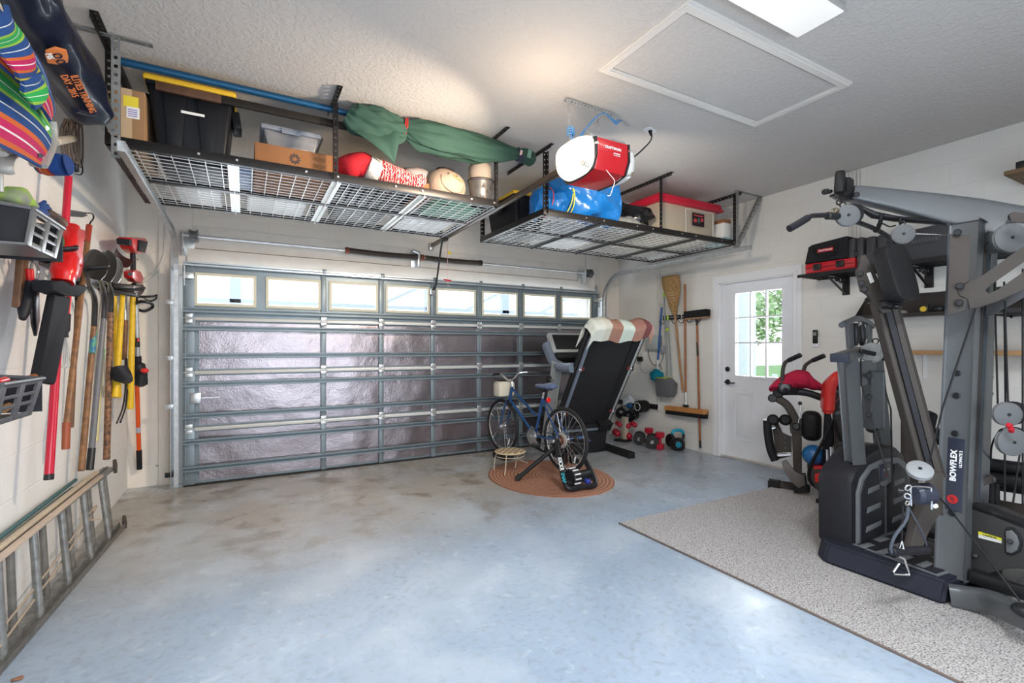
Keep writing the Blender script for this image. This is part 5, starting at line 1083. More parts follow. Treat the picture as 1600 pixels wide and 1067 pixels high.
for px, py, r_, lab in ((970, 645, .06, 'left'), (983, 650, .065, 'middle'), (991, 648, .05, 'right')):
    c_ = W_(px, py, .13); w = MB(); w.torus(c_, (-.8, -.6, .2 if lab != 'middle' else -.3), r_, .022, 24, 10); w.torus(c_ + V((0, 0, .02)), (-.5, -.6, .5), r_ * .8, .016, 20, 8); w.tube([c_ + V((0, .02, r_)), c_ + V((.02, 0, r_ + .03)), c_ + V((.08, 0, r_ + .05))], .008); w.jitter(.008, 25)
    tag(w.build('ankle_weight', m_film, ang=50), 'black strap ankle weight hanging under the wall bar, ' + lab + ' one', 'ankle weight', 'ankle weights')
# floor debris by treadmill
# ---- thermometer
a = W_(1276, 529, .0); t = thing('wall_remote', 'white and black remote thermostat on the wall right of the entry door', 'thermostat', (XR - .01, a.y, a.z - .1))
MB().b2((XR - .02, a.y - .032, a.z - .085), (XR, a.y + .032, a.z + .02), .004).build('holder', m_white, t); MB().b2((XR - .035, a.y - .024, a.z - .05), (XR - .012, a.y + .024, a.z + .088), .008).build('remote', m_blk, t); MB().b2((XR - .037, a.y - .014, a.z + .03), (XR - .034, a.y + .014, a.z + .065)).build('screen', M('lcd_grey', (.25, .27, .25), r=.3), t)
# ---- upper wire shelf with cases
SX = 4.70; y0_, y1_ = .35, 2.72; zS = 1.995
t = thing('wall_shelf', 'black wire wall shelf above the home gym loaded with tool cases', 'shelf', (SX + .17, 1.5, zS - .2)); w = MB()
w.b2((SX, y0_, zS), (SX + .008, y1_, zS + .03)); w.b2((XR - .01, y0_, zS), (XR, y1_, zS + .03))
for k in range(48): y = y0_ + (y1_ - y0_) * k / 47; w.b2((SX, y - .004, zS + .010), (XR, y + .004, zS + .018))
for k in range(6): x = SX + (XR - SX) * (k + .5) / 6; w.b2((x - .004, y0_, zS + .004), (x + .004, y1_, zS + .012))
w.build('wire_deck', m_blk, t)
for y in (2.46, 1.82, 1.0):
    w = MB(); w.b2((SX + .02, y - .015, zS - .008), (XR, y + .015, zS)); w.b2((XR - .014, y - .03, zS - .17), (XR, y + .03, zS)); w.bar((XR - .01, y, zS - .165), (SX + .03, y, zS - .01), .006, .02, (0, 1, 0))
    for k in range(3): w.torus((XR - .045 - .065 * k, y, zS - .036 + .004 * k), (0, 1, 0), .03 - .006 * k, .007, 18, 6)
    w.build('bracket', m_blk, t)
def case(name, pl_, pr, pt, pb, x0, x1, mt, label, bev=.02, cat='tool case'):
    a, b_ = P(pl_, pb, X=x0), P(pr, pt, X=x0); return thing(name, label, cat, ((x0 + x1) / 2, (a.y + b_.y) / 2, zS + .03)), a.y, b_.y, b_.z
m_nyl = M('black_nylon', (.018, .018, .02), r=.8, bump=.2, bs=200); m_rcase = M('red_case_plastic', (.50, .012, .02), r=.4); m_gcase = M('dark_grey_case', (.045, .045, .05), r=.5, bump=.1, bs=150)
zs = zS + .0305
t = thing('red_tool_case', 'flat red tool case with black latches on the wire shelf', 'tool case', (4.87, 2.5, zs)); ya, yb = P(1257, 420, X=4.73).y, P(1336, 420, X=4.73).y
MB().b2((4.73, yb, zs), (5.03, ya, zs + .10), .018).build('body', m_rcase, t); MB().b2((4.722, yb + .01, zs + .045), (5.035, ya - .01, zs + .055), .003).build('seam', M('dark_red_plastic', (.25, .01, .015), r=.5), t)
for y in (ya - .12, yb + .12): MB().b2((4.715, y - .035, zs + .025), (4.732, y + .035, zs + .085), .006).build('latch', m_blk, t)
t = thing('black_tool_bag', 'long black nylon tool bag with red and white badge on red case', 'tool bag', (4.85, 2.5, zs + .10)); z0 = zs + .10; yr = P(1324, 400, X=4.72).y
w = MB(); w.prism([(ya + .005, 0), (ya - .03, .16), (ya - .06, .175), (yr + .02, .20), (yr, .19), (yr, 0)], (4.86, 0, z0 + .001), (0, 1, 0), (0, 0, 1), .26, .02); w.build('body', m_nyl, t)
ym = (ya + yr) / 2; MB().tube([(4.725, ym + .10, z0 + .12), (4.71, ym + .09, z0 + .06), (4.705, ym, z0 + .035), (4.71, ym - .09, z0 + .06), (4.725, ym - .10, z0 + .14)], .008).build('handle', m_nyl, t)
MB().b2((4.716, ym - .075, z0 + .085), (4.722, ym + .065, z0 + .118), .002).build('badge', m_rcase, t); text('CRAFTSMAN', .021, (4.7145, ym - .005, z0 + .101), (0, -1, 0), (0, 0, 1), m_paper, t, bold=.0005)
for pa, pb_, h, lab in ((1325, 1349, .27, 'dark grey tool case standing on end beside the black tool bag'), (1352, 1386, .26, 'dark grey tool case standing on end behind the lat bar')):
    t = thing('grey_tool_case', lab, 'tool case', (4.85, 2.1, zs), 'dark grey standing cases'); a, b_ = P(pa, 400, X=4.74).y, P(pb_, 400, X=4.74).y; w = MB(); w.b2((4.74, b_, zs), (5.02, (a + b_) / 2 - .002, zs + h), .02).build('shell', m_gcase, t); MB().b2((4.74, (a + b_) / 2 + .002, zs), (5.02, a, zs + h), .02).build('shell', m_gcase, t); MB().b2((4.735, (a + b_) / 2 - .012, zs + .1), (4.75, (a + b_) / 2 + .012, zs + .17), .004).build('latch', m_blk, t)
t = thing('large_grey_case', 'large dark grey moulded case with raised lettering on the wire shelf', 'tool case', (4.85, 1.7, zs)); a, b_ = P(1398, 380, X=4.76).y, P(1482, 380, X=4.76).y
w = MB(); w.prism([(a, 0), (a - .02, .14), (a - .10, .255), (b_, .27), (b_, 0)], (4.89, 0, zs), (0, 1, 0), (0, 0, 1), .27, .02); w.build('shell', m_gcase, t); ym = (a + b_) / 2 - .03; MB().b2((4.748, ym - .11, zs + .125), (4.758, ym + .11, zs + .19), .004).build('name_panel', m_gcase, t); worn_print(8, .17, .034, (4.7475, ym, zs + .157), (0, -1, 0), (0, 0, 1), M('worn_grey_letters', (.085, .085, .085), r=.4), t)
t = thing('spray_bottle', 'blue and white bottle on the wire shelf behind the gym column', 'bottle', (4.85, 1.42, zs)); MB().lathe([(0, 0), (.04, 0), (.042, .02), (.042, .16), (.02, .19), (.016, .20), (0, .20)], (4.85, 1.40, zs), n=20).build('body', M('bottle_blue', (.02, .06, .40), r=.35), t); MB().cyl((4.85, 1.40, zs + .19), (4.85, 1.40, zs + .225), .018).build('cap', m_paper, t); MB().cyl((4.85, 1.40, zs + .06), (4.85, 1.40, zs + .12), .043).build('label', m_paper, t)
tag(MB().b2((4.76, 1.02, zs), (5.0, 1.27, zs + .10), .02).build('green_case', M('green_case', (.02, .22, .05), r=.45)), 'small green plastic case on the wire shelf behind the gym arms', 'tool case')
# ---- tilted dark tray shelf
z2 = 1.585; yA, yB_ = P(1336, 500, X=4.84).y, .5
t = thing('tray_shelf', 'dark metal tray shelf with triangular end on the wall', 'shelf', (4.95, 1.4, z2)); m_drk = M('dark_brown_metal', (.045, .038, .035), r=.5)
w = MB(); w.b2((4.82, yB_, z2), (XR, yA, z2 + .008)); w.b2((4.82, yB_, z2), (4.828, yA, z2 + .022)); w.build('tray', m_drk, t); w = MB(); w.bar((4.98, yA, z2 + .10), (4.98, yB_, z2 + .10), .20, .006, (-.8, 0, .35)); w.b2((XR - .01, yB_, z2), (XR, yA, z2 + .2)); w.build('back_panel', m_drk, t)
w = MB(); w.prism([(4.82, z2), (XR, z2), (XR, z2 + .21)], (0, yA, 0), (1, 0, 0), (0, 0, 1), .006); w.build('end_plate', m_drk, t)
a = P(1406, 492, X=4.86); tag(MB().ball((4.87, a.y, z2 + .03), (.035, .05, .024), 16).build('stone', M('grey_beige', (.30, .28, .25), r=.8)), 'smooth grey stone on the dark tray shelf', 'stone')
a = P(1444, 492, X=4.86); t = thing('tape_measure', 'yellow and black tape measure on the dark tray shelf', 'tape measure', (4.87, a.y, z2 + .009)); MB().box((4.87, a.y, z2 + .05), (.045, .065, .075), None, .016).build('case', m_blk, t); MB().cyl((4.846, a.y, z2 + .05), (4.842, a.y, z2 + .05), .022).build('badge', M('tape_yellow', (.75, .50, .03), r=.4), t)
a = P(1465, 492, X=4.86); tag(MB().ball((4.88, a.y, z2 + .045), (.035, .04, .036), 16).build('tape_roll', m_blk), 'round black roll on the dark tray shelf beside the tape measure', 'tape')
# ---- light wooden ledge
t = thing('wooden_ledge', 'light wooden shelf board on the wall behind the gym column', 'shelf', (4.9, 1.2, 1.24)); MB().b2((4.80, .3, 1.262), (XR, 1.93, 1.298), .003).build('board', M('pine_board', (.50, .29, .13), r=.5, var=.15, vs=6), t)
for y in (1.85, 1.1, .5): w = MB(); w.b2((4.85, y - .012, 1.254), (XR, y + .012, 1.262)); w.b2((XR - .01, y - .012, 1.05), (XR, y + .012, 1.262)); w.build('bracket', m_white, t)
# ---- black wire tray at far right, top right shelf
t = thing('wire_tray', 'black wire tray stacked under the wall shelf at the far right', 'tray', (4.86, 1.0, 1.55))
for z in (1.55, 1.66): w = MB(); w.b2((4.72, .5, z), (4.73, 1.33, z + .012)); w.b2((5.0, .5, z), (5.01, 1.33, z + .012)); w.b2((4.72, 1.32, z), (5.01, 1.33, z + .012)); [w.b2((4.72, .52 + k * .08, z), (5.01, .526 + k * .08, z + .006)) for k in range(10)]; w.build('wire_shelf', m_blk, t)
MB().b2((4.74, .55, 1.562), (4.98, 1.28, 1.60), .01).build('black_tray', m_gcase, t)
for y in (.52, 1.31): MB().b2((5.0, y - .006, 1.54), (5.012, y + .006, 1.7)).build('side_post', m_blk, t)
a = P(1568, 268, X=4.62); t = thing('high_shelf', 'small brown wooden wall shelf near the ceiling at the right edge', 'shelf', (4.84, a.y - .3, a.z - .1)); MB().b2((4.62, a.y - .8, a.z - .03), (XR, a.y, a.z), .004).build('board', M('brown_shelf_wood', (.16, .10, .05), r=.6), t)
w = MB(); w.b2((4.64, a.y - .16, a.z - .055), (XR, a.y - .14, a.z - .03)); w.b2((4.64, a.y - .46, a.z - .055), (XR, a.y - .44, a.z - .03)); w.b2((4.70, a.y - .46, a.z - .05), (4.71, a.y - .14, a.z - .035)); w.build('rack_frame', m_blk, t); w = MB(); w.b2((XR - .01, a.y - .30, a.z - .16), (XR, a.y - .28, a.z - .03)); w.build('bracket', m_blk, t)
t = thing('battery_charger', 'red and black battery charger on the high brown shelf', 'charger', (4.74, a.y - .15, a.z)); MB().b2((4.65, a.y - .12, a.z), (4.80, a.y - .05, a.z + .055), .008).build('black_end', m_blk, t); MB().b2((4.65, a.y - .28, a.z), (4.80, a.y - .12, a.z + .07), .008).build('body', m_rcase, t)
MB().b2((4.648, a.y - .19, a.z + .02), (4.651, a.y - .15, a.z + .04)).build('label', m_paper, t)
# ================================================================ GYM CORNER
class VP:
    """an upright plane through two measured points; gives points and plates on it"""
    def __init__(s, px1, D1, px2, D2):
        a, b_ = P(px1, 543, D=D1), P(px2, 543, D=D2); s.O = V((a.x, a.y, 0)); s.U = V((b_.x - a.x, b_.y - a.y, 0)).normalized(); s.n = V((s.U.y, -s.U.x, 0))
        if s.n.dot(FX) > 0: s.n = -s.n
    def __call__(s, px, py, off=0.):
        d = P(px, py, D=1.) - V((0, 0, CH)); o = V((0, 0, CH)); t = (s.O + s.n * off - o).dot(s.n) / d.dot(s.n); return o + d * t
    def plate(s, w, pix, t, bev=0., off=0.):
        pl = []
        for q in pix: p = s(*q, off); pl.append(((p - s.O).dot(s.U), p.z))
        return w.prism(pl, s.O + s.n * off, s.U, (0, 0, 1), t, bev)
m_cpt = M('speckled_carpet', (.40, .37, .34), r=.98); N, L, b = nodes(m_cpt)
tc = N.new('ShaderNodeTexCoord'); n1 = N.new('ShaderNodeTexNoise'); n1.inputs['Scale'].default_value = 130; n1.inputs['Detail'].default_value = 3; rp = N.new('ShaderNodeValToRGB')
rp.color_ramp.elements[0].position = .36; rp.color_ramp.elements[0].color = (.17, .155, .15, 1); rp.color_ramp.elements[1].position = .58; rp.color_ramp.elements[1].color = (.56, .54, .53, 1); e_ = rp.color_ramp.elements.new(.46); e_.color = (.40, .38, .37, 1)
bp = N.new('ShaderNodeBump'); bp.inputs['Strength'].default_value = 1.; bp.inputs['Distance'].default_value = .01
L.new(tc.outputs['Object'], n1.inputs['Vector']); L.new(n1.outputs['Fac'], rp.inputs[0]); L.new(rp.outputs[0], b.inputs['Base Color']); L.new(n1.outputs['Fac'], bp.inputs['Height']); L.new(bp.outputs[0], b.inputs['Normal'])
t = thing('area_rug', 'large grey speckled rug under the home gym', 'rug', (3.75, .8, 0))
w = MB(); w.surf(lambda u, v: (2.455 + 2.45 * u, -1.2 + 3.94 * v, .014 + .0015 * noise.noise(V((u * 40, v * 60, 0)))), 60, 90, .012); w.build('pile', m_cpt, t, ang=80)
w = MB(); w.b2((2.448, -1.21, 0), (2.46, 2.745, .011), .002); w.b2((2.448, 2.735, 0), (4.91, 2.747, .011), .002); w.build('bound_edge', M('rug_binding', (.16, .12, .10), r=.9), t)
GZ_ = .0155
m_gg = M('gym_grey', (.11, .118, .125), r=.36, m=.25, bump=.02, bs=10); m_gb = M('gym_taupe', (.062, .053, .048), r=.6, spec=.2); m_gd2 = M('gym_dark', (.017, .017, .021), r=.45, bump=.06, bs=160); m_pad = M('black_vinyl_pad', (.012, .012, .013), r=.5, spec=.2, bump=.12, bs=14)
m_pul = M('pulley_grey', (.13, .135, .14), r=.65, spec=.15); m_navy = M('navy_decal', (.03, .035, .055), r=.35); m_cab = M('black_cable', (.01, .01, .011), r=.4); m_mid = M('inlay_grey', (.13, .14, .15), r=.5)
gy = thing('home_gym', 'big grey and black cable home gym with tall column on the speckled rug', 'home gym', (3.6, 1.2, GZ_))
# base platform
w = MB(); pf = [(3.085, 1.055), (3.70, 1.00), (3.80, 1.62), (3.14, 1.70), (3.07, 1.62)]
a = [w.bm.verts.new((x, y, GZ_)) for x, y in pf]; b4 = [w.bm.verts.new((x + (.05 if x < 3.2 else 0), y + (.0), .125)) for x, y in pf]; w.bm.faces.new(a[::-1]); w.bm.faces.new(b4)
for i in range(5): w.bm.faces.new((a[i], a[(i + 1) % 5], b4[(i + 1) % 5], b4[i]))
bmesh.ops.bevel(w.bm, geom=w.bm.edges[:], offset=.014, segments=3, affect='EDGES'); w.build('base_platform', M('gym_navy_black', (.022, .024, .036), r=.5, bump=.08, bs=200), gy)
w = MB(); w.prism([(3.16, 1.10), (3.62, 1.05), (3.70, 1.50), (3.22, 1.54)], (0, 0, .128), (1, 0, 0), (0, 1, 0), .006, .002); fp = w.build('foot_plate', m_mid, gy)
w = MB(); w.prism([(3.175, 1.115), (3.60, 1.07), (3.67, 1.48), (3.235, 1.515)], (0, 0, .1325), (1, 0, 0), (0, 1, 0), .006, .002); w.build('foot_mat', m_gd2, fp)
for k in range(2):
    for j in range(4):
        x_, y_ = 3.25 + k * .19, 1.19 + j * .095; w = MB(); w.prism([(x_ - .06, y_ - .018), (x_ + .05, y_ - .026), (x_ + .06, y_ + .012), (x_ - .05, y_ + .022)], (0, 0, .1365), (1, 0, 0), (0, 1, 0), .004, .001); w.build('grey_inlay', m_mid, fp)
# power rod housing
X0, X1_, YF, YBk = 3.205, 3.93, 1.525, 1.735
arch = [(X0, .10), (X1_, .10), (X1_ + .01, .48), (X1_ - .05, .60), (X1_ - .16, .665), ((X0 + X1_) / 2, .685), (X0 + .20, .655), (X0 + .05, .565), (X0 - .005, .50)]
hs = MB().prism(arch, (0, (YF + YBk) / 2, 0), (1, 0, 0), (0, 0, 1), YBk - YF, .035).build('rod_housing', m_gd2, gy)
pa = [(X0 + .035, .115), (X1_ - .03, .125), (X1_ - .03, .46), (X1_ - .085, .555), (X1_ - .18, .60), ((X0 + X1_) / 2, .612), (X0 + .19, .59), (X0 + .075, .52), (X0 + .035, .44)]
MB().prism(pa, (0, YF - .006, 0), (1, 0, 0), (0, 0, 1), .02, .004).build('panel_border', m_mid, hs)
cxm = (X0 + X1_) / 2
def scale_poly(p, k, c): return [(c[0] + (x - c[0]) * k, c[1] + (z - c[1]) * k) for x, z in p]
lp = [(X0 + .058, .135), (cxm - .018, .14), (cxm - .018, .44), (cxm - .085, .455), (cxm - .10, .565), (X0 + .20, .565), (X0 + .095, .505), (X0 + .058, .43)]
rp_ = [(2 * cxm - x, z) for x, z in lp][::-1]
for q in (lp, rp_): MB().prism(q, (0, YF - .014, 0), (1, 0, 0), (0, 0, 1), .02, .005).build('tread_pad', m_gd2, hs)
MB().prism([(cxm - .065, .475), (cxm + .065, .475), (cxm + .08, .585), (cxm - .08, .585)], (0, YF - .013, 0), (1, 0, 0), (0, 0, 1), .018, .005).build('badge_panel', m_navy, hs)
worn_print(7, .085, .014, (cxm, YF - .0235, .545), (1, 0, 0), (0, 0, 1), M('pale_print', (.35, .35, .35)), hs); MB().cyl((cxm, YF - .02, .51), (cxm, YF - .0235, .51), .015, n=20).build('red_emblem', M('dark_red_emblem', (.28, .02, .02), r=.4), hs)
for s_ in (-1, 1):
    for j in range(3):
        xc, zc = cxm + s_ * (.165 + .01 * (2 - j) * 0), .215 + j * .115; wd = .095 - .012 * j; w = MB(); w.prism([(xc - wd, zc - .022), (xc + wd * .9, zc - .010), (xc + wd, zc + .020), (xc - wd * .9, zc + .012)], (0, YF - .024, 0), (1, 0, 0), (0, 0, 1), .008, .003); w.build('grey_inlay', m_mid, hs)
# posts, head and pulleys above the housing
pA0, pA1 = P(1336, 712, D=3.00), P(1324, 560, D=3.00); MB().bar(pA0 - V((0, 0, .04)), pA1, .068, .075, -FX, .008).build('housing_post', m_gg, gy)
pB0, pB1 = P(1380, 690, D=3.32), P(1366, 560, D=3.25); MB().bar(pB0 - V((0, 0, .06)), pB1, .055, .07, -FX, .008).build('housing_post', m_gg, gy)
MB().bar(P(1312, 559, D=2.95), P(1350, 547, D=3.20), .10, .05, (0, 0, 1), .008).build('head_beam', m_gg, gy); MB().bar(P(1311, 559.5, D=2.94), P(1314, 558.5, D=2.96), .103, .053, (0, 0, 1), .006).build('head_beam_cap', m_navy, gy)
v = VP(1325, 3.02, 1362, 3.2)
for q in ([(1322, 506), (1331, 503), (1333, 543), (1325, 545)], [(1355, 505), (1361, 508), (1361, 545), (1354, 545)]): w = MB(); v.plate(w, q, .02, .004); w.build('head_plate', m_gg, gy)
MB().tube([v(1315, 508), v(1322, 504), v(1339, 498), v(1354, 503), v(1363, 510)], .019).build('head_bar', m_gg, gy)
for x_ in (1336, 1346): MB().loft([v(x_, 505), v(x_ , 512), v(x_ + 1, 530), v(x_ + 1, 540)], [.014, .022, .024, .012], 14).build('strap_grip', m_blk, gy)
MB().tube([v(1337, 541), v(1340, 515), v(1343, 503), v(1346, 515), v(1350, 540)], .006).build('chrome_link', m_chr, gy)
MB().tube([v(1352, 536), v(1356, 528), v(1361, 532), v(1356, 540), v(1362, 545)], .005).build('hook', m_chr, gy)
def pulley(c, rr_, ax, mt=None, th=.026, label=None, parent=None):
    ax = V(ax).normalized(); c = V(c); o = MB().lathe([(0, -th / 2 - .004), (rr_ * .25, -th / 2 - .004), (rr_ * .85, -th / 2 - .002), (rr_, -th / 2 + .003), (rr_, -th / 4), (rr_ * .88, 0), (rr_, th / 4), (rr_, th / 2 - .003), (rr_ * .85, th / 2 + .002), (0, th / 2 + .004)], c, ax, 36).build('pulley', mt or m_pul, parent or gy)
    MB().cyl(c - ax * (th / 2 + .008), c + ax * (th / 2 + .008), .008 if rr_ < .1 else .012, n=14, bev=.002).build('axle_bolt', m_blk, o); return o
vx = -FX * .92 + FY * -.35
pulley(P(1362, 551, D=3.05), .064, vx, M('worn_pulley', (.28, .28, .27), r=.5, var=.3, vs=30)); pulley(P(1383, 551, D=3.22), .055, vx, m_gd2, .03); MB().bar(P(1345, 548, D=3.0), P(1366, 553, D=3.0), .02, .016, None, .004).build('pulley_arm', m_blk, gy)
w = MB(); w.torus(P(1368, 533, D=3.05), FX + FY * .4, .016, .004, 16, 6); w.build('cable_loop', m_cab, gy)
v2 = VP(1340, 3.02, 1375, 3.08); w = MB(); v2.plate(w, [(1338, 566), (1366, 562), (1366, 596), (1339, 605)], .03, .004); w.build('gusset', m_gg, gy)
MB().bar(P(1364, 580, D=3.06), P(1364.5, 668, D=3.06), .085, .07, -FX, .006).build('hanging_beam', m_gg, gy); MB().ball(P(1363, 671, D=3.06), (.035, .035, .022), 14).build('beam_end_cap', m_blk, gy)
for y_ in (587, 620, 648): MB().cyl(P(1358, y_, D=3.01), P(1358, y_, D=2.985), .017, bev=.004, n=12).build('bolt', m_blk, gy)
# column
c0, c1 = P(1489, 900, D=2.56), P(1512, 350, D=2.60); c0.z = .11
cu = (c1 - c0).normalized(); cn_ = (V((-1, 0, 0)) - cu * V((-1, 0, 0)).dot(cu)).normalized(); cw = cu.cross(cn_).normalized()
if cw.dot(FY) < 0: cw = -cw
MB().bar(c0, c1, .125, .085, cn_, .014).build('column', m_gg, gy)
MB().bar(c0 - cn_ * .11 + cw * .030, c1 - cn_ * .11 + cw * .030, .10, .11, cn_, .012).build('column_rear', M('gym_grey_blue', (.055, .065, .075), r=.35, m=.3), gy)
MB().bar(c0 - cn_ * .05 + cw * .04, c1 - cn_ * .05 + cw * .04, .05, .05, cn_, .004).build('column_web', m_gb, gy)
cf = VP(1470, 2.50, 1515, 2.50)
def on_col(px, py, off=.0435):   # point on the front face of the column
    d = P(px, py, D=1.) - V((0, 0, CH)); o = V((0, 0, CH)); q = c0 + cn_ * off; t = (q - o).dot(cn_) / d.dot(cn_); return o + d * t
for q in ((1496, 583), (1495, 618), (1493, 677), (1488, 801)): p_ = on_col(*q); MB().cyl(p_, p_ + cn_ * .012, .016, bev=.004, n=16).build('bolt', m_blk, gy)
q4 = [on_col(1477.5, 797), on_col(1504, 797), on_col(1507.5, 686), on_col(1480, 685)]
ctr = sum(q4, V()) / 4; dm = Matrix((cw, cu, cw.cross(cu))).transposed(); dw = (q4[1] - q4[0]).dot(cw); dh = (q4[3] - q4[0]).dot(cu)
MB().box(ctr, (dw, dh, .003), dm, .001).build('logo_plate', m_navy, gy)
upx = cw.cross(cu); upx = upx if upx.dot(cn_) > 0 else -upx
text('BOWFLEX', dw * .52, ctr + cn_ * .005 + cu * dh * .12 - cw * dw * .08, cu, -cw, m_paper, gy, bold=.0014); text('ULTIMATE 2', dw * .24, ctr + cn_ * .005 + cu * dh * .22 + cw * dw * .33, cu, -cw, m_paper, gy, bold=.0006)
ec = ctr - cu * dh * .345 - cw * dw * .08; MB().cyl(ec + cn_ * .001, ec + cn_ * .004, dw * .33, n=28).build('red_logo', M('logo_red', (.50, .02, .02), r=.4), gy)
w = MB(); w.tube([ec + cn_ * .0055 + cu * dw * .16 - cw * dw * .12, ec + cn_ * .0055 + cw * dw * .12 + cu * dw * .03, ec + cn_ * .0055 - cw * dw * .12 - cu * dw * .03, ec + cn_ * .0055 + cw * dw * .12 - cu * dw * .16], .0022, smooth=False); w.build('logo_stroke', m_navy, gy)
MB().bar(on_col(1514, 760, -.01), on_col(1546, 748, -.15), .018, .03, (0, 0, 1), .005).build('side_lever', m_gb, gy); MB().cyl(on_col(1540, 750, -.13) - cn_ * .03, on_col(1543, 749, -.15) - cn_ * .05, .022, bev=.004).build('lever_knob', m_blk, gy)
for y_ in (590, 615): MB().cyl(P(1546, y_, D=2.66), P(1548, y_, D=2.67), .013, bev=.003).build('bolt', m_blk, gy)
# boom
bp_ = [(1329, 303, 2.85, .040), (1345, 305, 2.84, .046), (1400, 314, 2.78, .058), (1460, 325, 2.70, .074), (1520, 337, 2.62, .088), (1575, 350, 2.54, .096), (1640, 364, 2.44, .10)]
w = MB(); w.loft([P(a_, b_, D=d_) for a_, b_, d_, h in bp_], [(.045, h) for a_, b_, d_, h in bp_], 24, up=(0, 0, 1), sq=.35); w.build('boom', m_gg, gy)
w = MB(); w.loft([P(1340, 322, D=2.82), P(1365, 336, D=2.8), P(1400, 342, D=2.77), P(1470, 348, D=2.68), P(1530, 362, D=2.6)], [(.012, .012), (.03, .02), (.034, .014), (.03, .01), (.02, .008)], 14, up=(0, 0, 1)); w.build('boom_channel', m_blk, gy)
for q in ((1338.5, 304, 2.77), (1583, 338, 2.44)): MB().cyl(P(q[0], q[1], D=q[2] + .03), P(q[0], q[1], D=q[2]), .015 if q[0] < 1400 else .02, bev=.004).build('bolt', m_blk, gy)
MB().box(P(1312, 287, D=2.78), (.09, .05, .135), Matrix.Rotation(R(8), 3, 'Y') @ Matrix.Rotation(R(25), 3, 'Z'), .016).build('boom_pad', m_pad, gy)
v3 = VP(1318, 2.83, 1330, 2.85); w = MB(); v3.plate(w, [(1314, 279), (1321, 279), (1327, 283), (1327, 314), (1319, 314), (1302, 306), (1304, 302), (1316, 304)], .06, .004); w.build('boom_end_plate', m_blk, gy)
for x_ in (1288, 1294): MB().cyl(P(x_, 300, D=2.80), P(x_ + 4, 299, D=2.82), .017 if x_ < 1290 else .012, bev=.003, n=12).build('end_knob', m_blk, gy)
# lat bar with pulleys and clips
lb = thing('lat_bar', 'long black bent lat pulldown bar hanging below the gym boom', 'lat bar', P(1330, 345, D=2.7))
MB().tube([P(1234, 357, D=2.55), P(1248, 349, D=2.56), P(1264, 339.5, D=2.58), P(1272, 337, D=2.6), P(1300, 336.5, D=2.66), P(1322, 341, D=2.72), P(1345, 349, D=2.78), P(1368, 358, D=2.85), P(1385, 368, D=2.9), P(1398, 378, D=2.94), P(1407, 395, D=2.97), P(1413, 412, D=3.0)], [.013] * 12 + [.0135] * 55, 12).build('bar', m_blk, lb)
MB().tube([P(1233, 357.5, D=2.55), P(1248, 349, D=2.56), P(1262, 340.5, D=2.58)], .019, 14).build('foam_grip', m_gd2, lb); MB().cyl(P(1292, 337, D=2.64), P(1309, 338, D=2.69), .021, bev=.006).build('centre_clamp', m_blk, lb)
w = MB(); w.torus(P(1311, 315, D=2.7), (.3, 1, .4), .016, .0045, 18, 6); w.torus(P(1317, 320, D=2.7), (1, .3, .2), .014, .004, 16, 6); w.build('clip', m_blk, lb)
w = MB(); w.torus(P(1302, 330, D=2.67), (.5, 1, .1), .013, .004, 16, 6); w.torus(P(1307, 328, D=2.68), (1, .1, .6), .012, .004, 16, 6); w.build('clip', M('brass_chain', (.25, .2, .12), r=.4, m=.8), lb)
pulley(P(1324, 337, D=2.68), .060, -FX + FY * -.25); pulley(P(1330, 335, D=2.74), .060, -FX + FY * -.25, m_blk)
pulley(P(1411, 366, D=2.70), .054, -FX + FY * -.5); 
w = MB(); w.torus(P(1409, 345, D=2.71), (.3, 1, .4), .015, .0045, 16, 6); w.torus(P(1410, 349, D=2.71), (1, .3, .2), .012, .004, 16, 6); w.build('clip', m_blk, gy)
MB().tube([P(1378, 334, D=2.76), P(1376, 345, D=2.77), P(1372, 356, D=2.8), P(1366, 362, D=2.82)], .012).build('strap', m_cab, gy)
MB().tube([P(1370, 351, D=2.8), P(1378, 349, D=2.78), P(1390, 354, D=2.75), P(1400, 352, D=2.73)], .004).build('cable_link', m_cab, gy); MB().tube([P(1425, 365, D=2.7), P(1482, 367, D=2.66)], .003).build('cable', m_alu, gy)
# folded bench arm with back pad
v4 = VP(1345, 2.62, 1470, 2.50)
MB().bar(v4(1380, 470, -.02), v4(1453, 742, -.02), .10, .07, v4.n, .010).build('bench_rail', m_gb, gy)
MB().bar(v4(1386, 480, .02), v4(1453, 732, .02), .03, .015, v4.n, .004).build('rail_groove', m_gd2, gy)
w = MB(); v4.plate(w, [(1342, 401), (1352, 398), (1362, 420), (1380, 455), (1392, 487), (1378, 490), (1366, 478), (1358, 462), (1344, 455), (1337, 424), (1344, 412)], .03, .004, .02); w.build('pad_bracket', m_gb, gy)
for q in ((1344, 427), (1346, 442), (1351, 452)): MB().cyl(v4(*q, .03), v4(*q, .055), .015, bev=.003, n=12).build('bolt', m_blk, gy)
w = MB(); v4.plate(w, [(1354, 427), (1360, 425), (1366, 440), (1360, 443)], .004, 0, .037); w.build('white_sticker', m_paper, gy)
pc0, pc1 = P(1391, 395, D=2.47), P(1409, 460, D=2.43); pu_ = (pc1 - pc0).normalized(); px_ = (FY * .93 + FX * .33).normalized(); pn_ = px_.cross(pu_).normalized(); pm = Matrix((px_, pu_, pn_)).transposed()
w = MB(); pcm = (pc0 + pc1) / 2; ph = (pc1 - pc0).length / 2 + .035; w.loft([pcm + pn_ * k for k in (-.040, -.032, .026, .038, .042)], [(.076, ph - .012), (.088, ph), (.09, ph), (.082, ph - .008), (.066, ph - .024)], 40, up=pu_, sq=.42); w.build('back_pad', m_pad, gy, ang=50)
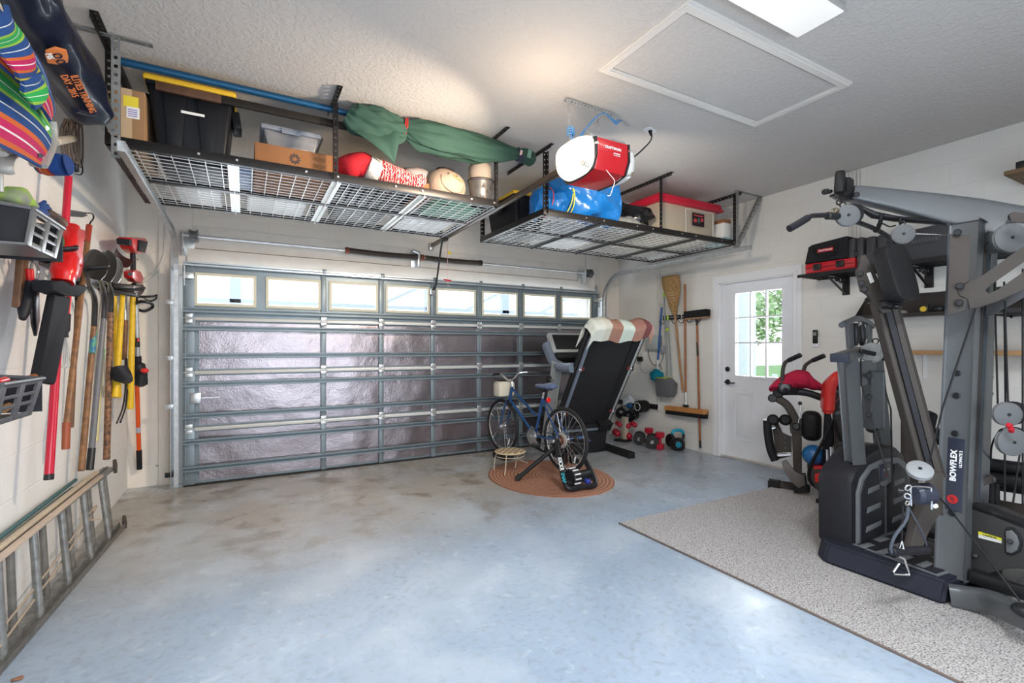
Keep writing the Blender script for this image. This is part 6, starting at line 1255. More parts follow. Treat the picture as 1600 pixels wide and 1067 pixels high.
MB().box(P(1392, 475, D=2.47), (.10, .03, .03), pm, .008).build('pad_latch', m_blk, gy); MB().ball(P(1402, 479, D=2.45), (.03, .02, .012), 12).build('latch_knob', m_blk, gy)
# taupe side plates on the column and claw arms
v5 = VP(1484, 2.47, 1600, 2.30)
w = MB(); v5.plate(w, [(1484, 366), (1516, 368), (1514, 440), (1500, 446), (1494, 455), (1497, 464), (1509, 467), (1510, 484), (1480, 494)], .02, .003); w.build('column_plate', m_gb, gy)
w = MB(); v5.plate(w, [(1498, 449), (1535, 432), (1600, 384), (1612, 377), (1612, 402), (1600, 409), (1545, 446), (1537, 454), (1545, 460), (1560, 452), (1600, 424), (1612, 416), (1612, 445), (1600, 452), (1560, 470), (1530, 481), (1514, 483), (1513, 466), (1500, 463), (1496, 456)], .022, .003, .004); w.build('claw_arm', m_gb, gy)
for q in ((1500, 447), (1499, 473), (1496, 357 + 6)): MB().cyl(v5(*q, .01), v5(*q, .034), .017, bev=.004, n=14).build('bolt', m_blk, gy)
w = MB(); v5.plate(w, [(1540, 470), (1612, 432), (1612, 458), (1552, 492), (1540, 495)], .03, .004, -.14); w.build('far_arm', m_blk, gy)
w = MB(); v5.plate(w, [(1576, 336), (1584, 331), (1612, 334), (1612, 350), (1580, 347)], .012, .003, .05); w.build('boom_plate', m_gb, gy)
pulley(P(1578, 372, D=2.40), .071, -FX - FY * .2); pulley(P(1586, 376, D=2.52), .071, -FX - FY * .2, m_blk); pulley(P(1551, 379, D=2.52), .058, FY + FX * -.35, m_gg, .03); pulley(P(1540, 376, D=2.58), .058, FY + FX * -.35, m_blk, .02)
# lower pulleys and red strap
pulley(P(1573, 647, D=2.42), .060, -FX - FY * .25); pulley(P(1583, 645, D=2.52), .060, -FX - FY * .25, m_blk); pulley(P(1580, 690, D=2.40), .070, -FX - FY * .1); pulley(P(1582, 688, D=2.50), .072, -FX - FY * .1, m_blk)
w = MB(); w.box(P(1577, 665, D=2.34), (.028, .02, .022), (10, 20, 0), .005); w.box(P(1580, 671, D=2.34), (.03, .02, .025), (0, 40, 0), .005); w.build('red_strap', m_redf, gy)
for (a_, b_, d_) in (((1554, 440), (1559, 633), 2.5), ((1569, 440), (1571, 628), 2.45), ((1570, 470), (1575, 628), 2.43), ((1598, 420), (1598, 790), 2.42), ((1570, 708), (1570, 785), 2.40), ((1594, 705), (1583, 785), 2.40), ((1541, 432), (1472, 640), 2.40), ((1472, 640), (1452, 722), 2.40)):
    MB().cyl(P(*a_, D=d_), P(*b_, D=d_ + (.0 if a_[0] > 1545 else .0)), .0042, n=8).build('cable', m_cab, gy)
MB().tube([P(1548, 720, D=2.6), P(1550, 695, D=2.5), P(1560, 675, D=2.42), P(1566, 670, D=2.4)], .0042).build('cable', m_cab, gy); MB().tube([P(1420, 762, D=2.3), P(1445, 757, D=2.3), P(1468, 778, D=2.34), P(1490, 803, D=2.38), P(1540, 868, D=2.3), P(1600, 948, D=2.15)], .0042).build('cable', m_cab, gy)
for (a_, b_, d1, d2) in (((1345, 560), (1346, 600), 2.97, 2.95), ((1346, 600), (1388, 745), 2.95, 2.72), ((1375, 580), (1392, 640), 3.1, 3.0), ((1392, 640), (1395, 790), 3.0, 2.72)): MB().cyl(P(*a_, D=d1), P(*b_, D=d2), .0045, n=8).build('cable', m_cab, gy)
# leg arm, dial, roller, handle
v6 = VP(1400, 2.42, 1480, 2.48)
w = MB(); v6.plate(w, [(1468, 737), (1458, 742), (1450, 765), (1436, 790), (1424, 820), (1416, 862), (1432, 866), (1442, 832), (1452, 812), (1462, 800), (1468, 804)], .04, .005); w.build('leg_curl_arm', m_gb, gy)
w = MB(); v6.plate(w, [(1448, 756), (1453, 742), (1460, 737), (1468, 738), (1468, 780), (1450, 772)], .03, .012, .03); w.build('arm_cover', m_gb, gy); MB().cyl(P(1461, 790, D=2.36), P(1461, 790, D=2.34), .014, bev=.003).build('chrome_bolt', m_chr, gy)
pulley(P(1437, 735, D=2.30), .052, (-.55, -.35, .75), M('pale_pulley', (.25, .26, .27), r=.5, spec=.3), .024); MB().box(P(1448, 738, D=2.34), (.05, .05, .05), (20, 30, 20), .01).build('pulley_shroud', m_blk, gy)
MB().cyl(P(1427, 772, D=2.30), P(1455, 771, D=2.32), .05, bev=.014).build('foam_roller', m_navy, gy)
MB().tube([P(1424, 790, D=2.26), P(1423, 765, D=2.26), P(1428, 760, D=2.26), P(1452, 762, D=2.27), P(1455, 768, D=2.27), P(1456, 796, D=2.27)], .0045).build('chrome_bracket', m_chr, gy)
w = MB(); w.torus(P(1419, 762, D=2.25), (.5, 1, .2), .014, .004, 16, 6); w.torus(P(1418, 775, D=2.25), (1, .2, .1), .012, .004, 16, 6); w.torus(P(1418, 786, D=2.25), (.4, 1, .1), .010, .0035, 16, 6); w.build('chrome_clip', m_chr, gy); MB().cyl(P(1402, 767, D=2.3), P(1416, 769, D=2.28), .018, bev=.004).build('peg', m_blk, gy)
w = MB(); w.tube([P(1419, 792, D=2.25), P(1416, 812, D=2.24), P(1398, 838, D=2.22), P(1392, 855, D=2.22), P(1394, 864, D=2.22)], .007); w.tube([P(1419, 792, D=2.25), P(1440, 830, D=2.28), P(1448, 852, D=2.30)], .004); w.build('handle_strap', M('webbing', (.06, .07, .09), r=.8), gy)
MB().cyl(P(1393, 862, D=2.22), P(1449, 859, D=2.30), .019, bev=.004).build('hand_grip', m_gd2, gy); MB().cyl(P(1411, 790, D=2.25), P(1409, 845, D=2.22), .003, n=6).build('cable', m_cab, gy)
w = MB(); w.tube([P(1409, 845, D=2.22), P(1405, 856, D=2.22), P(1412, 858, D=2.22), P(1409, 845, D=2.22)], .004, smooth=False); w.tube([P(1404, 869, D=2.2), P(1413, 873, D=2.2), P(1420, 893, D=2.2), P(1421, 898, D=2.2), P(1398, 897, D=2.2), P(1396, 893, D=2.2), P(1405, 880, D=2.2)], .0048, smooth=False); w.build('chrome_hook', m_chr, gy)
# rear side panel and front foot
v7 = VP(1512, 2.56, 1640, 2.24)
w = MB(); v7.plate(w, [(1510, 784), (1560, 797), (1612, 820), (1640, 832), (1640, 880), (1612, 888), (1580, 886), (1555, 890), (1512, 912)], .05, .006); w.build('side_panel', m_gd2 if False else M('panel_grey', (.04, .039, .038), r=.5, m=.1), gy)
w = MB(); v7.plate(w, [(1508, 780), (1560, 792), (1640, 826), (1640, 838), (1560, 803), (1508, 790)], .09, .006, -.02); w.build('panel_rail', m_blk, gy)
w = MB(); v7.plate(w, [(1529, 830), (1565, 841), (1565, 849), (1529, 840)], .003, 0, .028); w.build('caution_label', M('caution_white', (.7, .7, .68)), gy)
w = MB(); v7.plate(w, [(1529, 830), (1565, 841), (1565, 844.5), (1529, 834.5)], .004, 0, .0285); w.build('caution_stripe', M('caution_yellow', (.72, .68, .03), r=.4), gy)
a = v7(1546, 838, .031); text('CAUTION', .013, a, v7(1565, 842.5, .031) - v7(1529, 832.5, .031), (0, 0, 1), m_ink, gy, bold=.0004)
w = MB(); v7.plate(w, [(1572, 828), (1576, 823), (1586, 824), (1596, 834), (1600, 848), (1596, 862), (1584, 867), (1576, 866), (1572, 860)], .03, .006, .02); w.build('pulley_well', m_blk, gy)
w = MB(); v7.plate(w, [(1574, 829), (1582, 828), (1590, 836), (1594, 848), (1591, 859), (1583, 864), (1575, 862)], .03, .004, .03); w.build('panel_pulley', m_pul, gy); MB().cyl(v7(1578, 846, .04), v7(1578, 846, .055), .012, bev=.003).build('bolt', m_blk, gy)
MB().cyl(v7(1524, 868, .024), v7(1524, 868, .034), .012, bev=.003).build('bolt', m_blk, gy)
w = MB(); w.loft(smooth_path([P(1484, 930, D=2.44), P(1510, 934, D=2.40), P(1545, 940, D=2.32), P(1580, 955, D=2.18), P(1625, 975, D=2.02)], 5), [(.035, .052)] * 21, 20, up=(0, 0, 1), sq=.4)
for vv in w.bm.verts: vv.co.z = max(vv.co.z, GZ_ + .001)
w.build('front_foot', m_gg, gy); w = MB(); w.ball(P(1604, 955, D=2.06), (.05, .05, .03), 18); w.build('foot_disc', m_blk, gy)
MB().b2((3.25, .92, GZ_), (3.95, 1.04, .08), .02).build('base_beam', m_blk, gy); MB().b2((3.27, .45, .10), (3.33, 1.02, .17), .015).build('rear_beam', m_blk, gy)
# seat and rails behind the column
w = MB(); w.box(P(1562, 727, D=2.95), (.22, .34, .07), (0, 8, 10), .03, 4); w.box(P(1565, 745, D=2.95), (.24, .36, .08), (0, 0, 10), .03, 4); w.build('seat', m_pad, gy, ang=60)
MB().bar(P(1545, 757, D=3.0), P(1650, 772, D=2.7), .04, .04, None, .006).build('seat_rail', m_blk, gy); MB().bar(P(1540, 787, D=2.95), P(1650, 808, D=2.6), .06, .05, None, .008).build('seat_rail', m_gb, gy)
for x_ in (1545, 1553): MB().bar(P(x_, 750, D=2.9), P(x_ + 1, 900, D=2.75), .03, .03, -FX, .006).build('seat_post', m_blk, gy)
# things behind the column: leg lift station
t = thing('leg_station', 'dark upright leg station between the rod housing and the column', 'exercise station', (4.05, 1.75, GZ_)); b0 = P(1421, 700, D=3.5)
MB().bar((b0.x, b0.y, GZ_), (b0.x, b0.y, P(1421, 658, D=3.5).z), .10, .05, -FX, .012).build('upright', m_gb, t); MB().box(P(1455, 680, D=3.45), (.22, .16, .10), (0, 0, 30), .04, 4).build('pad', m_pad, t); w = MB(); w.box(P(1452, 660, D=3.45), (.18, .05, .16), (10, 0, 30), .04, 4); w.build('back_pad', m_pad, t); MB().bar(P(1425, 685, D=3.5), P(1475, 690, D=3.4), .04, .04, None, .006).build('arm', m_blk, t); MB().cyl(P(1424, 705, D=3.45), P(1434, 705, D=3.45), .02, bev=.004).build('knob', m_blk, t)
MB().b2((b0.x - .15, b0.y - .2, GZ_), (b0.x + .25, b0.y + .12, GZ_ + .05), .012).build('foot', m_blk, t)
# ================================================================ FOLDED LEG-PRESS BENCH UNIT WITH RED TOWEL
D0 = 4.42; s1 = VP(1200, D0, 1300, D0 - .25)
t = thing('ab_bench', 'compact grey exercise bench with black pads and two bent handles by the door', 'exercise machine', (s1(1240, 745).x, s1(1240, 745).y, 0))
f0, f1 = P(1208, 757, Z=.03), P(1264, 765, Z=.03); MB().bar(f0, f1, .07, .06, None, .008).build('foot_bar', m_gb, t); MB().bar(f0 - (f1 - f0).normalized() * .03, f0 + (f1 - f0).normalized() * .05, .08, .066, None, .01).build('rubber_end', m_blk, t)
w = MB(); s1.plate(w, [(1236, 655), (1253, 658), (1253, 742), (1240, 742)], .07, .008); w.build('post', m_gb, t); w = MB(); s1.plate(w, [(1233, 655), (1260, 654), (1262, 675), (1254, 679), (1235, 676)], .09, .006); w.build('bracket', m_gb, t)
MB().bar(s1(1248, 742, -.0), V((s1(1252, 760).x, s1(1252, 760).y, .04)), .09, .06, s1.n, .01).build('lower_post', m_blk, t)
w = MB(); s1.plate(w, [(1221, 722), (1228, 718), (1243, 738), (1256, 742), (1258, 757), (1248, 762), (1238, 754), (1226, 738)], .03, .005, .05); w.build('link_plate', M('brushed_taupe', (.19, .17, .16), r=.35, m=.5), t)
MB().loft(smooth_path([s1(1206, 618), s1(1216, 623), s1(1230, 633), s1(1240, 650), s1(1243, 660)], 5), [(.045, .035)] * 21, 16, sq=.6).build('curved_arm', m_gb, t); MB().cyl(s1(1207, 622, .05), s1(1207, 622, -.05), .038, bev=.008).build('arm_end_cap', m_blk, t); w = MB(); w.cyl(s1(1216, 614, .05), s1(1216, 614, -.05), .045, bev=.01); w.build('arm_hub', m_gd2, t)
w = MB(); w.loft(smooth_path([s1(1199, 655, .06), s1(1200, 675, .06), s1(1204, 700, .06), s1(1211, 717, .06)], 5), [(.10, .034)] * 16, 18, sq=.5, up=s1.U); w.build('shin_pad', m_pad, t, ang=60)
for x_, o_ in ((1208, .06), (1227, .0)): MB().cyl(s1(x_, 656, o_ + .09), s1(x_, 656, o_ - .09), .05, bev=.018, n=24).build('foam_roller', m_pad, t)
w = MB(); s1.plate(w, [(1207, 668), (1216, 660), (1222, 676), (1237, 682), (1237, 712), (1213, 718)], .02, .004, .02); fpz = w.build('footrest', m_gb, t); [MB().cyl(s1(1227, y_, .032), s1(1227, y_, .036), .010, n=10).build('hole', m_blk, fpz) for y_ in (684, 692, 700)]
MB().bar(s1(1210, 711, .07), s1(1236, 709, .07), .06, .012, None, .003).build('step', m_alu, t); MB().bar(s1(1199, 669, .07), s1(1211, 668, .07), .05, .008, None, .002).build('step_edge', m_alu, t)
w = MB(); w.box(s1(1268, 665, .05), (.16, .15, .26), (0, 0, 30), .06, 5); w.build('knee_pad', m_pad, t, ang=80)
MB().cyl(s1(1244, 666, .08), s1(1246, 666, -.05), .03, bev=.006).build('pivot_knob', m_blk, t); MB().tube([s1(1247, 664, .05), s1(1250, 645, .05), s1(1251, 632, .05)], .004).build('pull_pin', m_chr, t); MB().ball(s1(1250, 630, .05), .017, 12).build('pin_knob', m_blk, t)
MB().loft(smooth_path([s1(1212, 613), s1(1240, 612), s1(1262, 614), s1(1286, 622)], 5), [(.04, .03)] * 16, 14, sq=.7).build('seat_beam', m_gd2, t)
w = MB(); w.box(s1(1232, 609), (.20, .16, .06), (0, 0, -20), .02); w.build('seat_base', m_gd2, t); MB().cyl(s1(1226, 605, .10), s1(1226, 605, .04), .055, bev=.01, n=26).build('hub_disc', m_blk, t); MB().cyl(s1(1226, 605, .104), s1(1226, 605, .10), .03, n=20).build('hub_ring', m_mid, t)
for pts in ([(1222, 600, .09), (1223, 580, .09), (1226, 568, .10), (1232, 563, .12), (1250, 555, .22)], [(1254, 585, -.10), (1258, 572, -.10), (1263, 567, -.08), (1270, 563, -.05), (1287, 556, .05)]):
    q = [s1(a_, b_, c_) for a_, b_, c_ in pts]; MB().tube(q, .016, 12).build('handle', m_gb, t); MB().tube([q[-2].lerp(q[-1], .05), q[-1]], .021, 12).build('handle_grip', m_gd2, t)
def towel_s(u, v):
    x_ = 1203 + 85 * u; top = 602 - 24 * math.sin(math.pi * min(1, (u + .02) ** .8)) * (.75 + .25 * math.sin(u * 5)) ; top = {True: 603 - 22 * (u / .35) ** .8 if u < .35 else 603 - 22 + 4 * math.sin((u - .35) * 9) * -1, False: 0}[u < .62] if u < .62 else 578 + 26 * ((u - .62) / .38) ** 1.2
    a = 2 * math.pi * v; off = .10 * math.cos(a) * (1 - .6 * max(0, u - .7) / .3); bot = 611 - 4 * math.sin(math.pi * u)
    z_ = top if math.sin(a) > 0 else bot; mid = (top + bot) / 2; yy = mid - (bot - top) / 2 * math.sin(a) * (1 + .04 * math.sin(14 * u + 3 * a))
    return s1(x_, yy, off + .01 * math.sin(30 * u + 5 * a))
w = MB(); ns, nr_ = 30, 26; rg = [[w.bm.verts.new(towel_s(i / ns, j / nr_)) for j in range(nr_)] for i in range(ns + 1)]
for i in range(ns):
    for j in range(nr_): w.bm.faces.new((rg[i][j], rg[i][(j + 1) % nr_], rg[i + 1][(j + 1) % nr_], rg[i + 1][j]))
w.bm.faces.new(rg[0][::-1]); w.bm.faces.new(rg[-1]); w.jitter(.012, 16); tag(w.build('red_towel', M('red_terry', (.40, .01, .045), r=.95, bump=.4, bs=260), ang=70), 'crumpled red towel thrown over the seat of the compact bench', 'towel')
# ---- red padded bench standing on end
s2 = VP(1285, 4.05, 1335, 3.95)
t = thing('red_weight_bench', 'folded weight bench with red back pad standing behind the rod housing', 'weight bench', (s2(1310, 760).x, s2(1310, 760).y, 0))
m_rp = M('red_vinyl_pad', (.62, .02, .015), r=.35, bump=.05, bs=20)
w = MB(); w.loft(smooth_path([s2(1293, 644, .02), s2(1293, 636, .02), s2(1294, 615, .02), s2(1297, 600, .02), s2(1305, 592, .0), s2(1315, 590, -.03)], 5), [(.12, .035)] * 4 + [(.14, .045)] * 16 + [(.13, .04)] * 6, 20, sq=.55, up=-s2.U); w.build('red_pad', m_rp, t, ang=60)
w = MB(); s2.plate(w, [(1301, 603), (1310, 594), (1330, 594), (1333, 690), (1302, 690)], .10, .02, -.06); w.build('pad_back', m_gd2, t)
MB().bar(s2(1307, 610, .04), s2(1313, 760, .02), .05, .05, s2.n, .008).build('frame_post', m_gb, t); MB().bar(s2(1330, 600, -.02), s2(1335, 760, -.02), .05, .05, s2.n, .008).build('frame_post', m_blk, t)
for (a_, b_, r_) in (((1298, 612), (1322, 610), .016), ((1303, 646), (1314, 645), .024), ((1306, 596), (1330, 600), .014), ((1310, 690), (1330, 686), .02)): MB().cyl(s2(*a_, .06), s2(*b_, .06), r_, bev=.004).build('cross_tube', m_gg, t)
for k, y_ in enumerate((617, 628, 638)): MB().tube([s2(1304 + 3 * k, y_, .07), s2(1311 + 2 * k, y_ - 9, .07), s2(1318, y_ - 2, .07), s2(1312, y_ + 7, .07)], .006).build('chrome_fitting', m_chr if k == 1 else m_gg, t)
w = MB(); v_ = [(1288, 645), (1297, 645), (1301, 660), (1303, 690), (1290, 745), (1281, 745), (1286, 690)]; s2.plate(w, v_, .05, .01, .0); w.build('black_column', m_gd2, t)
MB().tube([s2(1301, 655, .09), s2(1290, 682, .09), s2(1278, 705, .09), s2(1269, 722, .08), s2(1264, 738, .07), s2(1266, 752, .06), s2(1280, 764, .03), s2(1298, 768, .0)], .013, 10).build('resistance_strap', m_cab, t)
MB().tube([s2(1303, 655, .09), s2(1308, 670, .09), s2(1314, 690, .08)], .011, 10).build('resistance_strap', m_cab, t)
w = MB(); s2.plate(w, [(1262, 727), (1296, 726), (1300, 766), (1284, 770), (1264, 752)], .16, .015, -.02); w.build('base_box', m_gb, t); w = MB(); s2.plate(w, [(1270, 726), (1296, 725), (1296, 729), (1270, 730)], .165, .003, -.02); w.build('red_edge', m_rp, t); w = MB(); s2.plate(w, [(1273, 740), (1283, 738), (1283, 755), (1273, 752)], .01, .004, .066); w.build('red_insert', m_rp, t)
MB().cyl(s2(1292, 702, .05), s2(1293, 735, .05), .010).build('chrome_rod', m_chr, t); MB().cyl(s2(1298, 698, .05), s2(1300, 740, .05), .012).build('chrome_rod', m_alu, t)
bb0 = s2(1310, 765); MB().b2((bb0.x - .12, bb0.y - .10, 0), (bb0.x + .25, bb0.y + .12, .05), .01).build('floor_frame', m_blk, t)
bl = s2(1271, 712, -.10); bl = P(1271.5, 711, D=4.12); tag(MB().ball(bl, .088, 28).build('exercise_ball', M('metallic_blue_ball', (.01, .12, .32), r=.3, coat=.4)), 'small shiny blue exercise ball resting on the base of the red bench', 'ball')
# ================================================================ LEFT WALL
def Lw(px, py, off=.1): return P(px, py, X=XL + off)
LU, LVv = V((0, 1, 0)), V((0, 0, 1))
def lplate(w, pix, off, t, bev=0.):
    pl = [(lambda p: (p.y, p.z))(Lw(a, b_, off)) for a, b_ in pix]
    return w.prism(pl, (XL + off, 0, 0), LU, LVv, t, bev)
m_alad = M('weathered_aluminium', (.34, .335, .32), r=.42, m=.6, var=.35, vs=25, bump=.05, bs=40); m_ladd = M('dull_ladder_metal', (.22, .205, .185), r=.5, m=.45, var=.3, vs=20)
# ---- extension ladder on its edge
ly0, ly1 = 1.35, 4.44
xb = lambda y: -.852 + .056 * (y - 2.7); xt = lambda y: -.882 + .037 * (y - 2.76)
t = thing('extension_ladder', 'weathered aluminium extension ladder lying on its side along the left wall', 'ladder', (-.85, 2.9, 0)); zT = .435
def lrail(xf, z0, z1, wd, nm, mt):
    w = MB(); w.bar((xf(ly0) - wd / 2, ly0, (z0 + z1) / 2), (xf(ly1) - wd / 2, ly1, (z0 + z1) / 2), wd, z1 - z0, (0, 0, 1), .003); w.bar((xf(ly0) - .002, ly0, z0 + .012 if nm == 'top' else z1), (xf(ly1) - .002, ly1, z0 + .012 if nm == 'top' else z1), .004, .03, (0, 0, 1)); w.build('side_rail', mt, t)
lrail(xb, .001, .022, .085, 'bottom', m_ladd); lrail(lambda y: xb(y) - .03, .022, .04, .06, 'bottom', m_alad)
lrail(xt, zT, zT + .024, .032, 'top', m_alad); lrail(lambda y: xt(y) - .034, zT + .004, zT + .026, .028, 'top', m_ladd)
b_y = [P(*q, Z=.04).y for q in ((76, 955), (110, 910), (139, 875), (161, 839))]; st_ = (b_y[-1] - b_y[0]) / 3
for k in range(-3, 4):
    y = b_y[0] + st_ * k; MB().cyl((xb(y) - .03, y, .022), (xt(y) - .014, y, zT), .017, n=14).build('rung', m_alad, t)
    y2 = y + st_ * .62; MB().cyl((xb(y2) - .075, y2, .035), (xt(y2) - .05, y2, zT + .005), .015, n=14).build('rung', m_ladd, t)
for x_, z_ in ((xb(ly1) - .01, .035), (xt(ly1) - .0, zT + .02)):
    w = MB(); w.box((x_, ly1 + .03, z_), (.022, .09, .07), (20, 0, 15), .006); w.build('ladder_shoe', M('dark_shoe_metal', (.09, .075, .06), r=.6, m=.3), t)
w = MB(); w.tube([(-.90, 1.5, .10), (-.89, 2.6, .13), (-.87, 3.4, .19), (-.85, 4.0, .28), (-.86, 4.1, .24), (-.87, 3.5, .15), (-.88, 2.6, .08), (-.9, 1.5, .05)], .0045); w.torus((-.84, 3.98, .22), (0, .3, 1), .03, .005, 18, 6); w.build('tie_rope', M('tan_rope', (.42, .33, .24), r=.9), t)
for k, (x_, z_, r_, c_, nm, lab) in enumerate(((-.905, .475, .012, (.60, .50, .37), 'wood_strip', 'pale wooden trim strip lying on the ladder, nearest the wall'), (-.862, .470, .011, (.58, .46, .36), 'wood_strip', 'pinkish wooden trim strip lying on the outer ladder rail'))):
    o = MB().bar((x_ - .03, 1.35, z_), (x_ + .035, 4.1 + .12 * (1 - k), z_), .03, .014, (0, 0, 1), .002).build(nm, M('strip_' + str(k), c_, r=.6, var=.15, vs=4)); tag(o, lab, 'trim strip')
for k in range(2): tag(MB().cyl((-.935, 1.35, .50 - .03 * k), (-.918 + .01 * k, 3.95 - .1 * k, .492 - .028 * k), .011, n=12, bev=.002).build('garden_stake', M('dark_teal_paint', (.02, .09, .095), r=.4)), 'long dark teal pole lying behind the ladder, ' + ('upper one' if k == 0 else 'lower one'), 'pole')
# ---- long red tube
t = thing('red_pole', 'long bright red tube with black end cap hanging on the left wall', 'pole', Lw(76, 750, .13)); m_rt = M('red_enamel', (.50, .006, .03), r=.3, coat=.3)
MB().cyl(Lw(107.5, 270, .13), Lw(76.5, 741, .13), .0165, .0185, bev=.002).build('tube', m_rt, t); MB().cyl(Lw(76.7, 740, .13), Lw(76, 750, .13), .0195, bev=.003).build('end_cap', m_blk, t); MB().cyl(Lw(108.5, 262, .13), Lw(107, 276, .13), .021, bev=.003).build('silver_collar', m_gal, t)
# ---- cable bundle on hook
t = thing('cable_bundle', 'looped bundle of brown cable hanging from a wall hook', 'cable', Lw(112, 262, .1)); m_brc = M('brown_cable', (.13, .10, .08), r=.6)
rd = random.Random(4)
for k in range(6):
    x_ = 99 + 5 * k; q = [Lw(x_ + 3, 186, .10), Lw(x_ - 3 + rd.uniform(-2, 2), 205, .12), Lw(x_ - 2, 235 + rd.uniform(-5, 5), .12), Lw(x_ + 2, 258 + rd.uniform(-8, 6), .11), Lw(x_ + 5, 245, .10), Lw(x_ + 5, 215, .10), Lw(x_ + 3, 186, .10)]; MB().tube(q, .0055, 8).build('cable_loop', m_brc, t)
MB().tube([Lw(122, 240, .11), Lw(129, 262, .12), Lw(126, 273, .13), Lw(112, 270, .13)], .004).build('cable_tail', m_blk, t); MB().cyl(Lw(87, 221, .22), Lw(115, 216, .10), .018, bev=.006).build('wooden_peg', M('pale_peg_wood', (.45, .40, .32), r=.7), t)
MB().box(Lw(118, 262, .12), (.03, .03, .05), (20, 0, 0), .01).build('plug', m_blk, t)
# ---- leaf blower
m_rp2 = M('power_tool_red', (.62, .012, .012), r=.3, coat=.3)
t = thing('leaf_blower', 'red cordless leaf blower with flat black nozzle hanging on left wall', 'leaf blower', Lw(70, 600, .2))
w = MB(); w.loft(smooth_path([Lw(112, 357, .16), Lw(108, 375, .18), Lw(104, 400, .19), Lw(100, 425, .20), Lw(98, 441, .20)], 5), [(.035, .03)] * 3 + [(.038, .04)] * 8 + [(.05, .05)] * 6 + [(.042, .045)] * 4, 20, sq=.75); w.build('motor_housing', m_rp2, t, ang=60)
w = MB(); lplate(w, [(98, 355), (124, 358), (125, 372), (121, 374), (119, 395), (122, 415), (117, 433), (110, 430), (113, 410), (110, 385), (108, 372), (99, 370)], .15, .05, .008); w.build('handle', m_rp2, t)
MB().box(Lw(94, 396, .19), (.02, .02, .02), None, .004).build('trigger', m_blk, t); MB().cyl(Lw(111, 398, .12), Lw(111, 398, .105), .01).build('button', m_blk, t)
w = MB(); lplate(w, [(64, 438), (82, 438), (104, 445), (120, 445), (126, 449), (112, 463), (88, 461), (67, 455)], .19, .07, .008); w.build('black_flange', M('matt_black_plastic', (.012, .012, .014), r=.75), t)
w = MB(); lplate(w, [(79, 460), (105, 464), (98, 510), (80, 597), (79, 601), (52, 596), (54, 589), (68, 520)], .19, .03, .008); w.build('nozzle', MATS['matt_black_plastic'], t)
# ---- wall rail with loops
t = thing('tool_rail', 'long black wall rail with rubber hook loops holding the garden tools', 'tool rack', Lw(150, 448, .04)); ra, rb_ = Lw(96, 446, .06), Lw(212, 446, .06); zr = Lw(170, 446, .06).z
MB().b2((XL + .0, ra.y - .3, zr - .03), (XL + .035, 5.2, zr + .03), .006).build('rail', m_blk, t)
for px in (18, 88, 170, 196, 222):
    c_ = Lw(px, 440, .05); y = c_.y; MB().tube([(XL + .03, y - .03, zr), (XL + .12, y - .04, zr - .02), (XL + .24, y - .03, zr - .015), (XL + .27, y + .0, zr + .0), (XL + .24, y + .04, zr - .01), (XL + .12, y + .05, zr - .02), (XL + .03, y + .04, zr)], .0085, 10).build('hook_loop', m_blk, t)
# ---- hanging long tools
m_wh = M('worn_wood_handle', (.26, .12, .045), r=.45, var=.5, vs=18, tint=(.12, .055, .025)); m_wh2 = M('dark_wood_handle', (.13, .06, .03), r=.5, var=.3, vs=14); m_blade = M('blade_steel', (.06, .055, .055), r=.3, m=.6); m_bright = M('bright_blade', (.42, .42, .42), r=.22, m=.85)
def stick(pts, r_, nm, mt, par, n=12, r2=None): q = [Lw(*p) for p in pts]; w = MB(); (w.cyl(q[0], q[1], r_, r2 or r_, n=n, bev=.002) if len(q) == 2 else w.tube(q, r_, n)); return w.build(nm, mt, par)
t = thing('garden_hoe', 'long-handled hoe with grey blade and orange-dipped wooden handle end', 'hoe', Lw(103, 702, .10)); stick([(139.5, 352, .10), (103.5, 668, .10)], .0155, 'handle', m_wh, t); stick([(104, 660, .10), (102.5, 702, .10)], .0185, 'dipped_end', M('orange_brown_dip', (.30, .07, .025), r=.4), t); stick([(139.5, 352, .10), (136, 378, .10)], .0165, 'red_band', M('red_brown_dip', (.30, .035, .02), r=.4), t)
MB().tube([Lw(139.5, 353, .10), Lw(141, 348, .10), Lw(146, 341, .10), Lw(144, 334, .10), Lw(133, 333, .10)], .005).build('neck', m_blk, t); w = MB(); lplate(w, [(106, 329), (112, 328), (130, 331), (137, 337), (128, 339.5), (108, 338)], .10, .004); w.build('blade', m_blade, t)
t = thing('dark_handled_tool', 'long thin dark wooden handle hanging right behind the hoe', 'garden tool', Lw(111, 668, .05)); stick([(121, 470, .05), (111.5, 668, .05)], .012, 'handle', m_wh2, t); stick([(123, 440, .05), (121, 470, .05)], .014, 'socket', m_blade, t)
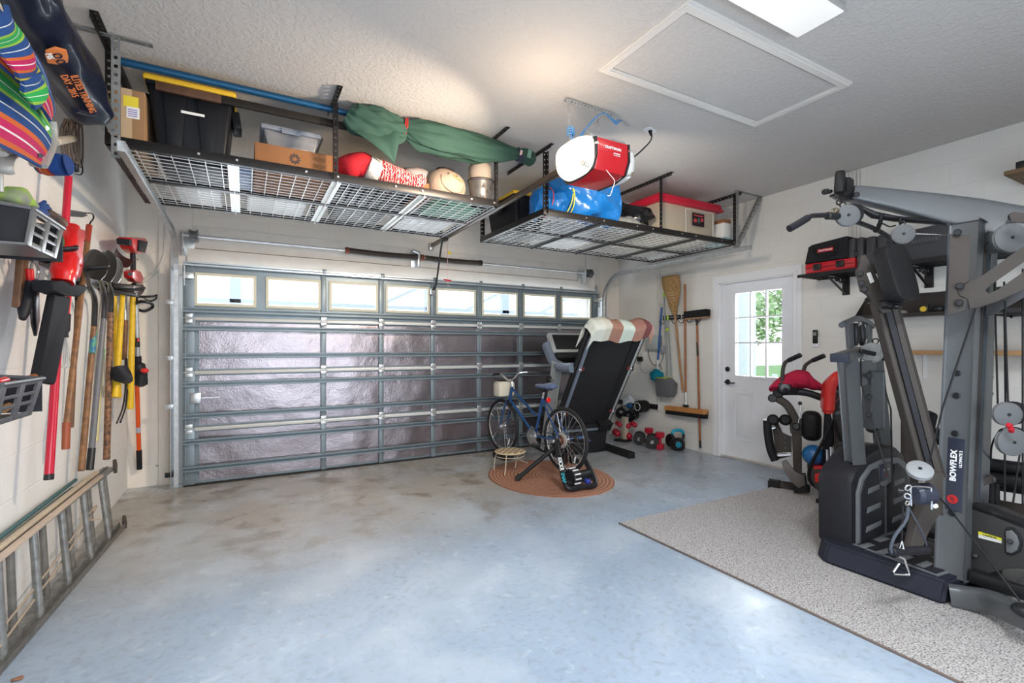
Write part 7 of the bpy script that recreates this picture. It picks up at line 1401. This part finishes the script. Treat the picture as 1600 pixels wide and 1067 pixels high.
def shovel(nm, lab, blade, off, neck, shaft, mt, r_, bm_, ext=None):
    t = thing(nm, lab, 'shovel', Lw(*shaft[-1])); 
    (cx_, cy_), (ux, uy), ln, wd = blade   # centre px, direction px, length m, width m
    c_ = Lw(cx_, cy_, off); d_ = (Lw(cx_ + ux, cy_ + uy, off) - c_).normalized(); sd = V((.5, .86, 0)); sd = (sd - d_ * sd.dot(d_)).normalized(); nn = d_.cross(sd).normalized()
    def f(u, v):
        k = math.sqrt(max(.012, 1 - (max(0, u - .4) / .6) ** 2.4)) if nm != 'square_shovel' else 1; x_ = (v - .5) * 2
        return c_ + d_ * (u - .5) * ln + sd * x_ * wd / 2 * (k * (.82 + .18 * min(1, u * 4))) + nn * (.03 * (1 - x_ * x_) * (1 - .3 * u) * (.15 + .85 * k))
    MB().surf(f, 14, 12, .003).build('blade', bm_, t, ang=60); q = [Lw(*p) for p in neck]; MB().tube([c_ - d_ * ln * .5 + nn * .03] + q, [.012] * 6 + [.016] * (6 * (len(q) - 1)) + [.017], 12).build('socket', bm_ if bm_ != m_bright else m_blade, t)
    MB().cyl(Lw(*shaft[0]), Lw(*shaft[1]), r_, r_ * 1.1, n=14, bev=.003).build('handle', mt, t); return t
t = shovel('garden_shovel', 'round-point shovel with brown handle and blue sticker, leftmost of the shovels', ((151, 410), (.42, -1), .26, .13), .20, [(141, 449, .14), (148, 470, .12), (147, 510, .10)], [(147, 508, .10), (127, 736, .08)], m_wh, .0165, m_blade)
stick([(147, 516, .10), (143.5, 552, .099)], .0178, 'blue_sticker', M('blue_sticker', (.02, .13, .30), r=.4, var=.6, vs=40, tint=(.1, .35, .12)), t)
t = shovel('garden_shovel', 'round-point shovel with grey shaft and black grip, middle of the shovels', ((168, 412), (.3, -1), .27, .12), .20, [(160, 449, .13), (163, 468, .11), (162, 498, .10)], [(162, 497, .10), (143, 705, .08)], M('grey_fibreglass', (.14, .14, .155), r=.4), .0165, m_blade)
stick([(143.5, 700, .08), (140, 734, .08)], .021, 'grip', m_blk, t); stick([(159.5, 545, .097), (158, 560, .096)], .0175, 'green_sticker', M('green_sticker', (.12, .28, .10), r=.5), t)
t = shovel('garden_shovel', 'shovel with shiny worn blade and mottled short handle, right of the grey one', ((180, 418), (.28, -1), .24, .11), .19, [(172, 450, .12), (174, 468, .11), (173, 490, .10)], [(173, 488, .10), (166.5, 718, .09)], M('mottled_handle', (.28, .13, .06), r=.5, var=.7, vs=45, tint=(.05, .03, .02)), .019, m_bright)
shovel('square_shovel', 'square dark scoop hanging highest at the right of the shovels', ((192, 404), (.5, -1), .17, .13), .15, [(178, 440, .07), (170, 455, .05), (163, 500, .04)], [(163, 500, .04), (150, 690, .04)], M('pale_yellow_handle', (.55, .50, .25), r=.5), .012, m_blade)
# yellow-handled striking tools
m_yh = M('yellow_fibreglass', (.74, .47, .015), r=.45, var=.12, vs=25); 
t = thing('sledge_hammer', 'yellow-handled sledge hammer leaning left with black head on the rail', 'hammer', Lw(180, 623, .13)); stick([(192, 460, .14), (180, 621, .13)], .016, 'handle', m_yh, t, r2=.024); MB().box(Lw(194, 450, .14), (.13, .07, .06), (0, 0, 10), .01).build('head', m_blade, t)
t = thing('mattock', 'yellow-handled mattock leaning right behind the sledge hammer', 'mattock', Lw(185, 622, .09)); stick([(179, 462, .09), (184.5, 621, .09)], .015, 'handle', m_yh, t, r2=.023); MB().box(Lw(178, 455, .09), (.28, .05, .03), (0, 10, 0), .008).build('head', m_blade, t)
t = thing('splitting_maul', 'straight yellow-handled splitting maul with dark wedge head', 'axe', Lw(203, 640, .14)); stick([(207.5, 463, .15), (203.5, 639, .14)], .020, 'handle', m_yh, t, r2=.024); w = MB(); lplate(w, [(200, 446), (217, 444), (218, 456), (210, 464), (201, 462)], .15, .07, .008); w.build('head', M('dark_brown_steel', (.10, .065, .05), r=.4, m=.5), t)
t = thing('garden_fork_handle', 'short brown handle with steel ferrule between the yellow handles', 'garden tool', Lw(195, 560, .08)); stick([(195.5, 500, .08), (194, 562, .08)], .020, 'handle', m_wh, t); stick([(196, 462, .08), (195.5, 500, .08)], .014, 'ferrule', m_gal, t)
t = thing('cultivator', 'black two-tined cultivator hanging between the yellow handles', 'cultivator', Lw(184, 661, .12)); w = MB(); w.tube([Lw(196, 575, .10), Lw(196, 605, .12), Lw(192, 636, .13), Lw(182.5, 661, .16)], .006); w.tube([Lw(199, 575, .10), Lw(199, 605, .12), Lw(196, 636, .13), Lw(188, 660, .16)], .006); w.tube([Lw(196, 600, .115), Lw(198, 603, .115), Lw(200, 600, .115)], .008); w.build('tines', m_blk, t); stick([(197, 560, .1), (197, 600, .11)], .011, 'socket', m_blade, t)
# ---- string trimmer
t = thing('string_trimmer', 'red and black cordless string trimmer hanging by the corner', 'string trimmer', Lw(214, 605, .2)); o_ = .16
w = MB(); lplate(w, [(195, 371), (218, 371), (222, 377), (218, 395), (206, 396), (200, 390), (197, 384)], o_, .09, .012); w.build('battery_housing', m_rp2, t); w = MB(); lplate(w, [(192, 373), (196, 373), (197, 384), (193, 382)], o_, .08, .004); lplate(w, [(209, 374), (223, 377), (218, 394), (208, 392)], o_ + .02, .08, .008); w.build('battery', m_gd2, t)
stick([(207.5, 394, o_), (208, 424, o_)], .019, 'upper_handle', m_gd2, t); w = MB(); lplate(w, [(200, 424), (206, 421), (214, 424), (218, 434), (216, 443), (206, 440), (201, 434)], o_, .06, .01); w.build('grip_housing', m_rp2, t); MB().cyl(Lw(203.5, 428, o_ + .04), Lw(203.5, 428, o_ - .03), .015).build('trigger', m_blk, t)
stick([(209, 443, o_), (212, 470, o_)], .018, 'lower_grip', m_gd2, t); stick([(212.5, 468, o_), (215.5, 560, o_)], .0165, 'shaft', m_gal, t); stick([(213.6, 528, o_), (213.9, 542, o_)], .022, 'shaft_clamp', m_blk, t); MB().box(Lw(216, 531.5, o_ + .02), (.015, .02, .025), None, .004).build('red_button', m_rp2, t)
MB().tube([Lw(212, 474, o_), Lw(222, 471, o_ + .06), Lw(236, 474, o_ + .10), Lw(238, 480, o_ + .10), Lw(226, 486, o_ + .05), Lw(213, 483, o_)], .012, 12).build('loop_handle', m_gd2, t)
w = MB(); w.loft(smooth_path([Lw(215.5, 556, o_), Lw(216, 572, o_), Lw(220, 590, o_ + .02), Lw(220, 604, o_ + .02)], 5), [.025] * 4 + [.05] * 6 + [.045] * 5 + [.02], 18); w.jitter(.006, 20); w.build('motor_head', m_gd2, t); MB().ball(Lw(226, 579, o_ + .06), (.03, .03, .022), 16).build('red_cap', m_rp2, t)
w = MB(); w.loft([Lw(187, 574, .16), Lw(189, 585, .17), Lw(198, 592, .17)], [.05, .06, .04], 18); w.build('guard', m_gd2, t)
t = thing('orange_handled_tool', 'garden tool with bright orange shaft and black grip at the corner', 'garden tool', Lw(217, 733, .1)); stick([(214, 600, .10), (217.2, 704, .10)], .0175, 'shaft', M('orange_fibreglass', (.70, .09, .01), r=.35), t); stick([(217.2, 703, .10), (218, 733, .10)], .022, 'grip', m_gd2, t); stick([(216, 663, .10), (216.3, 676, .10)], .0182, 'label', M('label_blue_white', (.35, .40, .48), r=.5), t); stick([(212, 470, .07), (214, 600, .10)], .014, 'socket', m_blade, t)
t = thing('garden_rake', 'dark rake with thin brown handle nearest the corner', 'rake', Lw(234, 700, .05)); stick([(219, 480, .06), (231.5, 699, .05)], .010, 'handle', m_wh2, t); w = MB(); lplate(w, [(216, 420), (221, 420), (222, 470), (217, 470)], .06, .02, .004); w.tube([Lw(219, 440, .06), Lw(221, 500, .06), Lw(222, 545, .07), Lw(219, 552, .07), Lw(219, 500, .06)], .006); w.tube([Lw(214, 404, .08), Lw(219, 412, .08), Lw(219, 440, .08)], .003); w.build('rake_head', m_blk, t)
t = thing('coat_hook', 'curly black metal hook at the far end of the tool rail', 'hook', Lw(232, 468, .1)); MB().tube([Lw(215, 452, .02), Lw(222, 462, .10), Lw(232, 470, .18), Lw(242, 468, .22), Lw(245, 463, .22)], .008).build('hook_arm', m_blk, t); MB().tube([Lw(213, 468, .02), Lw(225, 474, .06), Lw(233, 470, .18)], .006).build('brace', m_blk, t)
# ---- small hand tools
t = thing('hand_brush', 'brown wooden-handled tool hanging under the upper basket', 'hand tool', Lw(26, 482, .1)); w = MB(); lplate(w, [(30, 400), (40, 400), (36, 470), (31, 482), (23, 480), (28, 440)], .10, .025, .006); w.build('handle', m_wh2, t)
t = thing('hand_saw', 'hand tool with black grip and red collar beside the shears', 'hand tool', Lw(33, 498, .12)); stick([(45, 420, .12), (47, 441, .12)], .016, 'red_collar', m_rp2, t); w = MB(); w.loft([Lw(45, 440, .12), Lw(43, 460, .12), Lw(38, 485, .12), Lw(35, 498, .12)], [(.014, .018), (.02, .022), (.022, .026), (.012, .016)], 16); w.build('grip', m_gd2, t)
t = thing('garden_shears', 'closed dark garden shears hanging point down on the left wall', 'shears', Lw(55, 525, .12)); w = MB(); lplate(w, [(50, 440), (54, 440), (55, 500), (54, 525), (49, 505), (48, 470)], .125, .008, .002); w.build('blade', m_blade, t); w = MB(); lplate(w, [(56, 440), (60, 450), (61, 500), (56, 525), (55, 490)], .118, .008, .002); w.build('blade', m_blade, t); w = MB(); w.tube([Lw(53, 442, .12), Lw(49, 425, .12), Lw(50, 412, .12)], .007); w.tube([Lw(56, 442, .12), Lw(60, 425, .12), Lw(55, 405, .12)], .007); w.build('handles', m_gal, t); MB().cyl(Lw(55, 440, .135), Lw(55, 440, .105), .014).build('pivot', m_blk, t)
t = thing('hand_cultivator', 'hand cultivator with red and black handle and wire tines', 'hand tool', Lw(102, 575, .08)); stick([(108.5, 463, .09), (105, 493, .09)], .0115, 'red_handle', m_rp2, t); w = MB(); w.loft([Lw(105.5, 491, .09), Lw(104.5, 500, .09), Lw(104, 515, .09), Lw(103, 521, .09), Lw(103, 527, .09)], [.016, .017, .016, .010, .013], 14); w.build('grip', m_gd2, t)
w = MB(); [w.tube([Lw(103, 526, .09), Lw(101 + (k - 2.5) * 2.2, 545, .09), Lw(100.5 + (k - 2.5) * 3.6, 568, .09 + .015 * (k % 2)), Lw(98 + (k - 2.5) * 3.6, 574, .11)], .0022, 6) for k in range(6)]; w.build('tines', m_gal, t)
# ---- baskets
m_bk = M('basket_black', (.022, .022, .026), r=.4, bump=.05, bs=50); m_bkg = M('basket_grey', (.15, .15, .15), r=.35, m=.2)
def basket(nm, lab, pts, mt, x_in, back_dz):
    """room-side slotted face through four picture points (top near, top far, bottom far, bottom near) on plane X = x_in"""
    t = thing(nm, lab, 'basket', P(*pts[3], X=x_in)); a, b_, c_, d_ = [P(*q, X=x_in) for q in pts]; a.z = b_.z = (a.z + b_.z) / 2; c_.z = d_.z = (c_.z + d_.z) / 2; w = MB(); nc, nr = 2, 3
    ll = lambda u, v: (a.lerp(b_, u)).lerp(d_.lerp(c_, u), v)
    def bx(u0, u1, v0, v1, th=.008): q = [ll(u0, v0), ll(u1, v0), ll(u1, v1), ll(u0, v1)]; w.prism([(p.y, p.z) for p in q], (x_in, 0, 0), LU, LVv, th, .0015)
    eu = .06; bx(0, 1, 0, .12); bx(0, 1, .86, 1)
    for k in range(nc + 1): u = eu + (1 - 2 * eu) * k / nc; bx(max(0, u - eu), min(1, u + eu), .01, .99, .0095)
    for k in range(1, nr): v = .12 + .74 * k / nr; bx(.05, .95, v - .045, v + .045, .007)
    w.build('slotted_front', mt, t)
    w = MB(); inx = XL + .02
    w.prism([(x_in, a.z), (inx, a.z + .02), (inx, d_.z + back_dz), (x_in, d_.z)], (0, a.y, 0), (1, 0, 0), LVv, .006, .002); w.prism([(x_in, b_.z), (inx, b_.z + .02), (inx, c_.z + back_dz), (x_in, c_.z)], (0, b_.y, 0), (1, 0, 0), LVv, .006, .002)
    w.b2((inx, a.y, d_.z + back_dz), (inx + .006, b_.y, a.z + .02)); w.build('side_walls', m_bk, t)
    MB().bar(((x_in + inx) / 2, d_.y, d_.z + .004), ((x_in + inx) / 2, c_.y, c_.z + .004), abs(x_in - inx), .008, (0, 0, 1)).build('bottom', mt, t)
    MB().tube([a + V((.004, 0, 0)), b_ + V((.004, 0, 0))], .008, 8).tube([a, V((inx, a.y, a.z + .02))], .008, 8).tube([b_, V((inx, b_.y, b_.z + .02))], .008, 8).build('rim', mt, t); return t, a, b_, c_, d_
t, a, b_, c_, d_ = basket('wall_basket', 'grey and black slotted wall basket holding gloves, upper one', [(50, 325), (98, 357), (86, 408), (40, 378)], m_bkg, -.70, .0)
cz = a.z
def blob(nm, lab, c0, r0, mt, cat, seed=0, amp=.02, sc=14):
    w = MB(); w.ball(c0, r0, 16); w.jitter(amp, sc, seed); return tag(w.build(nm, mt, ang=60), lab, cat)
blob('work_glove', 'lime green and grey work glove on top of the upper basket', P(22, 312, X=-.80), (.07, .09, .035), M('lime_glove', (.33, .55, .02), r=.7, var=.9, vs=9, tint=(.22, .22, .2)), 'glove', 1, .03, 12)
w = MB(); [w.loft([P(58 + 3 * k, 333 - k, X=-.80), P(64 + 3 * k, 322 + 2 * (k % 2), X=-.80), P(70 + 4 * k, 315 + 6 * k, X=-.80)], [.016, .014, .008], 8) for k in range(3)]; w.ball(P(62, 332, X=-.80), (.03, .06, .025), 12)
tag(w.build('work_glove', M('blue_fabric', (.02, .06, .22), r=.8)), 'dark blue work glove with fingers up on the upper basket', 'glove')
blob('work_glove', 'brown and black leather glove at the far end of the upper basket', P(82, 342, X=-.80), (.05, .09, .03), M('brown_leather', (.16, .08, .05), r=.6, var=.6, vs=12, tint=(.03, .03, .03)), 'glove', 3, .02, 12)
blob('green_box', 'dark green carton inside the upper basket behind the slots', P(84, 378, X=-.80), (.04, .06, .06), M('dark_green_box', (.02, .16, .07), r=.5), 'box', 4, .004, 5)
t2, a2, b2_, c2, d2 = basket('wall_basket', 'dark grey slotted wall basket with wooden-handled tools, lower one', [(0, 600), (66, 592), (47, 650), (-14, 666)], M('basket_dark_grey', (.085, .085, .09), r=.4, m=.1), -.70, .0)
t = thing('hand_tool', 'orange wooden tool handle sticking out of the lower basket', 'hand tool', P(48, 592, X=-.80)); MB().cyl(P(22, 600, X=-.78), P(58, 589, X=-.76), .017, bev=.004).build('handle', m_hor, t)
t = thing('hand_tool', 'wooden tool handle inside the lower basket', 'hand tool', P(20, 640, X=-.80)); MB().cyl(P(5, 640, X=-.80), P(45, 615, X=-.78), .014, bev=.004).build('handle', m_han, t)
t = thing('hand_tool', 'red-handled tool at the near end of the lower basket', 'hand tool', P(2, 600, X=-.78)); MB().cyl(P(-6, 598, X=-.78), P(9, 594, X=-.78), .014, bev=.004).build('handle', m_rp2, t)
# ---- navy bag
m_nb = M('navy_nylon', (.006, .010, .026), r=.38, bump=.15, bs=18, coat=.15)
t = thing('sport_bag', 'long navy nylon bag with orange printed lettering hanging at the top left', 'bag', P(110, 180, X=-.70)); NX = -.70
pts = smooth_path([P(20, -60, X=NX), P(45, -10, X=NX), P(64, 32, X=NX), P(85, 72, X=NX), P(105, 108, X=NX), P(122, 140, X=NX), P(132, 160, X=NX), P(140, 172, X=NX)], 6); n_ = len(pts)
rad = [(.085 + .022 * min(1, i / 22)) * (1 if i < n_ - 9 else (1 - ((i - (n_ - 9)) / 9) ** 3 * .6)) for i in range(n_)]
w = MB(); w.loft(pts, rad, 36, lambda a_, i, n: 1 + .05 * math.sin(4 * a_ + i * .25) + .03 * math.sin(9 * a_ - i * .4)); w.jitter(.016, 7); w.build('body', m_nb, t, ang=70)
e0 = P(118, 172, X=NX + .02); e1 = P(146, 160, X=NX + .02); w = MB(); w.tube([e0, e0.lerp(e1, .5) + V((.03, 0, -.03)), e1], .012); w.build('drawn_hem', m_nb, t); MB().tube([P(150, 158, X=NX), P(158, 170, X=NX), P(150, 178, X=NX)], .006).build('cord', m_nb, t)
# print sits on the room-facing side of the bag
ax_ = (P(122, 140, X=NX) - P(64, 32, X=NX)).normalized(); nrm = (V((0, 0, CH)) - P(90, 90, X=NX)).normalized(); nrm = (nrm - ax_ * nrm.dot(ax_)).normalized(); upb = nrm.cross(ax_).normalized()
m_or = M('orange_print', (.70, .20, .05), r=.5)
def onbag(px, py): 
    base = P(px, py, X=NX); k = min(range(n_), key=lambda i: (pts[i] - base).length); return pts[k] + nrm * (rad[k] + .022) + upb * (base - pts[k]).dot(upb) + ax_ * (base - pts[k]).dot(ax_)
text('ILITIES TRAINING', .040, onbag(104, 99), ax_, upb, m_or, t, bold=.0006, ext=.0008); text('DAY . 2015', .036, onbag(94, 108), ax_, upb, m_or, t, bold=.0005, ext=.0008)
lc = onbag(68, 54); w = MB(); w.prism([(-.055, .015), (-.03, .045), (.01, .04), (.045, .03), (.05, -.01), (.035, -.035), (-.01, -.03), (-.04, -.02)], lc, ax_, upb, .008, .003); w.build('orange_emblem', m_or, t)
w = MB(); 
for s_ in (-1, 1): w.torus(lc + ax_ * .02 * s_ + ax_ * .012 + upb * .008 + nrm * .005, nrm, .013, .003, 18, 6)
w.build('emblem_lines', m_nb, t)
text('MS', .03, lc - ax_ * .012 - upb * .018 + nrm * .006, ax_, upb, m_paper, t, bold=.001)
# ---- striped beach chair, folded
SC = [(0, (.01, .06, .22)), (.09, (.75, .75, .72)), (.105, (.01, .07, .25)), (.20, (.30, .50, .05)), (.235, (.02, .35, .07)), (.29, (.70, .75, .65)), (.30, (.02, .35, .07)), (.35, (.30, .50, .05)), (.38, (.01, .06, .22)), (.46, (.75, .75, .72)), (.47, (.01, .06, .22)), (.55, (.62, .12, .02)), (.59, (.52, .01, .10)), (.65, (.78, .72, .70)), (.665, (.52, .01, .10)), (.73, (.62, .12, .02)), (.77, (.01, .05, .20)), (.86, (.55, .45, .03)), (.92, (.01, .07, .25))]
m_st = stripes('striped_canvas', SC, (0, 1, 0), 1., .8, .2); m_cf = M('chair_frame_grey', (.40, .38, .35), r=.4, m=.2)
t = thing('beach_chair', 'folded beach chair with bright striped canvas hanging at upper left', 'beach chair', P(40, 262, X=-.72)); BX = -.70
def sheet(c4, bulge, uv, nm='canvas', dx=0.):
    A_, B_, C_, D_ = [P(*q, X=BX + dx) for q in c4]   # A-B one edge, D-C the other; stripes run along u
    def f(u, v): p = A_.lerp(B_, u).lerp(D_.lerp(C_, u), v); return p + V((bulge * math.sin(math.pi * u) * (.6 + .4 * math.sin(math.pi * v)) + .006 * math.sin(9 * v + 3 * u), 0, 0))
    return MB().surf(f, 16, 20, .012, uv).build(nm, m_st, t, ang=80)
sheet([(-40, 30), (80, 175), (62, 262), (-60, 205)], .03, (1, .80)); sheet([(-30, 60), (60, 150), (77, 165), (78, 190)][0:0] or [(-30, -10), (76, 150), (77, 190), (-20, 90)], .04, (1, .8), 'canvas_fold', .05)
sheet([(-30, 30), (4, 6), (58, 112), (22, 122)], .02, (1, .9), 'canvas_fold', .09); sheet([(22, 118), (58, 108), (64, 150), (46, 168)], .02, (1, .45), 'canvas_fold', .085)
w = MB(); w.loft(smooth_path([P(75, 188, X=BX), P(77, 205, X=BX), P(75, 225, X=BX), P(67, 245, X=BX), P(60, 258, X=BX)], 5), [(.012, .028)] * 21, 12, sq=.5, up=(1, 0, 0)); w.build('arm_bracket', m_cf, t); w = MB(); w.loft(smooth_path([P(66, 185, X=BX - .03), P(70, 205, X=BX - .03), P(66, 232, X=BX - .03), P(58, 258, X=BX - .03)], 5), [(.012, .026)] * 16, 12, sq=.5, up=(1, 0, 0)); w.build('arm_bracket', m_cf, t)
for q in ((73, 200), (64, 243)): MB().cyl(P(*q, X=BX + .02), P(*q, X=BX + .03), .008, n=12).build('rivet', m_bolt if q[1] < 210 else m_blk, t)
m_roll = stripes('striped_roll', [(0, (.01, .04, .16)), (.12, (.45, .05, .03)), (.30, (.70, .60, .55)), (.33, (.55, .10, .02)), (.52, (.30, .02, .03)), (.60, (.01, .06, .25))], (1, 0, 0), 1., .8, .2)
w = MB(); w.loft([P(63, 256, X=-.74), P(72, 257, X=-.72), P(90, 257, X=-.68), P(103, 258, X=-.65)], [.04, .045, .045, .042], 24); w.build('rolled_headrest', m_roll, t); MB().cyl(P(103, 258, X=-.65), P(104.5, 258, X=-.647), .040, n=24).build('roll_end', M('navy_cloth', (.01, .04, .16), r=.85), t)
w = MB(); w.loft(smooth_path([P(2, 240, X=-.74), P(10, 236, X=-.74), P(20, 240, X=-.74), P(12, 248, X=-.74), P(9, 262, X=-.74), P(12, 270, X=-.74)], 4), [(.010, .02)] * 21, 10, up=(1, 0, 0)); w.build('rear_hook', m_cf, t); MB().tube([P(2, 235, X=-.76), P(2, 300, X=-.76)], .007).build('strap', m_cf, t)
MB().bar(P(40, 170, X=-.80), P(-40, 120, X=-.80), .02, .02).build('frame_tube', m_cf, t)
w = MB(); w.cyl((XL, P(20, 100, X=-.8).y, 2.42), (XL + .22, P(20, 100, X=-.8).y, 2.40), .01); w.cyl((XL, P(20, 100, X=-.8).y, 2.36), (XL + .02, P(20, 100, X=-.8).y, 2.46), .015); tag(w.build('wall_hook', m_gal), 'steel wall hook behind the striped beach chair', 'hook')
yb_ = P(100, 120, X=-.72).y; w = MB(); w.cyl((XL, yb_ - .5, 2.47), (XL + .12, yb_ - .5, 2.47), .01); w.cyl((XL, yb_ - .5, 2.40), (XL + .02, yb_ - .5, 2.52), .015); tag(w.build('wall_hook', m_gal), 'steel wall hook carrying the navy bag', 'hook')
# ---- corner conduit and odd bits
w = MB(); YY = YB - .03; q = [P(257, 120, Y=YY), P(257.5, 300, Y=YY), P(257.5, 380, Y=YY), P(254, 405, Y=YY), P(243, 425, Y=YY), P(222, 441, Y=YY), P(212, 447, Y=YY)]; q[0].z = 2.98; w.tube(q, .014, 10); tag(w.build('corner_conduit', m_pvc), 'white conduit curving down the back wall into the left corner', 'pipe')
w = MB(); w.tube([P(256, 688, Y=YY + .01), P(257, 700, Y=YY), P(255, 718, Y=YY), P(249, 727, Y=YY), P(243, 727, Y=YY)], .004); tag(w.build('blue_wire', M('faded_blue_wire', (.12, .20, .30), r=.6)), 'short faded blue wire sticking out of the back wall by the door track', 'wire')
w = MB(); a = P(1465, 1043, Z=.004); w.surf(lambda u, v: a + V((.045 * (u - .5), .018 * (v - .5) * math.sin(math.pi * min(1, max(.05, u))) * 2, .004 * math.sin(3 * u))), 8, 4, .001); tag(w.build('fallen_leaf', M('yellow_leaf', (.65, .50, .02), r=.6), ang=80), 'tiny yellow leaf on the floor at the rug edge', 'leaf')
w = MB(); a = P(27, 1060, Z=.006); w.ball(a, (.02, .014, .006), 10); w.jitter(.006, 60); tag(w.build('dry_leaf', M('brown_leaf', (.30, .14, .08), r=.8)), 'curled brown dry leaf on the floor by the ladder', 'leaf')
